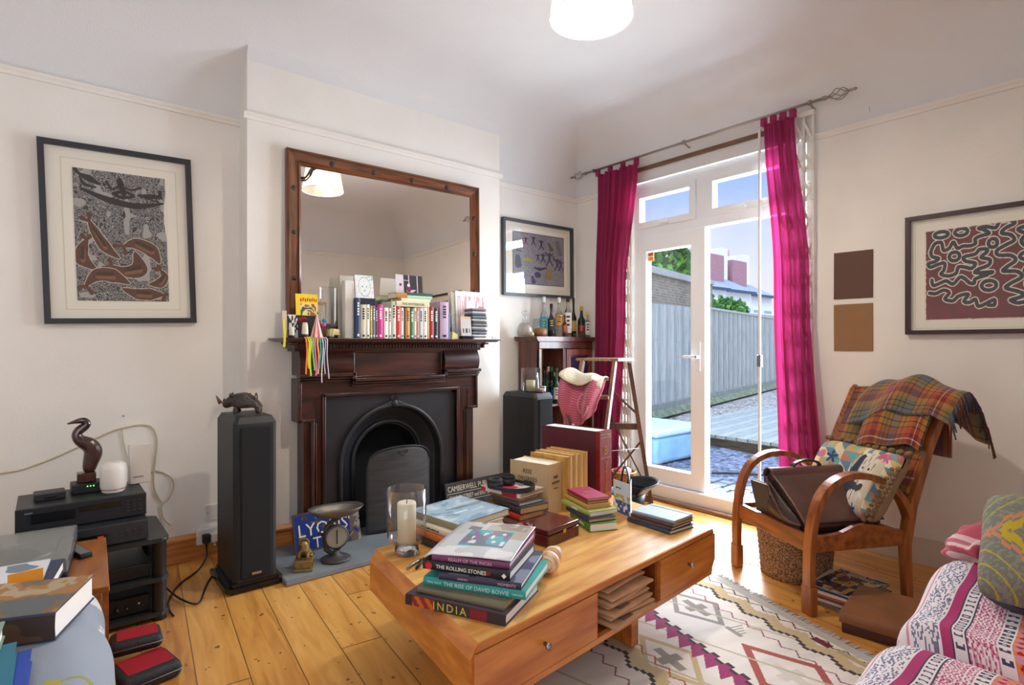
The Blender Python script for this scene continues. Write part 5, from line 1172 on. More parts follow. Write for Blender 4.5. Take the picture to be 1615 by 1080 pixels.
# coal scuttle and wicker basket by the ladder
scu = thing('coal_scuttle', 'black metal coal scuttle with a loop handle between the table and ladder', 'scuttle', (3.06, 2.47, 0), -38)
blk = mat('scuttle_black', '#22262a', .35, metal=.4, var=.2)
o = MB().lathe([(0, 0), (.10, 0), (.115, .02), (.125, .12), (.135, .2)], 28, cap=False).build('bucket', blk, scu); solidify(o, .004)
o = MB().grid(lambda u, v: ((.135+.09*v)*math.cos(R(-75)+R(150)*u), (.135+.05*v)*math.sin(R(-75)+R(150)*u), .2+.05*v+.03*v*math.cos(R(-75)+R(150)*u)), 20, 6).build('lip', blk, scu); solidify(o, .004)
MB().tube([(.0, .13*math.cos(a), .19+.17*math.sin(a)) for a in [PI*i/16 for i in range(17)]], .008, 8).build('loop_handle', mat('handle_grey', '#5a6068', .35, metal=.6), scu)
wick = mat('wicker', '#a97a4a', .7, var=.25, scale=60, bump=.8, bscale=120)
wb = thing('wicker_basket', 'small light wicker basket of cloths behind the ladder', 'basket', (3.515, 2.86, 0))
def weave(r0, r1, h, mat_, t, nz=12, na=36):
    o = MB().grid(lambda u, v: ((r0+(r1-r0)*v+.004*math.sin(2*PI*(na/2)*u+PI*round(v*nz)))*math.cos(2*PI*u), (r0+(r1-r0)*v+.004*math.sin(2*PI*(na/2)*u+PI*round(v*nz)))*math.sin(2*PI*u), h*v), na*3+1, nz+1).build('woven_side', mat_, t); solidify(o, .005)
    MB().lathe([(r0, .002), (0, .002)], na, cap=False).build('woven_base', mat_, t)
    MB().tube([(r1*math.cos(2*PI*k/40), r1*math.sin(2*PI*k/40), h) for k in range(40)], .009, 6, closed=True).build('rim', mat_, t)
weave(.08, .095, .2, wick, wb)
for c, nm, dx in (('#e6e1dc', 'white', .02), ('#b5485a', 'dark pink', -.035)):
    o = MB().ico((0, 0, 0), .045, 3, (1, .9, .6)).build('cloth_bundle', mat('bundle_'+c.strip('#'), c, .95, bump=.8, bscale=25)); o.location = (3.515+dx, 2.86-dx*.5, .205); tag(o, nm+' cloth bundled in the wicker basket by the garden door', 'cloth')
# ------------------------------------------------------------------ hi-fi rack in the left alcove
rk = thing('hifi_rack', 'black four post hi-fi rack in the left alcove', 'rack', (.17, 3.06, 0)); rkm = mat('rack_black', '#24282a', .35, var=.15, scale=6)
for z in (.022, .172, .342):
    mb = MB(); a, b, c = .255, .205, .03
    mb.prism([(-a+c, -b), (a-c, -b), (a, -b+c), (a, b-c), (a-c, b), (-a+c, b), (-a, b-c), (-a, -b+c)], z, z+.018); mb.build('shelf', rkm, rk)
for x in (-.22, .22):
    for y in (-.17, .17):
        MB().lathe([(.026, 0), (.03, .004), (.028, .022), (.028, .34), (.034, .345), (.034, .3598)], 20, (x, y, 0)).build('post', M['black_plastic'], rk)
def unit(name, label, x0, x1, y0, y1, z0, z1, knobs=(), disp=None, btn=None, fascia='#1d1e22', parts=True):
    t = thing(name, label, 'hi-fi unit', ((x0+x1)/2, y0, z0)); w = (x1-x0)/2; h = z1-z0
    MB().box(-w, .012, .006, w, y1-y0, h, bev=.002).build('case', mat('hifi_case', '#26272a', .4, var=.1, scale=40), t)
    MB().box(-w-.002, 0, .004, w+.002, .014, h, bev=.003).build('fascia', colm(fascia, .5), t)
    for (x, z, r) in knobs: MB().lathe([(r, 0), (r*.95, .014), (0, .015)], 24).xf(Matrix.Translation((x, -.0005, z)) @ Matrix.Rotation(PI/2, 4, 'X')).build('knob', M['black_plastic'], t)
    if disp:
        o = MB().box(disp[0], -.0015, disp[1], disp[2], .002, disp[3]).build('display', M['gloss_black'], t)
        if len(disp) > 4: MB().box(disp[4], -.0022, disp[1]+.006, disp[4]+.02, -.0014, disp[3]-.006).build('digits', mat('led_red', '#5a1712', .5, emit='#c4341c', estr=.5), o)
    for (x, z) in (btn or ()): MB().box(x-.006, -.003, z-.003, x+.006, .002, z+.003, bev=.001, seg=1).build('button', M['black_plastic'], t)
    for x in (-w+.04, w-.04): MB().lathe([(.014, 0), (.014, .006)], 12, (x, .04, 0)).build('foot', M['black_plastic'], t)
    return t
t = unit('amplifier', 'black amplifier with a round volume knob on the lowest rack shelf', -.012, .355, 2.90, 3.19, .0402, .115, ((-.055, .036, .018), (.02, .036, .008), (.065, .036, .008), (.1, .036, .006)))
MB().ico((.145, -.002, .045), .004, 2).build('power_light', mat('led_white', '#e8e8d8', .4), t)
unit('tuner', 'slim black tuner on the middle rack shelf', -.012, .355, 2.895, 3.19, .1902, .25, (), None, [(-.02+.022*i, .03+.012*j) for i in range(3) for j in range(2)]+[(.11+.02*i, .034) for i in range(3)])
unit('disc_player', 'slim black disc player with a red display, on top of the rack', -.075, .348, 2.875, 3.18, .3602, .447, (), (-.09, .03, .07, .055, .035), [(.11+.025*i, .035+.016*j) for i in range(4) for j in range(2)]+[(.0+.028*i, .018) for i in range(3)], '#26282c')
v = unit('cassette_deck', 'wide black cassette recorder topmost on the hi-fi stack', -.085, .348, 2.95, 3.24, .4472, .546, (), (-.02, .056, .125, .08), [(.15+.022*i, .03+.014*j) for i in range(3) for j in range(4)], '#17181d')
MB().box(-.17, -.002, .035, -.03, .002, .075).build('tape_door', M['gloss_black'], v); MB().box(-.19, -.002, .078, -.165, .001, .083).build('brand_plate', M['steel'], v)
VT = .5465
t = thing('remote_box', 'small flat black box on the left of the cassette recorder', 'box', (.02, 3.10, VT), 2); MB().box(-.052, -.045, 0, .052, .045, .03, bev=.004).build('case', M['black_plastic'], t); MB().box(-.02, -.0455, .008, .02, -.0445, .014).build('slot', M['gloss_black'], t)
rt_ = thing('router', 'small black router with three green lights under the wooden bird', 'router', (.147, 3.15, VT), 2); MB().box(-.055, -.05, 0, .055, .05, .042, bev=.004).build('case', M['black_plastic'], rt_)
for k in range(3): MB().ico((.0+.011*k, -.0505, .03), .0028, 1).build('indicator_light', mat('led_green', '#5fd35a', .4, emit='#66ff5c', estr=3.), rt_)
bd_ = thing('bird_sculpture', 'slender dark wooden bird sculpture with a long curved beak standing on the router', 'sculpture', (.147, 3.15, VT+.0425), 0)
bm_ = wood('bird_wood', '#2b1513', '#47241e', 'z', 5, .25, .5, k=5)
MB().box(-.034, -.03, 0, .034, .03, .042, bev=.004).build('base', bm_, bd_)
sv = [(.008, 0, .035), (.012, 0, .07), (.022, 0, .105), (.028, 0, .135), (.012, 0, .165), (-.02, 0, .182), (-.036, 0, .205), (-.03, 0, .228), (-.008, 0, .243), (.006, 0, .258), (-.004, 0, .272), (-.022, 0, .273), (-.045, 0, .268), (-.068, 0, .262)]
skin('bird', bm_, bd_, sv, [(i, i+1) for i in range(len(sv)-1)], [.026, .029, .037, .04, .037, .029, .024, .022, .022, .02, .018, .014, .008, .003])
df = thing('aroma_diffuser', 'white rounded cylinder diffuser beside the wooden bird', 'diffuser', (.238, 3.045, VT)); wp = mat('white_plastic', '#dfdcd6', .35)
MB().lathe([(.046, .022), (.049, .03), (.05, .105), (.045, .125), (.03, .134), (.008, .136), (.006, .132), (0, .132)], 36, cap=False).build('body', wp, df)
MB().lathe([(.034, 0), (.042, .008), (.045, .016), (0, .017)], 36).build('base', wp, df); MB().lathe([(.0465, .0165), (.0472, .022)], 36).build('trim_ring', mat('ring_pink', '#b9857c', .4, metal=.5), df)
wbx = thing('white_modem', 'tall white modem box standing on the cassette recorder against the wall', 'modem', (.35, 3.17, VT), 8); MB().box(-.044, -.012, 0, .044, .022, .185, bev=.004).build('case', wp, wbx); MB().box(-.03, -.0128, .03, .01, -.0118, .036).build('logo_mark', mat('grey_mark', '#8f8b88', .6), wbx)
# cables and sockets on the wall
cabm = mat('cable_cream', '#c3b79a', .6); cab2 = mat('cable_beige', '#b9ab8a', .6)
def cable(name, label, pts, r, m):
    o = MB().tube(pts, r, 7).build(name, m); return tag(o, label, 'cable')
def smooth(pts, n=8):
    P = [Vector(p) for p in pts]; out = []
    for i in range(len(P)-1):
        p0, p1, p2, p3 = P[max(i-1, 0)], P[i], P[i+1], P[min(i+2, len(P)-1)]
        for k in range(n): t = k/n; out.append(.5*((2*p1)+(-p0+p2)*t+(2*p0-5*p1+4*p2-p3)*t*t+(-p0+3*p1-3*p2+p3)*t**3))
    return out+[P[-1]]
y = YA-.006
cable('wall_cable', 'cream cable sagging along the wall and looping down behind the modem', smooth([(-1.2, y, .62), (-.6, y, .60), (-.155, y, .60), (-.02, y, .625), (.137, y, .69), (.25, y, .745), (.31, y, .765), (.40, y, .775), (.45, y, .75), (.468, y, .67), (.455, y, .52), (.46, y, .42), (.49, y, .35)]), .004, cabm)
cable('wall_cable', 'beige looped cable hanging to the right of the modem', smooth([(.40, y, .52), (.47, y, .52), (.53, y, .48), (.545, y, .42), (.52, y, .36), (.49, y, .33), (.5, y, .26), (.53, y-.01, .22)]), .0032, cab2)
cable('wall_cable', 'thin cream wire dropping from the nail to the modem', smooth([(.312, y, .765), (.318, y, .70), (.335, y, .62), (.36, y, .55)]), .0028, cabm)
o = MB().lathe([(.003, 0), (.003, .02), (.005, .022), (0, .023)], 8).xf(Matrix.Rotation(PI/2, 4, 'X')).build('nail', M['steel']); o.location = (.318, YA, .83); tag(o, 'small nail in the wall above the white modem', 'nail')
bp_ = thing('blank_socket_plate', 'blank square white plate on the wall behind the left speaker', 'wall plate', (.762, YA-.001, .25)); MB().box(-.065, -.010, -.045, .065, 0, .045, bev=.004).build('plate', wp, bp_)
for x in (-.05, .05): MB().lathe([(.004, 0), (.003, .0015)], 10).xf(Matrix.Translation((x, -.010, 0)) @ Matrix.Rotation(PI/2, 4, 'X')).build('screw', M['steel'], bp_)
so = thing('double_socket', 'white double wall socket above the skirting, left of the speaker', 'socket', (.725, YA-.001, .128)); MB().box(-.073, -.035, -.043, .073, 0, .043, bev=.004).build('plate', wp, so)
for k, (x, m, nm) in enumerate(((-.03, M['black_plastic'], 'black'), (.012, wp, 'white'), (.048, M['black_plastic'], 'black right hand'))):
    t = thing('plug', nm+' plug in the wall socket left of the speaker', 'plug', (.725+x, YA-.0375, .122)); MB().box(-.019, -.035, -.024, .019, 0, .024, bev=.006).build('body', m, t); MB().tube([(0, -.02, -.022), (0, -.022, -.045)], .005, 6).build('cord_sleeve', m, t)
cable('power_cable', 'black power cable running from the plug down over the floorboards', smooth([(.695, YA-.058, .078), (.69, 3.47, .03), (.63, 3.36, .006), (.52, 3.22, .006), (.45, 3.05, .006), (.435, 2.93, .008), (.44, 2.86, .006)]), .0045, M['black_plastic'])
cable('power_cable', 'second black cable looping from the right hand plug to the rack', smooth([(.773, YA-.058, .078), (.76, 3.42, .05), (.70, 3.30, .006), (.62, 3.12, .006), (.55, 2.93, .006), (.49, 3.0, .018), (.455, 3.2, .018)]), .0045, M['black_plastic'])

# ------------------------------------------------------------------ turntable on its orange wood cabinet
ow = wood('teak_orange', '#8a4f22', '#b26c30', 'y', 4, .35, .3, k=6)
tc_ = thing('record_cabinet', 'low orange brown wooden cabinet under the turntable at the left', 'cabinet', (.165, 2.24, 0), -3)
MB().box(-.62, 0, .40, 0, .57, .42, bev=.003).build('top', ow, tc_); MB().box(-.02, .005, .06, -.002, .565, .40).build('side_panel', ow, tc_); MB().box(-.615, .005, .06, -.597, .565, .40).build('side_panel', ow, tc_)
MB().box(-.597, .545, .06, -.02, .56, .40).build('back_panel', ow, tc_); MB().box(-.597, .005, .06, -.02, .56, .08).build('bottom', ow, tc_); MB().box(-.597, .0, .08, -.02, .014, .40, bev=.002).build('door', ow, tc_)
for x in (-.58, -.04):
    for y_ in (.05, .52): MB().lathe([(.012, 0), (.018, .06)], 12, (x, y_, 0)).build('leg', ow, tc_)
tt = thing('turntable', 'turntable with a smoky clear dust cover on the orange cabinet', 'turntable', (.062, 2.36, .4205), -5.5)
MB().box(-.43, 0, .008, 0, .42, .03, bev=.004).build('plinth', M['black_plastic'], tt)
MB().lathe([(.15, .03), (.15, .04), (0, .041)], 40, (-.24, .21, 0)).build('platter', M['black_plastic'], tt)
MB().tube([(-.05, .36, .05), (-.05, .2, .05), (-.11, .13, .046)], .005, 6).build('tonearm', M['steel'], tt)
o = MB().box(-.43, 0, .031, 0, .42, .078, bev=.005).build('dust_cover', mat('smoky_lid', '#8d8f8c', .12, var=.04, scale=3, alpha=.62), tt)
for x in (-.38, -.05):
    for y_ in (.05, .37): MB().lathe([(.016, 0), (.016, .008)], 12, (x, y_, 0)).build('foot', M['black_plastic'], tt)
rm_ = thing('remote_control', 'slim grey and black remote control on the orange cabinet', 'remote control', (.098, 2.66, .4205), 15); MB().box(-.02, -.09, 0, .02, .09, .016, bev=.004).build('body', M['black_plastic'], rm_); MB().box(-.016, -.08, .016, .016, .085, .018, bev=.001, seg=1).build('top_plate', mat('remote_grey', '#8f8f8c', .35, metal=.4), rm_)
# ------------------------------------------------------------------ armchair under a floral dust sheet, with books on its arm
ca = thing('covered_armchair', 'armchair under a grey blue floral sheet at the lower left', 'armchair', (-.2, 1.4, 0))
MB().box(-.42, -.62, .06, .27, .58, .45, bev=.06, seg=3).build('body', mat('chair_grey', '#8e949c', .9), ca)
for x in (-.36, .2):
    for y_ in (-.55, .5): MB().lathe([(.02, 0), (.026, .07)], 12, (x, y_, 0)).build('foot', M['black_plastic'], ca)
def c_floral(U, V):
    A, B = U*1.5, V*1.65; c = blank(U, (150, 158, 172)); n = vnoise(A*6, B*6, 3); c += (n[..., None]-.5)*10
    rs = random.Random(4)
    for k in range(60):
        x, y_ = rs.uniform(.2, 1.45), rs.uniform(0, 1.65); a = rs.uniform(0, 6); col = (176, 166, 70) if k % 3 else (214, 214, 210)
        for j in range(5): b = a+2*PI*j/5; pick(c, np.hypot((A-x-.028*math.cos(b)), (B-y_-.028*math.sin(b))) < .026, col)
        pick(c, strokes(A, B, [(x, y_), (x+.06*math.cos(a), y_+.09*math.sin(a)), (x+.1*math.cos(a+.6), y_+.17*math.sin(a+.6))], [.005, .006, .004]), (150, 150, 90) if k % 3 else (200, 202, 205))
        pick(c, strokes(A, B, [(x+.1*math.cos(a+.6), y_+.17*math.sin(a+.6)), (x+.12*math.cos(a+.6), y_+.22*math.sin(a+.6))], [.014, .006]), col)
    return c
def sheet(U, V):
    s_ = U*1.18; x0, top, r = -.445, .52, .10      # profile across: flat top, rounded edge, drop on the room side
    flat_ = .72-r
    x = np.where(s_ < flat_, s_, np.where(s_ < flat_+r*PI/2, flat_+r*np.sin(np.clip((s_-flat_)/r, 0, PI/2)), flat_+r))
    z = np.where(s_ < flat_, 0, np.where(s_ < flat_+r*PI/2, -r+r*np.cos(np.clip((s_-flat_)/r, 0, PI/2)), -r-(s_-flat_-r*PI/2)))
    y_ = -.66+1.31*V; e = np.clip((V-.93)/.07, 0, 1); z = z-.1*e**2.2
    wob = np.clip((s_-flat_)*2, 0, 1)*.014*np.sin(V*23+2*np.sin(V*7))
    return x+x0+.05+wob-.26+.26, y_, top+.02+z+.006*np.sin(V*15+U*8)
solidify(paint_grid('dust_sheet', vmat('sheet_cotton', .9, .15, 200), ca, 260, 300, sheet, c_floral), .004)
AZ = .548
def c_oldbook(r0, seed): 
    def f(U, V): n = vnoise(U*3, V*5, seed)+.4*vnoise(U*14, V*22, seed+1); c = blank(U, (120, 98, 74)); pick(c, n > .75, (156, 112, 68)); pick(c, n < .5, (92, 98, 100)); pick(c, n > 1.0, (168, 150, 122)); return c
    return f
def painted_cover(t, w, d, z, Cf, m=None):
    return paint_grid('cover_print', m or vmat('print', .5), t, 140, 140, lambda U, V: (U*w, V*d, 0*U+z), Cf, False)
b_ = lying('thick art book with a landscape painting cover on the floral armchair', (.02, 1.60, 0), 68, .215, .29, AZ, .062, '#3c3f58', 'page_white')
painted_cover(b_, .213, .288, .0625, c_oldbook(0, 51)); 
o = paint_grid('spine_print', vmat('print', .5), b_, 90, 30, lambda U, V: (0*U-.0115+.0068, U*.288, .004+V*.054), lambda U, V: np.where((vnoise(U*7, V*2, 9) > .5)[..., None], np.array((92, 70, 58.)), np.array((66, 52, 48.))), False)
lying('blue and white book with a yellow note beyond the landscape book', (.02, 1.93, 0), 80, .16, .26, AZ, .032, '#2b3350', 'page_white')
o = MB().box(-.035, 0, 0, .035, .0015, .055).build('sticky_note', mat('sticky', '#d98a1e', .8)); o.location = (-.035, 1.915, AZ+.012); o.rotation_euler = (R(-8), 0, R(4)); tag(o, 'orange yellow sticky note hanging from the blue book at the left', 'note')
mgz = thing('magazine', 'thin pale magazine on top of the blue and white book at the left', 'magazine', (.0, 1.94, AZ+.0325), 84); book_parts(mgz, .006, .15, .25, '#c9ced4', 'page_white', True)
painted_cover(mgz, .14, .24, .0063, lambda U, V: np.where((vnoise(U*3, V*4, 77) > .5)[..., None], np.array((214, 216, 220.)), np.array((116, 128, 140.))))
lying('bright blue hardback lowest of the three books at the lower left edge', (-.028, 1.24, 0), 88, .28, .21, AZ, .028, '#2247a8', 'page_white')
lying('teal hardback in the middle of the three books at the lower left edge', (-.046, 1.23, 0), 89, .28, .21, AZ+.0285, .026, '#1e6f86', 'page_white')
lying('sea green and white hardback on top of the teal book at the left edge', (-.078, 1.30, 0), 86, .25, .2, AZ+.055, .032, '#7d9c8c', 'page_white')
# zip cases on the floor
def pouch(label, x, y_, z, rz, w, d, h):
    t = thing('zip_case', label, 'case', (x, y_, z), rz); MB().box(-w/2, -d/2, 0, w/2, d/2, h, bev=.02, seg=3).build('shell', mat('case_black', '#2a2b2f', .6, bump=.3, bscale=200), t)
    MB().box(-w*.36, -d*.30, h-.004, w*.42, d*.44, h+.0015, bev=.001, seg=1).build('red_panel', mat('case_red', '#a31527', .8), t)
    MB().tube([(-w/2+.012, -d/2-.001, h*.5), (w/2-.012, -d/2-.001, h*.5), (w/2+.001, -d/2+.012, h*.5), (w/2+.001, d/2-.012, h*.5)], .002, 5).build('zip', mat('zip_grey', '#8b8b88', .4, metal=.5), t); return t
pouch('black and red zip case lying lower on the floor beside the hi-fi rack', .28, 2.40, 0, 12, .19, .17, .058)
pouch('black and red zip case lying on top of the other one by the hi-fi rack', .268, 2.545, .0585, 3, .165, .16, .05).rotation_euler = (R(-6), 0, R(-4))
# ------------------------------------------------------------------ coffee table
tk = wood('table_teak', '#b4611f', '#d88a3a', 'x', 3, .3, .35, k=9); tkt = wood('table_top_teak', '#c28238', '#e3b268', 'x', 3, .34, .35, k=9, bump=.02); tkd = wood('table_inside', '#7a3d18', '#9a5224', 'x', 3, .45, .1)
TA, TB, TD = Vector((.896, 1.221)), Vector((2.245, 1.338)), Vector((1.002, 2.038))
TO = TA; tu = (TB-TA); tl_ = tu.length; tu = tu/tl_; tv = (TD-TA)
tb = thing('coffee_table', 'long low teak coffee table with two drawers and an open middle shelf', 'table', (TO.x, TO.y, 0), math.degrees(math.atan2(tu.y, tu.x)))
# local frame: u along the long side, v across (the ends are cut slightly askew)
ang = math.atan2(tu.y, tu.x); lv = Vector((tv.x*math.cos(ang)+tv.y*math.sin(ang), -tv.x*math.sin(ang)+tv.y*math.cos(ang)))
SH = lv.x/lv.y; TW = lv.y; TL = tl_
def sk(mb): return mb.xf(Matrix(((1, SH, 0, 0), (0, 1, 0, 0), (0, 0, 1, 0), (0, 0, 0, 1))))
prof = [(0, .40), (TL, .40), (TL+.028, .362), (TL+.028, .255), (TL-.015, .20), (.02, .20), (-.028, .25), (-.028, .362)]
mb = MB()  # shell of the body: top, ends and bottom as a bent band
inn = [(.008, .382), (TL-.008, .382), (TL+.010, .356), (TL+.010, .262), (TL-.02, .218), (.025, .218), (-.010, .257), (-.010, .356)]
def band(mb, idx, y0, y1):
    n = 8
    for i in idx:
        j = (i+1) % n; A, B, C, D = prof[i], prof[j], inn[j], inn[i]
        vs = [mb.bm.verts.new((p[0], y, p[1])) for y in (y0, y1) for p in (A, B, C, D)]
        mb._f(vs[:4]); mb._f(vs[4:][::-1])
        for k in range(4): mb._f((vs[k], vs[(k+1) % 4], vs[4+(k+1) % 4], vs[4+k]))
tke = wood('table_end', '#b4611f', '#d88a3a', 'y', 3, .3, .35, k=9)
for ix in ((1, 2, 3), (5, 6, 7)): m_ = MB(); band(m_, ix, 0, TW); sk(m_).build('end_panel', tke, tb)
m_ = MB(); band(m_, (0,), 0, TW); sk(m_).build('table_top', tkt, tb)
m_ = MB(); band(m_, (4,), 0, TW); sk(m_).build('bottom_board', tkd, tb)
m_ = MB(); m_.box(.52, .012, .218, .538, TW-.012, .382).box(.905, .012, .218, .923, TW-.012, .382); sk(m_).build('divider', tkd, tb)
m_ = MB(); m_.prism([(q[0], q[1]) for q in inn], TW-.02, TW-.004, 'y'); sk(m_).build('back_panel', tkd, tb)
def front(nm, pts, m, y0=-.004, y1=.016): return sk(MB().prism(pts, y0, y1, 'y')).build(nm, m, tb)
front('front_rail', [(-.0, .398), (TL, .398), (TL+.01, .378), (-.012, .378)], tk); front('front_rail', [(.0, .222), (TL, .222), (TL-.012, .202), (.018, .202)], tk)
for pts, kx in (([(-.018, .375), (.522, .375), (.522, .225), (.012, .225), (-.018, .255)], .26), ([(.92, .375), (TL+.018, .375), (TL+.018, .262), (TL-.015, .225), (.92, .225)], 1.135)):
    d = front('drawer', pts, tk, -.006, .014)
    sk(MB().lathe([(.006, 0), (.006, .012), (.011, .018), (.011, .024), (0, .026)], 16).xf(Matrix.Translation((kx, -.006, .305)) @ Matrix.Rotation(PI/2, 4, 'X'))).build('knob', M['steel'], d)
for u0, z0 in ((.2, .001), (.86, .0125)): sk(MB().box(u0, .10, z0, u0+.05, TW-.1, .20, bev=.004)).build('leg', tk, tb)
TZ = .4005
# newspapers in the open compartment
npm = mat('newsprint', '#cda27c', .9, var=.12, scale=12); npi = mat('newsprint_ink', '#8a6a55', .9)
ex, ey = tu, Vector((-tu.y, tu.x))
for k, (du, dv, ln, wd_, rz) in enumerate(((.57, -.03, .30, .24, 2), (.575, .0, .29, .25, -3), (.57, -.02, .30, .25, 4), (.58, .015, .28, .25, -2), (.575, -.005, .29, .24, 3), (.58, .0, .27, .24, -4), (.585, .02, .27, .24, 1))):
    du += .03; ln -= .03; wd_ = .17; p = TO+ex*du+ey*dv; z = .2245+k*.0178
    t = thing('newspaper', ('lowest', 'second lowest', 'third from the bottom', 'middle', 'third from the top', 'second', 'topmost')[k]+' folded newspaper in the stack inside the coffee table', 'newspaper', (p.x, p.y, z), math.degrees(ang)+rz, 'newspapers in the coffee table')
    o = MB().grid(lambda u, v: (ln*u, wd_*v, .007+.004*math.sin(3*u+k)*(1-v)), 14, 8).build('folded_sheets', npm, t); solidify(o, .009, 0.)
    if k % 2 == 0: MB().box(ln*.2, .01, .0165+.002*(k == 6), ln*.45, .05, .0172+.002*(k == 6)).build('print_block', npi, t)
# ------------------------------------------------------------------ pile of large books, front left
mat('teal_title', '#cfe3df', .6); mat('yellow_title', '#d8c24a', .6); mat('rose_title', '#d7a9c4', .6); mat('red_ink', '#d02a2a', .5)
G1 = 'large books piled at the front of the table'
b_ = lying('large book on India lying at the bottom of the front pile', (1.010, 1.243), 26, .25, .34, TZ, .032, '#4a3b44', 'page_white', G1, title='INDIA', tcol='yellow_title', tsize=.034, tpos=.46, tsp=1.35)
paint_grid('spine_print', vmat('print', .5), b_, 80, 8, lambda U, V: (0*U-.0046, .34*(1-U), .0005+V*.031), lambda U, V: np.where(((U > .08) & (U < .3))[..., None], np.where((np.sin(U*60+V*4) > 0)[..., None], np.array((150, 45, 38.)), np.array((196, 104, 40.))), np.where(((U > .66) & (U < .82))[..., None], np.array((132, 40, 52.)), np.array((62, 52, 58.)))), False)
lying('olive brown book second from the bottom of the front pile', (1.020, 1.262), 25, .22, .30, TZ+.0325, .017, '#77705a', 'page_tan', G1)
lying('turquoise book with pale lettering in the middle of the front pile', (1.087, 1.246), 31, .25, .335, TZ+.05, .026, '#2d9a94', 'page_white', G1, title='THE RISE OF DAVID BOWIE', tcol='teal_title', tsize=.0175, tpos=.53, titles=[('MICK ROCK', 'teal_title', .009, .115), ('TASCHEN', 'teal_title', .008, .925)])
b_ = lying('dark plum book with a blue photograph cover under the black one', (1.083, 1.260), 33.5, .27, .265, TZ+.0765, .02, '#40384f', 'page_white', G1, titles=[('HENDRIX', 'rose_title', .008, .3), ('MOMENTS', 'rose_title', .012, .83)])
painted_cover(b_, .268, .263, .0204, lambda U, V: np.where((vnoise(U*4, V*5, 61) > .55)[..., None], np.array((120, 128, 150.)), np.array((64, 72, 98.))))
b_ = lying('black book with white lettering and a red badge in the front pile', (1.066, 1.292), 31, .25, .29, TZ+.097, .028, '#232428', 'page_white', G1, titles=[('THE ROLLING STONES', 'white_ink', .0165, .45), ('50', 'red_ink', .0165, .76)])
o = MB().lathe([(0, 0), (.012, .0008)], 20, (0, 0, 0), cap=False).xf(Matrix.Translation((-.0055, .268, .014)) @ Matrix.Rotation(-PI/2, 4, 'Y')).build('red_badge', M['red_ink'], b_)
MB().poly([(-.0058, .018, .006), (-.0058, .026, .014), (-.0058, .018, .022), (-.0058, .010, .014)]).build('white_mark', M['white_ink'], b_)
lying('purple spined book near the top of the front pile', (1.076, 1.306), 33.5, .30, .255, TZ+.1255, .018, '#7a3f68', 'page_white', G1, titles=[('REALM OF THE INCAS', 'rose_title', .0145, .5)])
def c_coll(U, V):
    c = blank(U, (198, 202, 208)); n = vnoise(U*8, V*8, 71); n2 = vnoise(U*18, V*18, 72)
    pick(c, (U < .95) & (V < .55) & (U > .5), (176, 168, 160)); pick(c, (U > .25) & (U < .72) & (V > .18) & (V < .72), (110, 130, 140)); pick(c, (U > .25) & (U < .72) & (V > .18) & (V < .72) & (n > .55), (84, 168, 184)); pick(c, (U > .3) & (U < .7) & (V > .2) & (V < .7) & (n2 > .68), (150, 110, 160)); pick(c, (U > .3) & (U < .7) & (V > .2) & (V < .7) & (n2 < .25), (225, 225, 228))
    pick(c, (U > .76) & (V > .05) & (V < .45) & (n2 > .4), (150, 140, 132)); pick(c, (U > .72) & (V > .62) & (n > .35), (128, 126, 128)); pick(c, (U < .22) & (n > .5), (222, 224, 228)); pick(c, (U > .55) & (V > .78), (190, 192, 196)); return c
nm_ = thing('magazine', 'glossy magazine with a collage cover draped over the top of the front pile', 'magazine', (1.084, 1.309, TZ+.1452), 35)
solidify(paint_grid('cover', vmat('gloss_print', .25, 0, 300, .6), nm_, 160, 160, lambda U, V: (.33*U-.002, .285*V+.0, .003+.004*np.sin(PI*U)-.014*np.clip((V-.88)/.12, 0, 1)**2+.002*np.sin(5*V)), c_coll), .003)
# ------------------------------------------------------------------ pile behind it with the pale blue cover
G2 = 'books piled behind the candle'
lying('dark blue book at the bottom of the pile beside the candle', (1.185, 1.80), 6, .27, .25, TZ, .026, '#2f3440', 'page', G2)
lying('orange book second from the bottom beside the candle', (1.19, 1.80), 5, .27, .26, TZ+.0265, .027, '#c46a2c', 'page_tan', G2)
lying('cream book with small lettering under the pale blue one', (1.20, 1.81), 5, .28, .26, TZ+.054, .022, '#d9cfba', 'page_white', G2, title='THE ENGLISH LANDSCAPE', tcol='ink', tsize=.010)
b_ = lying('large pale blue seascape covered book on top of the pile by the candle', (1.232, 1.808), 8.5, .295, .30, TZ+.0765, .027, '#8f8866', 'page', G2)
def c_seas(U, V):
    n = vnoise(U*4, V*9, 81)+.4*vnoise(U*12, V*24, 82); c = blank(U, (156, 182, 200)); pick(c, n > .85, (190, 205, 214)); pick(c, n < .45, (126, 152, 174)); pick(c, (abs(V-.62+.1*U) < .012) & (U > .3) & (U < .7), (80, 100, 120)); pick(c, (abs(V-.4) < .015) & (U > .3) & (U < .55), (236, 238, 238)); return c
painted_cover(b_, .293, .298, .0275, c_seas)
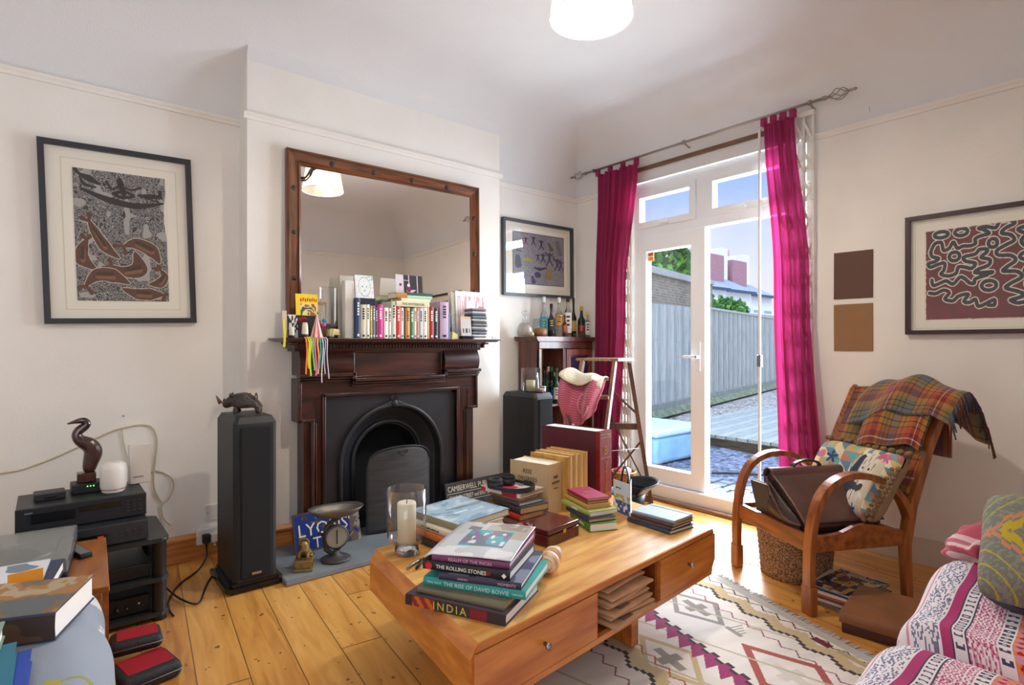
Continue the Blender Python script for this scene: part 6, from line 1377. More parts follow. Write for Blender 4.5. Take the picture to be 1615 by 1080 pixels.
# candle in its hurricane glass
hc = thing('candle_holder', 'tall clear glass hurricane holder with a cream pillar candle on the table', 'candle holder', (1.071, 1.922, TZ))
MB().lathe([(.044, 0), (.046, .004), (.044, .03), (.03, .036), (.0, .037)], 36, cap=True).build('glass_foot', mat('solid_glass', '#e8eef2', .03, trans=.95), hc)
MB().lathe([(.03, .037), (.062, .045), (.074, .07), (.075, .25), (.0725, .25), (.0715, .072), (.06, .05), (.0, .042)], 48, cap=False).build('glass_cylinder', M['clear_glass'], hc)
cd = MB().lathe([(0, .046), (.035, .046), (.036, .19), (.033, .196), (.02, .192), (0, .19)], 32, cap=False).build('candle', mat('wax_ivory', '#efe6cd', .5), hc); MB().tube([(0, 0, .19), (.002, 0, .204)], .0018, 5).build('wick', M['ink'], cd)
for k, (x, y_, rz) in enumerate(((1.035, 1.80, 30), (1.055, 1.79, 42))):
    o = MB().tube([(-.05, 0, .006), (.035, 0, .006), (.05, 0, .006)], [.0055, .0055, .002], 8).build('pen', (M['steel'], M['black_plastic'])[k]); o.location = (x, y_, TZ); o.rotation_euler = (0, 0, R(rz)); tag(o, ('silver', 'black')[k]+' pen lying on the table between the candle and the front pile', 'pen')
# ------------------------------------------------------------------ pile with the headphones
G3 = 'books piled under the headphones'
lying('thick brown book at the bottom of the headphones pile', (1.555, 1.828), 6.5, .24, .17, TZ, .03, '#5a443a', 'page_tan', G3)
lying('red spined book second from the bottom under the headphones', (1.592, 1.865), 1, .15, .20, TZ+.0305, .025, '#c23a22', 'page_tan', G3)
lying('dark grey paperback third from the bottom under the headphones', (1.60, 1.868), -5, .155, .22, TZ+.056, .03, '#3c3d42', 'page_tan', G3)
lying('thin charcoal book in the middle of the headphones pile', (1.607, 1.885), 0, .14, .20, TZ+.0865, .016, '#47464b', 'page', G3)
lying('slim brown paperback fourth from the top under the headphones', (1.615, 1.90), 6, .14, .19, TZ+.103, .010, '#7a4a3a', 'page_tan', G3)
b_ = lying('white and pink covered paperback on top, directly under the headphones', (1.63, 1.905), 9, .17, .24, TZ+.1135, .02, '#d9d2cf', 'page_tan', G3)
painted_cover(b_, .168, .238, .0204, lambda U, V: np.where(((U > .05) & (U < .55) & (V > .35) & (V < .95))[..., None], np.array((200, 60, 84.)), np.where((vnoise(U*9, V*9, 91) > .62)[..., None], np.array((150, 146, 148.)), np.array((226, 222, 220.)))))
paint_grid('spine_print', vmat('print', .5), b_, 40, 4, lambda U, V: (0*U-.0045, .24*(1-U), .001+V*.018), lambda U, V: np.where(((U < .12) | ((U > .55) & (U < .92)))[..., None], np.array((196, 40, 70.)), np.array((222, 218, 216.))), False)
hp = thing('headphones', 'black over ear headphones resting on the pile of paperbacks', 'headphones', (1.665, 2.015, TZ+.1345), 12)
hb = mat('headphone_black', '#2b2d33', .45); 
MB().bar([(.085*math.cos(a), -.02+.085*math.sin(a)-.01, .012) for a in [R(170)+R(200)*k/24 for k in range(25)]], .022, .007, (0, 0, 1)).build('headband', hb, hp)
for s_ in (-1, 1):
    c_ = MB().lathe([(.036, 0), (.038, .012), (.036, .026), (.03, .03)], 28, (s_*.046, .055, .004), cap=True).build('ear_cup', hb, hp)
    MB().tube([(s_*.046+.026*math.cos(a), .055+.026*math.sin(a), .036) for a in [2*PI*k/28 for k in range(28)]], .010, 8, closed=True).build('ear_pad', mat('pad_black', '#202126', .7), c_)
    MB().bar([(s_*.083, -.03, .012), (s_*.084, .03, .012), (s_*.075, .06, .014)], .014, .005, (0, 0, 1)).build('arm', hb, hp)
# ------------------------------------------------------------------ standing row
b_ = standing('cream upright book with dark lettering at the left of the standing row', 1.80, 1.905, .112, .225, .24, TZ, '#cbb087', 'page', 12)
mat('brown_ink', '#4a3426', .7)
for k, (tx, sz, z_) in enumerate((('RISE', .030, .185), ('DEGREES', .028, .150))): text('cover_lettering', tx, sz, M['brown_ink'], b_, (-.0008, .12, z_), (0, -1, 0), (0, 0, 1), .0005, 'CENTER')
for k, (tx, sz, z_) in enumerate((('RISE', .020, .17), ('DEGREES', .016, .145), ('VOLUME', .009, .12))): text('spine_lettering', tx, sz, M['brown_ink'], b_, (.056, -.0048, z_), (1, 0, 0), (0, 0, 1), .0005, 'CENTER')
ym = wood('yellow_cloth', '#b5883f', '#cfa65a', 'z', 6, .6, 0)
nms = ('leftmost', 'second', 'third', 'rightmost'); x0, y0 = 1.918, 1.90; e8 = Vector((math.cos(R(9)), math.sin(R(9))))
for k, th in enumerate((.045, .044, .047, .04)):
    standing(nms[k]+' of the four matching ochre bound volumes in the standing row', x0, y0, th-.001, .225+.004*(k % 2), .262+.003*(k % 2), TZ, ym, 'page_tan', 9, 'matching ochre volumes')
    x0 += e8.x*th; y0 += e8.y*th
bb = standing('very large maroon book standing upright behind the ochre volumes', 2.175, 1.925, .105, .37, .355, TZ, '#5a2430', 'page_white', 8.5)
mat('gilt', '#c79a4a', .35, metal=.7)
MB().box(-.002, -.006, 0, .107, .018, .355).build('spine_leather', mat('red_leather', '#86201f', .4, var=.15, scale=20, bump=.2, bscale=90), bb)
text('spine_lettering', 'B', .06, M['gilt'], bb, (.052, -.0068, .235), (1, 0, 0), (0, 0, 1), .0006, 'CENTER')
text('spine_lettering', 'ENCYCLOPAEDIA', .024, M['gilt'], bb, (.046, -.0068, .2), (0, 0, -1), (1, 0, 0), .0006, 'LEFT')
mb = MB()
for z_ in (.02, .03, .215, .32, .335): mb.box(.004, -.0075, z_, .101, -.0062, z_+.003)
mb.build('gilt_rule', M['gilt'], bb)
# ------------------------------------------------------------------ small pile on the right with the magenta notebook
G4 = 'small books piled right of the wooden box'
lying('thick green spined paperback at the bottom of the small right pile', (1.787, 1.632), -23, .13, .215, TZ, .036, '#4f8f35', 'page_white', G4, title='LLBERG', tcol='white_ink', tsize=.018, tpos=.6)
lying('dark navy paperback above the green one in the small right pile', (1.79, 1.642), -18, .135, .21, TZ+.0365, .017, '#2d3350', 'page_tan', G4)
lying('yellow green paperback with blue lettering in the small right pile', (1.812, 1.655), -13, .15, .235, TZ+.054, .022, '#9fa75c', 'page_white', G4, title='SUPERB', tcol='white_ink', tsize=.014)
lying('tan paperback second from the top of the small right pile', (1.83, 1.69), -17, .125, .205, TZ+.0765, .017, '#b9934a', 'page_tan', G4)
lying('slim brown notebook under the magenta one on the small right pile', (1.845, 1.70), -17, .112, .185, TZ+.094, .010, '#8a5a34', 'page_tan', G4)
b_ = lying('magenta notebook with a gold sun, topmost on the small right pile', (1.850, 1.706), -18, .112, .19, TZ+.1045, .013, '#9a2450', 'page_tan', G4)
MB().lathe([(0, 0), (.014, .0006)], 20, (.05, .10, .0132), cap=False).build('gold_emblem', M['gilt'], b_)
# greeting card
gc = thing('greeting_card', 'folded picture card standing open on the table right of the small pile', 'card', (2.09, 1.66, TZ), 78)
def c_card(U, V):
    c = blank(U, (186, 204, 224)); n = vnoise(U*9, V*9, 95); pick(c, (V > .42) & (n > .4), (170, 160, 90)); pick(c, (V > .62), (64, 104, 170)); pick(c, (V > .55) & (n > .62), (225, 230, 236)); pick(c, (V > .6) & (n < .25), (40, 52, 90)); pick(c, (V < .4) & (abs(V-.22-.4*(U-.3)**2) < .02) & (U > .15) & (U < .45), (70, 60, 66)); return c
paint_grid('card_front', vmat('print', .5), gc, 50, 60, lambda U, V: (.125*(1-U), 0*U+.0006, .15*(1-V)), c_card, False)
MB().box(0, -.001, 0, .125, 0, .15).build('card_leaf', M['page_white'], gc)
MB().box(0, -.001, 0, .12, 0, .15).xf(Matrix.Rotation(R(-42), 4, 'Z')).build('card_leaf', M['page_white'], gc)
# polished wooden box, mug and turned wooden toy
wx = thing('wooden_box', 'polished dark red wooden box on the coffee table', 'box', (1.525, 1.612, TZ), 8); rw = mat('rosewood', '#551c20', .18, var=.25, scale=5, stretch=(1, 6, 1), coat=.6)
MB().box(0, 0, 0, .205, .145, .044, bev=.004).build('body', rw, wx); MB().box(0, 0, .046, .205, .145, .068, bev=.006, seg=3).build('lid', rw, wx); MB().box(.094, -.003, .036, .111, .001, .05, bev=.001, seg=1).build('catch', M['gold'], wx)
mu_ = thing('mug', 'red and white patterned mug behind the front pile', 'mug', (1.452, 1.668, TZ))
def c_mug(U, V): c = blank(U, (214, 204, 196)); pick(c, (vnoise(U*26, V*9, 97) > .42), (160, 44, 44)); return c
paint_grid('body', vmat('glaze', .2), mu_, 60, 16, lambda U, V: ((.036+.003*V)*np.cos(2*PI*U), (.036+.003*V)*np.sin(2*PI*U), .09*V), c_mug); MB().tube([(.037*math.cos(2.4)+(.02*math.sin(q))*math.cos(2.4), .037*math.sin(2.4)+(.02*math.sin(q))*math.sin(2.4), .045+.026*math.cos(q)) for q in [PI*i/12 for i in range(13)]], .005, 7).build('handle', mat('mug_red', '#a03030', .25), mu_)
MB().lathe([(.034, .002), (0, .003)], 24, cap=False).build('base', mat('mug_red', '#a03030', .25), mu_)
cat_ = thing('turned_wooden_toy', 'pale turned wooden toy of three ringed balls lying on the coffee table', 'wooden toy', (1.358, 1.436, TZ), 33)
tw = mat('beech_rings', '#c59a72', .4, hex2='#ead0ae', scale=26, stretch=(9, 1, 1), contrast=(.42, .58))
for k, (x, r, sx) in enumerate(((0, .039, .85), (.085, .033, .75), (.145, .023, .7))):
    MB().ico((x, .004*k, r), r, 3, (sx, 1, 1)).build(('head', 'middle_ball', 'tail_ball')[k], tw, cat_)
MB().tube([(0, 0, .034), (.145, .008, .022)], .007, 8).build('peg', tw, cat_)
# notebooks at the far right end
G5 = 'notebooks at the right end of the table'
lying('dark blue notebook at the bottom of the right hand notebooks', (2.022, 1.398), -3, .165, .235, TZ, .016, '#2c4a66', 'page', G5)
lying('brown notebook second from the bottom at the right end', (2.03, 1.396), 1, .16, .225, TZ+.0165, .010, '#4e3c3c', 'page', G5)
lying('dark red brown notebook third at the right end of the table', (2.04, 1.397), 0, .158, .22, TZ+.027, .012, '#5a4046', 'page_tan', G5)
b_ = lying('pale grey blue notebook with elastic band on top at the right end', (2.052, 1.396), 2.5, .155, .215, TZ+.0395, .014, '#8fa0ac', 'page_tan', G5)
MB().box(.128, 0, .0138, .133, .215, .0148).build('elastic_band', M['ink'], b_)
# ------------------------------------------------------------------ bentwood armchair
CO = Vector((2.756, 1.328, 0)); CA = 61.5
cw = wood('chair_wood', '#7d4420', '#ab6530', 'z', 4, .3, .4, k=7); cwx = wood('chair_rail_wood', '#713a1b', '#a05a2a', 'x', 4, .3, .4, k=7)
ch = thing('bentwood_armchair', 'bentwood armchair with hooped arms, angled by the right wall', 'armchair', CO, CA)
def hoop(x):
    return smooth([(x, 0, 0), (x, .004, .14), (x, 0, .30), (x, -.022, .44), (x, -.075, .545), (x, -.17, .60), (x, -.28, .603), (x, -.39, .565), (x, -.475, .49), (x, -.52, .40)], 6)
for x in (-.275, .275):
    a = MB().bar(hoop(x), .048, .028, (1, 0, 0)).build('arm_hoop', cw, ch)
    MB().box(x-.03, -.018, 0, x+.03, .022, .125, bev=.005).build('foot_block', cw, a)
    MB().bar([(x, -.515, 0), (x, -.50, .27), (x, -.53, .45), (x, -.62, .70), (x, -.735, .95)], [.032, .036, .038, .036, .032], [.035, .04, .042, .036, .03], (1, 0, 0)).build('back_post', cw, ch)
    pts = [(.0, .275), (.0, .345), (-.10, .345), (-.16, .355), (-.22, .378), (-.28, .385), (-.36, .372), (-.44, .35), (-.50, .345), (-.50, .275)]
    MB().prism(pts, x-.012 if x > 0 else x-.010, x+.010 if x > 0 else x+.012, 'x').build('side_rail', cwx, ch)
MB().box(-.262, -.022, .268, .262, .006, .345, bev=.004).build('front_rail', cwx, ch); MB().box(-.262, -.51, .27, .262, -.485, .33, bev=.003).build('rear_rail', cwx, ch)
MB().box(-.255, -.485, .305, .255, -.022, .325, bev=.004).build('seat', mat('seat_board', '#5a3420', .6), ch)
MB().bar([(-.262, -.735, .945), (0, -.745, .955), (.262, -.735, .945)], .035, .022, (0, .3, 1)).build('top_rail', cwx, ch); MB().bar([(-.262, -.545, .50), (.262, -.545, .50)], .035, .02, (0, .3, 1)).build('lower_back_rail', cwx, ch)
for k in range(5): x = -.18+.09*k; MB().bar([(x, -.545, .5), (x, -.64, .73), (x, -.738, .945)], .022, .012, (1, 0, 0)).build('back_slat', cw, ch)
for x in (-.275, .275): MB().ico((x, -.738, .962), .016, 2, (1, 1, .8)).build('finial', cw, ch)
def chair_thing(name, label, cat, loc, rot=None):
    """something resting on the chair: placed in the chair's axes, but a thing of its own"""
    m = Matrix.Translation(CO) @ Matrix.Rotation(R(CA), 4, 'Z') @ Matrix.Translation(loc) @ (Euler(rot).to_matrix().to_4x4() if rot else Matrix())
    t = thing(name, label, cat); t.location = m.to_translation(); t.rotation_euler = m.to_euler(); return t
# tartan blanket --------------------------------------------------
def tartan(A, B):
    """A across, B along, in metres"""
    def band(q):
        q = (q % .32)/.32; c = blank(q, (150, 104, 42))
        for a, b, col in ((0, .13, (166, 72, 36)), (.13, .30, (112, 40, 46)), (.30, .40, (160, 108, 40)), (.40, .60, (108, 100, 66)), (.60, .78, (92, 98, 108)), (.78, 1., (158, 108, 44))): pick(c, (q >= a) & (q < b), col)
        for a in (.015, .40, .50, .60, .79, .9): pick(c, abs(q-a) < .009, (42, 36, 48))
        pick(c, abs(q-.215) < .006, (214, 196, 166)); return c
    return .5*band(A)+.5*band(B+.07)
tart = vmat('tartan_wool', .95, .35, 260, .1, .4)
bl = chair_thing('tartan_blanket', 'orange, red and grey tartan wool blanket hung over the back of the armchair', 'blanket', (0, -.70, .9))
def bp1(U, V):
    x = .285-.56*U; s_ = V*.95; f = .52  # down the front, measured from the top
    t_ = np.clip((s_-.05)/f, 0, 1)
    front = s_ >= .05
    yb = -.76-.02-.10*np.clip((.05-s_)/.05, 0, 1)*0
    y = np.where(front, -.73+.215*t_+.012*np.sin(U*9)*t_, -.765)
    z = np.where(front, .972-.47*t_, .972-(.05-s_)*6.)
    z = z+.006*np.sin(U*6+1)-.012*np.cos(U*PI*2)*(1-t_)
    x = x+.02*np.sin(V*5)*np.clip(.3-U, 0, 1)*2
    return x, y+.70+.018*0, z-.9
def bc1(U, V): return tartan(.6*U+.02, .62*V)
solidify(paint_grid('hanging_part', tart, bl, 110, 110, bp1, bc1), .009, 1.)
def bp2(U, V):
    x = .15-.53*U; over = np.clip((-.27-x)/.3, 0, 1)
    w = .085+.03*np.sin(U*5); a = (V-.5)*2          # -1 behind, +1 in front
    wid = .155-.025*U; y = -.735+wid*a*(.9)+.05*over*0+.10*(1-U)*np.clip(a, 0, 1)*.3
    z = 1.0+.05*np.sin(PI*np.clip(U*1.1, 0, 1))-.18*np.abs(a)**1.7*np.where(a > 0, 1.15-.45*U, 1.2)-.13*over**1.5-.03*(1-U)**2+.012*np.sin(U*14+a*2)
    return x, y+.70, z-.9
def bc2(U, V): return tartan(.75*V+.11, .70*U+.03)
solidify(paint_grid('folded_part', tart, bl, 110, 90, bp2, bc2), .018, 1.)
def bp3(U, V):
    x, y, z = bp2(.30+.62*U, .60+.55*V); return x+.05, y+.014, z-.026-.05*V
solidify(paint_grid('under_fold', tart, bl, 80, 60, bp3, lambda U, V: tartan(.4*V+.02, .5*U+.2)), .012, 1.)
fr = [mat('fringe_%d' % i, c, .95) for i, c in enumerate(('#3c3a44', '#5f3a2c', '#4a5666', '#7a4a26'))]
rf = random.Random(9); mb = MB()
for q in fr: mb.use(q)
def f_(P, u, v): return Vector([float(q) for q in P(np.array(u), np.array(v))])
for k in range(46):
    v = .02+.96*k/45; p = f_(bp2, .995, v); mb.mi = rf.randrange(4); d_ = rf.uniform(.06, .10); o_ = rf.uniform(-.012, .012)
    mb.tube([p, p+Vector((-.012, o_*.5, -.3*d_)), p+Vector((-.014+o_, o_, -d_))], [.004, .0045, .003], 5)
fm2 = mb; fm2.build('fringe', None, bl); mb = MB()
for q in fr: mb.use(q)
for k in range(34):
    v = .06+.9*k/33; p = f_(bp1, .01, v); mb.mi = rf.randrange(4); d_ = rf.uniform(.04, .06)
    mb.tube([p, p+Vector((-.01, .012, -.4*d_)), p+Vector((-.03, .02, -d_))], [.0035, .004, .0025], 5)
mb.build('fringe', None, bl)
# cushions ---------------------------------------------------------
def pillow(t, w, h, th, Cf, back, n=150, m=None):
    def sh(sg):
        def P(U, V):
            a, b = 2*U-1, 2*V-1; z = sg*th/2*np.clip((1-a**4), 0, 1)**.5*np.clip((1-b**4), 0, 1)**.5+sg*.004*np.sin(5*a+3*b)
            x = w/2*a*(1-.04*(1-b*b)*a*a-.10*a*a*b**4); y = h/2*b*(1-.04*(1-a*a)*b*b-.10*b*b*a**4); return x, y, z
        return P
    paint_grid('front_panel', m or vmat('cushion_print', .9, .25, 220), t, n, n, sh(1), Cf); paint_grid('back_panel', m or vmat('cushion_print', .9, .25, 220), t, 24, 24, sh(-1), back)
def tri_pat(U, V, n=7, seed=2):
    a, b = U*n, V*n; i, j = np.floor(a).astype(int), np.floor(b).astype(int); fu, fv = a-i, b-j; up = fu+fv > 1
    pal = np.array([(214, 198, 160), (110, 160, 160), (196, 160, 96), (222, 208, 178), (92, 130, 150), (186, 120, 110), (150, 176, 150), (205, 176, 120)], float)
    return pal[(i*3+j*5+up*4+(i*j) % 3) % 8]
def star(X, Y, cx_, cy_, r): a = np.arctan2(Y-cy_, X-cx_); q = np.hypot(X-cx_, Y-cy_); return q < r*(.62+.38*np.cos(5*(a-PI/2)))
def c_sheep(U, V):
    c = tri_pat(U, V, 8); W = 1-V; U0 = U; U = U-.10
    pick(c, (U > .12) & (U < .78) & (W > .18) & (W < 1.0), (196, 182, 158)); pick(c, strokes(U, W, [(.28, .3), (.25, .5), (.3, .7), (.42, .85)], [.14, .16, .14, .06]), (44, 46, 62))
    pick(c, strokes(U, W, [(.50, .25), (.50, .42), (.5, .58)], [.15, .17, .10]), (206, 196, 176)); n = vnoise(U*40, W*14, 8)
    pick(c, strokes(U, W, [(.50, .25), (.50, .42), (.5, .58)], [.15, .17, .10]) & (n > .66), (150, 138, 118)); pick(c, strokes(U, W, [(.42, .62), (.5, .66), (.6, .62)], .05), (50, 48, 60)); pick(c, strokes(U, W, [(.40, .74), (.52, .80), (.66, .76)], [.06, .12, .07]) & (vnoise(U*34, W*10, 3) > .35), (214, 204, 184))
    for x, y_ in ((.43, .36), (.57, .36)): pick(c, np.hypot(U-x, (W-y_)*1.2) < .022, (40, 36, 40))
    pick(c, np.hypot(U-.5, (W-.5)*1.4) < .035, (120, 92, 92)); pick(c, star(U, 1-W, .55, .07, .085), (38, 62, 130)); pick(c, star(U, 1-W, .75, .86, .08), (196, 90, 140)); pick(c, np.hypot(U-.62, W-.12) < .06, (196, 84, 96)); return c
def c_bunt(U, V):
    c = tri_pat(U, V, 6, 5); pick(c, star(U, V, .35, .70, .11), (40, 74, 110)); pick(c, np.hypot(U-.16, V-.72) < .07, (206, 110, 130)); pick(c, star(U, V, .7, .45, .1), (170, 70, 90)); return c
pom = mat('pompom_brown', '#8a6a4a', .95, bump=.6, bscale=200)
p1 = chair_thing('patchwork_cushion', 'patchwork cushion of bunting triangles behind the satchel on the armchair', 'cushion', (.06, -.475, .52), (R(62), 0, R(186)))
pillow(p1, .40, .36, .12, c_bunt, lambda U, V: blank(U, (150, 130, 100)))
p2 = chair_thing('sheep_cushion', 'patchwork cushion with a woolly sheep face at the near end of the armchair', 'cushion', (-.155, -.425, .53), (R(60), R(-4), R(164)))
pillow(p2, .34, .36, .13, c_sheep, lambda U, V: blank(U, (150, 130, 100)))
for t, sd, n in ((p1, 1, 13), (p2, 0, 12)):
    for k in range(n): q = k/(n-1)-.5; MB().ico((.37*q, .185, .012*(k % 2)), .0135, 2).build('pompom', pom, t)
for k in range(24): MB().ico((.148+.016*(k % 2), -.17+.34*k/23*.8, .025-.014*(k % 2)), .0125, 2).build('pompom', pom, p2)
# satchel -----------------------------------------------------------
st_ = chair_thing('leather_satchel', 'worn dark brown leather satchel lying on the seat of the armchair', 'satchel', (.008, -.022, .327))
lea = mat('satchel_leather', '#5c4038', .34, var=.22, scale=7, bump=.15, bscale=35); lea2 = mat('satchel_dark', '#3a2a26', .42, var=.2, scale=10, bump=.2, bscale=60)
o = MB().prism([(-.205, .0), (-.215, .035), (-.20, .055), (.02, .215), (.065, .22), (.10, .16), (.13, .03), (.12, .0)], -.405, -.015, 'y').build('body', lea2, st_)
md = o.modifiers.new('Bevel', 'BEVEL'); md.width = .012; md.segments = 3
fl = MB().grid(lambda u, v: (-.222+.25*v+.0-.012*math.sin(PI*v), -.425+.425*u, .048+.185*v+.006*math.sin(u*7)*math.sin(PI*v)), 24, 18).build('front_flap', lea, st_); solidify(fl, .006, 1.)
rl = MB().grid(lambda u, v: (.04+.034*math.cos(R(215)-R(235)*v), -.425+.425*u, .215+.034*math.sin(R(215)-R(235)*v)), 24, 14).build('rolled_top', lea, st_); solidify(rl, .005, 1.)
MB().bar(smooth([(.045, -.30, .25), (.04, -.28, .272), (.04, -.22, .285), (.04, -.16, .272), (.045, -.14, .25)], 5), .022, .01, (1, 0, 0)).build('carry_handle', lea2, st_)
gs = MB().grid(lambda u, v: (-.19+.26*v, -.004+.03*math.sin(PI*u)*math.sin(PI*v), .012+(.04+.16*v)*u), 12, 16).build('gusset', lea2, st_); solidify(gs, .005)
MB().tube(smooth([(-.20, .0, .04), (-.12, .022, .05), (-.03, .03, .14), (.02, .02, .20)], 6), .006, 6).build('piping', lea, st_)
MB().box(-.219, -.41, .028, -.212, -.03, .045, bev=.003).build('flap_edge', lea, st_)
bk = chair_thing('book', 'thin dark book with white page edges leaning beside the satchel on the armchair', 'book', (.125, -.03, .352), (R(0), R(14), R(95)))
book_parts(bk, .018, .12, .165, '#2f2f33', 'page_white', False)
# under and beside the chair -------------------------------------
bk2 = mat('dark_weave', '#6b4d38', .7, hex2='#b3916a', scale=130, contrast=(.45, .55), bump=.8, bscale=120)
db = thing('woven_basket', 'large round dark and tan woven basket under the armchair', 'basket', (3.035, 1.33, 0))
weave(.165, .185, .235, bk2, db, 16, 44)
o = MB().box(-.11, -.15, 0, .11, .15, .002).build('paper_sheet', M['page_white']); o.location = (3.06, 1.60, .0005); o.rotation_euler = (0, 0, R(25)); tag(o, 'sheet of white paper on the floor beside the dark woven basket', 'paper')
G6 = 'magazines stacked under the armchair'
mc = ['#8e959c', '#6b4a3a', '#c9c4ba', '#39435a', '#b85a3c', '#d6d2ca', '#2e3648']
nm7 = ('lowest', 'second lowest', 'third from the bottom', 'middle', 'third from the top', 'second')
for k in range(6):
    lying(nm7[k]+' magazine in the stack on the floor under the armchair', (2.745-.006*k+.01*(k % 2), .935-.004*k+.012*(k % 3), 0), -6+3*(k % 3), .31, .205+.012*(k % 2), .0005+.0125*k, .012, mc[k], 'page', G6, round_=False)
tm_ = lying('colourful topmost magazine with pale blue title letters under the armchair', (2.718, .926, 0), -5, .32, .215, .076, .011, '#3a4458', 'page', G6, round_=False)
def c_mag(U, V):
    n = vnoise(U*7, V*6, 33); c = blank(U, (52, 62, 84)); pick(c, n > .62, (176, 140, 70)); pick(c, n < .3, (120, 54, 50)); pick(c, (vnoise(U*13, V*11, 34) > .74), (196, 184, 150)); pick(c, vnoise(U*10, V*12, 35) > .75, (34, 34, 40)); pick(c, (U > .965) | (U < .03), (206, 200, 190)); return c
painted_cover(tm_, .318, .213, .0114, c_mag); mat('sky_ink', '#a9bccb', .6)
text('cover_lettering', 'THE NATION', .046, M['sky_ink'], tm_, (.285, .012, .0118), (-.0, 1, 0), (-1, 0, 0), .0003, sx=.62)
G7 = 'leather folders on the floor by the sofa'
for k, lb in enumerate(('brown leather folder underneath the other one on the floor between chair and sofa', 'brown leather folder lying on top on the floor between chair and sofa')):
    t = thing('leather_folder', lb, 'folder', (2.60-.02*k, .70+.005*k, .0005+.045*k), 9-2*k, G7); fm_ = mat('folder_leather', '#8a5c3c', .4, var=.18, scale=5, bump=.1, bscale=50)
    book_parts(t, .044, .36, .235, fm_ if k else colm('#4a2f24', .5), 'page_tan', True)
# ------------------------------------------------------------------ sofa with a printed throw
so_ = thing('sofa', 'low sofa under a printed cotton throw at the lower right', 'sofa', (1.65, .05, 0)); sfm = mat('sofa_fabric', '#7c2f45', .9, var=.1, scale=20)
MB().box(-1.0, -.60, .08, 1.03, .42, .26, bev=.03).build('base', sfm, so_); MB().box(-1.0, -.60, .26, 1.03, -.34, .78, bev=.06, seg=3).build('backrest', sfm, so_)
MB().box(-1.0, -.34, .26, .14, .42, .325, bev=.05, seg=3).build('seat_cushion', sfm, so_); MB().box(.17, -.34, .26, .93, .42, .34, bev=.05, seg=3).build('seat_cushion', sfm, so_); MB().box(.95, -.60, .2, 1.03, .40, .27, bev=.06, seg=3).build('armrest', sfm, so_)
for x in (-.9, .95):
    for y_ in (-.52, .36): MB().lathe([(.022, 0), (.03, .085)], 12, (x, y_, 0)).build('leg', M['black_plastic'], so_)
def zx(x):
    c = .415+.0*x; c = np.where(x > .18, .41+.085*np.clip((x-.18)/.45, 0, 1)**.8, c); crease = np.exp(-((x-.165)/.035)**2)*.075; return c-crease
def thp(U, V):
    x = -.98+2.04*U; L_ = V*1.55; r = .09; drop = .24
    top = zx(x); s_ = L_-drop; ang_ = np.clip(s_/r, 0, PI/2)
    y = np.where(s_ < 0, .495, np.where(s_ < r*PI/2, .495-r*(1-np.cos(ang_)), .495-r-(s_-r*PI/2)))
    z = np.where(s_ < 0, top-r+s_, np.where(s_ < r*PI/2, top-r+r*np.sin(ang_), top))
    back = np.clip(((-.28)-y)/.45, 0, 1); yy = np.where(y < -.28, -.28-.02*back, y); z = np.where(y < -.28, top+(-.28-y), z); 
    z = z+.008*np.sin(x*17+L_*5)*np.sin(L_*9+x*4)+.006*np.sin(x*31+2*L_)*np.clip(s_*5, 0, 1); end = np.clip((x-.96)/.10, 0, 1); z = z-.20*end**2*np.clip(1-back*2, 0, 1)
    yy = yy+.010*np.sin(x*13)*np.clip(-s_*4+.6, 0, 1)
    # the far cushion sits a little back from the near one
    yy = yy-.03*np.exp(-((x-.165)/.05)**2)
    return x, yy, z
def thc(U, V):
    A = U*2.04; L_ = V*1.55-.335; c = blank(U, (226, 216, 220)); n = vnoise(A*70, L_*70, 44)
    def band(a, b, f):
        m = (L_ >= a) & (L_ < b)
        if m.any(): c[m] = f(A[m], (L_[m]-a)/(b-a))
    W = np.array((228, 222, 226.)); MG = np.array((172, 62, 112.)); DK = np.array((74, 74, 92.)); PK = np.array((206, 140, 162.)); RD = np.array((176, 44, 40.)); OR = np.array((222, 132, 84.))
    w = lambda cond, a, b: np.where(cond[..., None], a, b)
    zig = lambda a, v, p, k: (v*k+np.abs((a/p) % 1-.5)*1.2) % 1 < .45
    filig = lambda a, v: w((np.sin(a*190+5*np.sin(v*14+a*40))*np.sin(v*22+3*np.sin(a*95)) > .12) & (v > .05) & (v < .95), DK*1.6, W)
    key = lambda a, v: w(((v < .1) | (v > .9)) | (((a/.02) % 1 < .5) & (np.abs(v-.5) < .3) & ~(((a/.02) % 1 > .15) & ((a/.02) % 1 < .35) & (np.abs(v-.5) < .16))), DK, W)
    stripe = lambda a, v: w((np.abs(v-.35) < .05) | (np.abs(v-.65) < .05), W, MG)
    def floral(a, v): q = w(zig(a, v, .022, 6), PK, W); return w((np.sin(a*420) * np.sin(v*34) > .45), MG, q)
    def ikat(a, v): q = w(zig(a, v, .026, 5), OR, PK*.9+20); d = (np.abs(((a/.026) % 1)-.5)*1.1+np.abs(((v*6) % 1)-.5)) < .33; return w(d, RD, q)
    y0 = -.06; k = 0; seq = [(.045, lambda a, v: w(np.abs(v-.8) < .08, PK, W)), (.07, filig), (.026, stripe), (.034, key), (.06, floral), (.034, key), (.17, ikat), (.034, key), (.06, floral), (.026, stripe), (.07, filig), (.034, key), (.17, ikat), (.034, key), (.07, floral), (.026, stripe), (.3, ikat)]
    band(-1, -.06, lambda a, v: w(np.sin(a*300) > .6, PK, W))
    for h, f in seq: band(y0, y0+h, f); y0 += h
    return c
tw_ = thing('printed_throw', 'white, magenta and red block printed cotton throw spread over the sofa', 'throw', (1.65, .05, 0))
solidify(paint_grid('cloth', vmat('throw_cotton', .9, .1, 300, .15), tw_, 520, 400, thp, thc), .004, 1.)
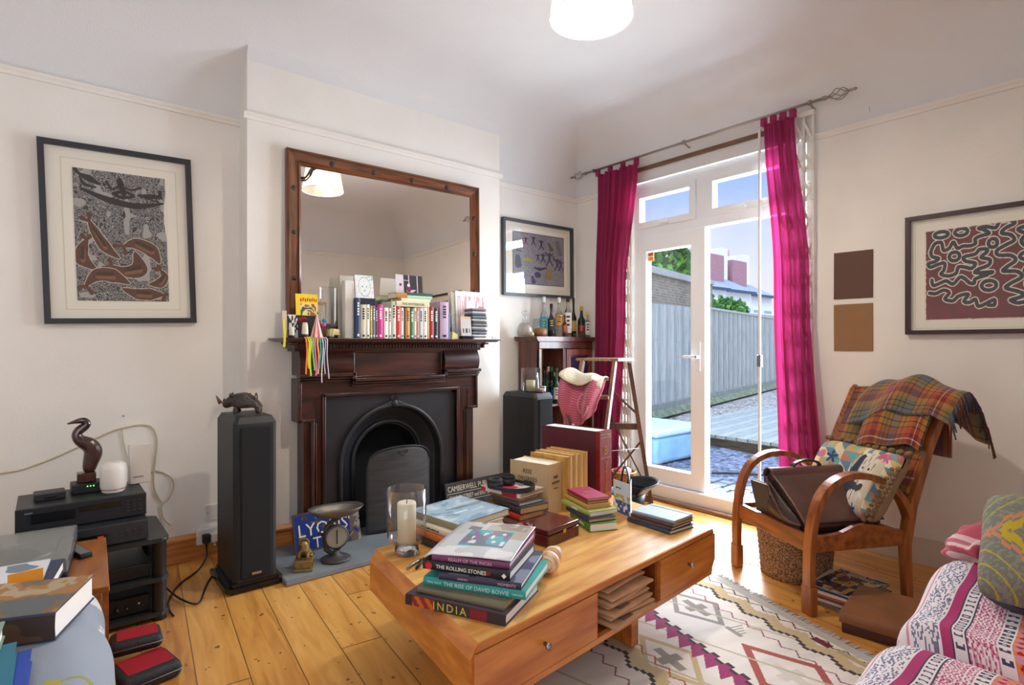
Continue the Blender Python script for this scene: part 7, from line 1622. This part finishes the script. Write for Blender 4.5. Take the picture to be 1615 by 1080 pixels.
# pink blanket bunched over the far arm
pb_ = thing('pink_blanket', 'crumpled pink and white blanket bunched on the far arm of the sofa', 'blanket', (2.33, .43, .478), 84)
def pbp(U, V): a = 2*PI*U; r = .085+.014*np.sin(3*a+V*9)+.01*np.sin(7*a+V*4); r = r*np.sqrt(np.clip(1-np.abs(2*V-1)**5, 0, 1)); return r*1.3*np.cos(a), -.30+.34*V+.015*np.sin(a*2), .03+r*.75*np.sin(a)+.02*np.sin(V*7)
def pbc(U, V): c = blank(U, (186, 82, 102)); n = vnoise(U*5, V*9, 66); pick(c, n > .6, (222, 190, 192)); pick(c, n < .25, (150, 44, 66)); return c
paint_grid('cloth', vmat('soft_wool', .95, .3, 200, .1, .3), pb_, 60, 60, pbp, pbc)
# kilim cushion
kc = thing('kilim_cushion', 'grey, yellow and pink woven kilim cushion on the sofa', 'cushion', (2.16, .21, .60), rot=(R(40), R(6), R(281)))
def c_kil(U, V):
    c = blank(U, (118, 120, 112)); n = vnoise(U*60, V*60, 12); a, b = np.abs(U-.5), np.abs(V-.5); d = a+b*.9
    pick(c, n > .62, (134, 136, 124)); q = d+.03*np.floor((U*18) % 2); pick(c, (q > .36) & (q < .44), (186, 164, 48)); pick(c, (q > .46) & (q < .50), (196, 132, 96)); pick(c, (d < .26) & (n > .3), (170, 128, 92)); pick(c, (d < .26) & (n > .72), (186, 96, 84)); pick(c, (d < .1) & (n > .4), (196, 112, 106))
    pick(c, (np.abs((d*9) % 1-.5) < .06) & (d > .55), (186, 164, 48)); pick(c, (np.hypot(U-.5, V-.06) < .06) & (n > .35), (176, 104, 100)); return c
pillow(kc, .40, .37, .19, c_kil, lambda U, V: blank(U, (74, 82, 100)), 170)
# ------------------------------------------------------------------ kilim rug
rg = thing('kilim_rug', 'cream kilim rug with zigzag and diamond pattern under the coffee table', 'rug', (0, 0, 0), -17.45)
T0, T1, S0, S1_ = .74, 2.08, .0, 2.33
def c_rug(U, V):
    t, s_ = T0+(T1-T0)*U, S0+(S1_-S0)*V; c = blank(U, (226, 219, 210)); n = vnoise(t*6, s_*30, 14); c += ((n-.5)*16)[..., None]
    BK, MGt, TN, RD, GR = (60, 56, 60), (156, 50, 104), (198, 178, 136), (168, 84, 74), (150, 146, 136)
    def stepz(t0, amp, per, wd_, ph=0): q = ((s_/per+ph) % 1); z = t0+amp*(np.floor(q*4)/4-.5)*1.0*np.where(q < 2, 1, 1); return z
    def saw(t0, amp, per): return t0+amp*(((s_/per) % 1)-.5)
    # diamonds in the fields
    for (t0, s0, a, b, col) in ((1.70, 1.50, .15, .24, RD), (1.36, 1.05, .13, .22, BK), (1.72, .85, .14, .24, TN), (1.36, 1.75, .12, .2, TN), (1.0, 1.5, .12, .22, RD), (1.0, .9, .12, .22, TN), (1.74, 2.05, .12, .18, GR)):
        d = np.abs(t-t0)/a+np.abs(s_-s0)/b; st = np.floor(d*9)/9; pick(c, (st > .72) & (st < .98), col); pick(c, (np.abs(t-t0) < .018) & (np.abs(s_-s0) < .08) | (np.abs(t-t0) < .05) & (np.abs(s_-s0) < .022), GR if col != RD else (214, 206, 196))
    # thin pale lattice lines
    pick(c, np.abs(((t+.55*s_) % .30)-.15) < .006, (188, 180, 150)); 
    # small barred motifs
    for (t0, s0, col) in ((1.74, 1.82, GR), (1.66, 1.18, BK), (1.33, 1.38, BK), (1.05, 1.20, (120, 40, 60)), (1.72, .5, RD), (1.9, .95, (120, 50, 44)), (1.34, .7, MGt), (1.98, 1.2, RD)):
        pick(c, (np.abs(t-t0) < .012) & (np.abs(s_-s0) < .045), col)
        for j in range(4): pick(c, (t > t0) & (t < t0+.075-.012*j) & (np.abs(s_-s0-.03+.018*j) < .004), MGt if col == BK else col)
    # magenta toothed band
    q = (s_/.075) % 1; pick(c, (t > 1.50-.055*(1-q)) & (t < 1.515+.02*np.floor(q*2)), MGt); pick(c, (t >= 1.515+.02*np.floor(q*2)) & (t < 1.53+.02*np.floor(q*2)), BK)
    # stepped black lines with tan bands
    for t0, col in ((1.19, TN), (1.90, TN)):
        q = np.floor(((s_/.16) % 1)*6); z = t0+.012*np.where(q < 3, q, 6-q); pick(c, (t > z+.012) & (t < z+.07), col); pick(c, (t > z-.003) & (t < z+.014), BK)
        for off, colz in ((-.075, (150, 84, 110)), (.10, BK if t0 > 1.5 else (168, 96, 60))):
            w = np.abs(((s_/.085) % 1)-.5)*2; pick(c, np.abs(t-(t0+off+.03*w)) < .004, colz)
    pick(c, (t > 2.035), (184, 182, 176)); pick(c, (t > 1.99) & (s_ > 1.35) & (s_ < 1.55) & (np.abs(t-2.0) < .02), (176, 160, 110)); pick(c, (t > 1.985) & (t < 2.02) & (s_ > 1.58) & (s_ < 1.66), (110, 26, 52)); pick(c, (np.abs(t-1.98+.35*(s_-.95)) < .022) & (s_ > .75) & (s_ < 1.2), (170, 146, 84))
    return c
o = paint_grid('woven_field', vmat('rug_wool', .95, .3, 160, .1, .2), rg, 420, 640, lambda U, V: (T0+(T1-T0)*U, S0+(S1_-S0)*V, .0085+.002*np.sin(U*9)*np.sin(V*14)), c_rug, True)
solidify(o, .007, -1.)
mb = MB(); r9 = random.Random(2)
for k in range(300):
    s_ = S0+.35+(S1_-S0-.35)*k/299; a = r9.uniform(-.012, .012); mb.bar([(T1-.004, s_, .006), (T1+.02, s_+a*.5, .005), (T1+.04+r9.uniform(-.012, .01), s_+a, .003)], .005, .002, (0, 1, 0))
mb.build('fringe', mat('fringe_wool', '#b9b6ae', .95), rg)
# ------------------------------------------------------------------ camera
cam = bpy.data.cameras.new('camera'); co = bpy.data.objects.new('camera', cam); COL.objects.link(co)
cam.sensor_width = 36.; cam.lens = 36.*890/1615; cam.clip_start = .05; cam.clip_end = 300
co.location = (0, 0, 1.2); co.rotation_euler = (PI/2, 0, R(50.3-90)); cam.shift_y = 3./1615
S.camera = co
# ------------------------------------------------------------------ sky and lights
w = bpy.data.worlds.new('sky'); S.world = w; w.use_nodes = True; nt = w.node_tree; N = nt.nodes.new; L = nt.links.new
bg = nt.nodes['Background']; tc = N('ShaderNodeTexCoord'); sp = N('ShaderNodeSeparateXYZ'); L(tc.outputs['Generated'], sp.inputs[0])
rp = N('ShaderNodeValToRGB'); e = rp.color_ramp.elements
e[0].position = 0; e[0].color = (*lin('#eff0fa'), 1); e[1].position = .75; e[1].color = (*lin('#9fc3fb'), 1); x = e.new(.13); x.color = (*lin('#e0e4fa'), 1); x = e.new(.26); x.color = (*lin('#a9c6fa'), 1)
L(sp.outputs['Z'], rp.inputs['Fac'])
n = N('ShaderNodeTexNoise'); n.inputs['Scale'].default_value = 2.2; n.inputs['Detail'].default_value = 5; L(tc.outputs['Generated'], n.inputs['Vector'])
cr = N('ShaderNodeValToRGB'); cr.color_ramp.elements[0].position = .48; cr.color_ramp.elements[1].position = .68; L(n.outputs['Fac'], cr.inputs['Fac'])
mx = N('ShaderNodeMix'); mx.data_type = 'RGBA'; L(cr.outputs['Color'], mx.inputs[0]); L(rp.outputs['Color'], mx.inputs[6]); mx.inputs[7].default_value = (.95, .95, .98, 1)
L(mx.outputs[2], bg.inputs['Color'])
# the overcast sky is brighter overhead than at the horizon
mr = N('ShaderNodeMapRange'); mr.inputs['From Min'].default_value = .35; mr.inputs['From Max'].default_value = .9; mr.inputs['To Min'].default_value = SKY0; mr.inputs['To Max'].default_value = SKY1
L(sp.outputs['Z'], mr.inputs['Value']); L(mr.outputs[0], bg.inputs['Strength'])
def lamp(name, kind, loc, energy, color=(1, 1, 1), rot=None, **k):
    l = bpy.data.lights.new(name, kind); l.energy = energy; l.color = color
    for a, b in k.items(): setattr(l, a, b)
    o = bpy.data.objects.new(name, l); COL.objects.link(o); o.location = loc
    if rot: o.rotation_euler = rot
    return o
# added fill lamp, set in the made-up window behind the camera
lamp('added_window_fill', 'AREA', ((WX0+WX1)/2, YF-.02, (WZ0+WZ1)/2), E_FILL, (.93, .97, 1.), (R(-90), 0, PI), shape='RECTANGLE', size=WX1-WX0-.1, size_y=WZ1-WZ0-.1)
# pendant bulb
lamp('pendant_bulb', 'POINT', (1.844, 1.680, 2.69), E_LAMP, (1., .89, .72), shadow_soft_size=.05)
# soft daylight coming in through the garden doors
lamp('door_daylight', 'AREA', (4.5, 2.25, 1.35), E_DOOR, (.85, .93, 1.), (0, R(66), 0), shape='RECTANGLE', size=2.2, size_y=1.4)
S.view_settings.view_transform = 'Standard'; S.view_settings.look = 'None'; S.view_settings.gamma = 1; S.view_settings.exposure = EXPO
S.view_settings.use_curve_mapping = False
S.cycles.use_denoising = True; S.cycles.max_bounces = 10; S.cycles.diffuse_bounces = 6; S.cycles.transparent_max_bounces = 16
S.cycles.caustics_reflective = True; S.cycles.caustics_refractive = False; S.cycles.sample_clamp_indirect = 6.
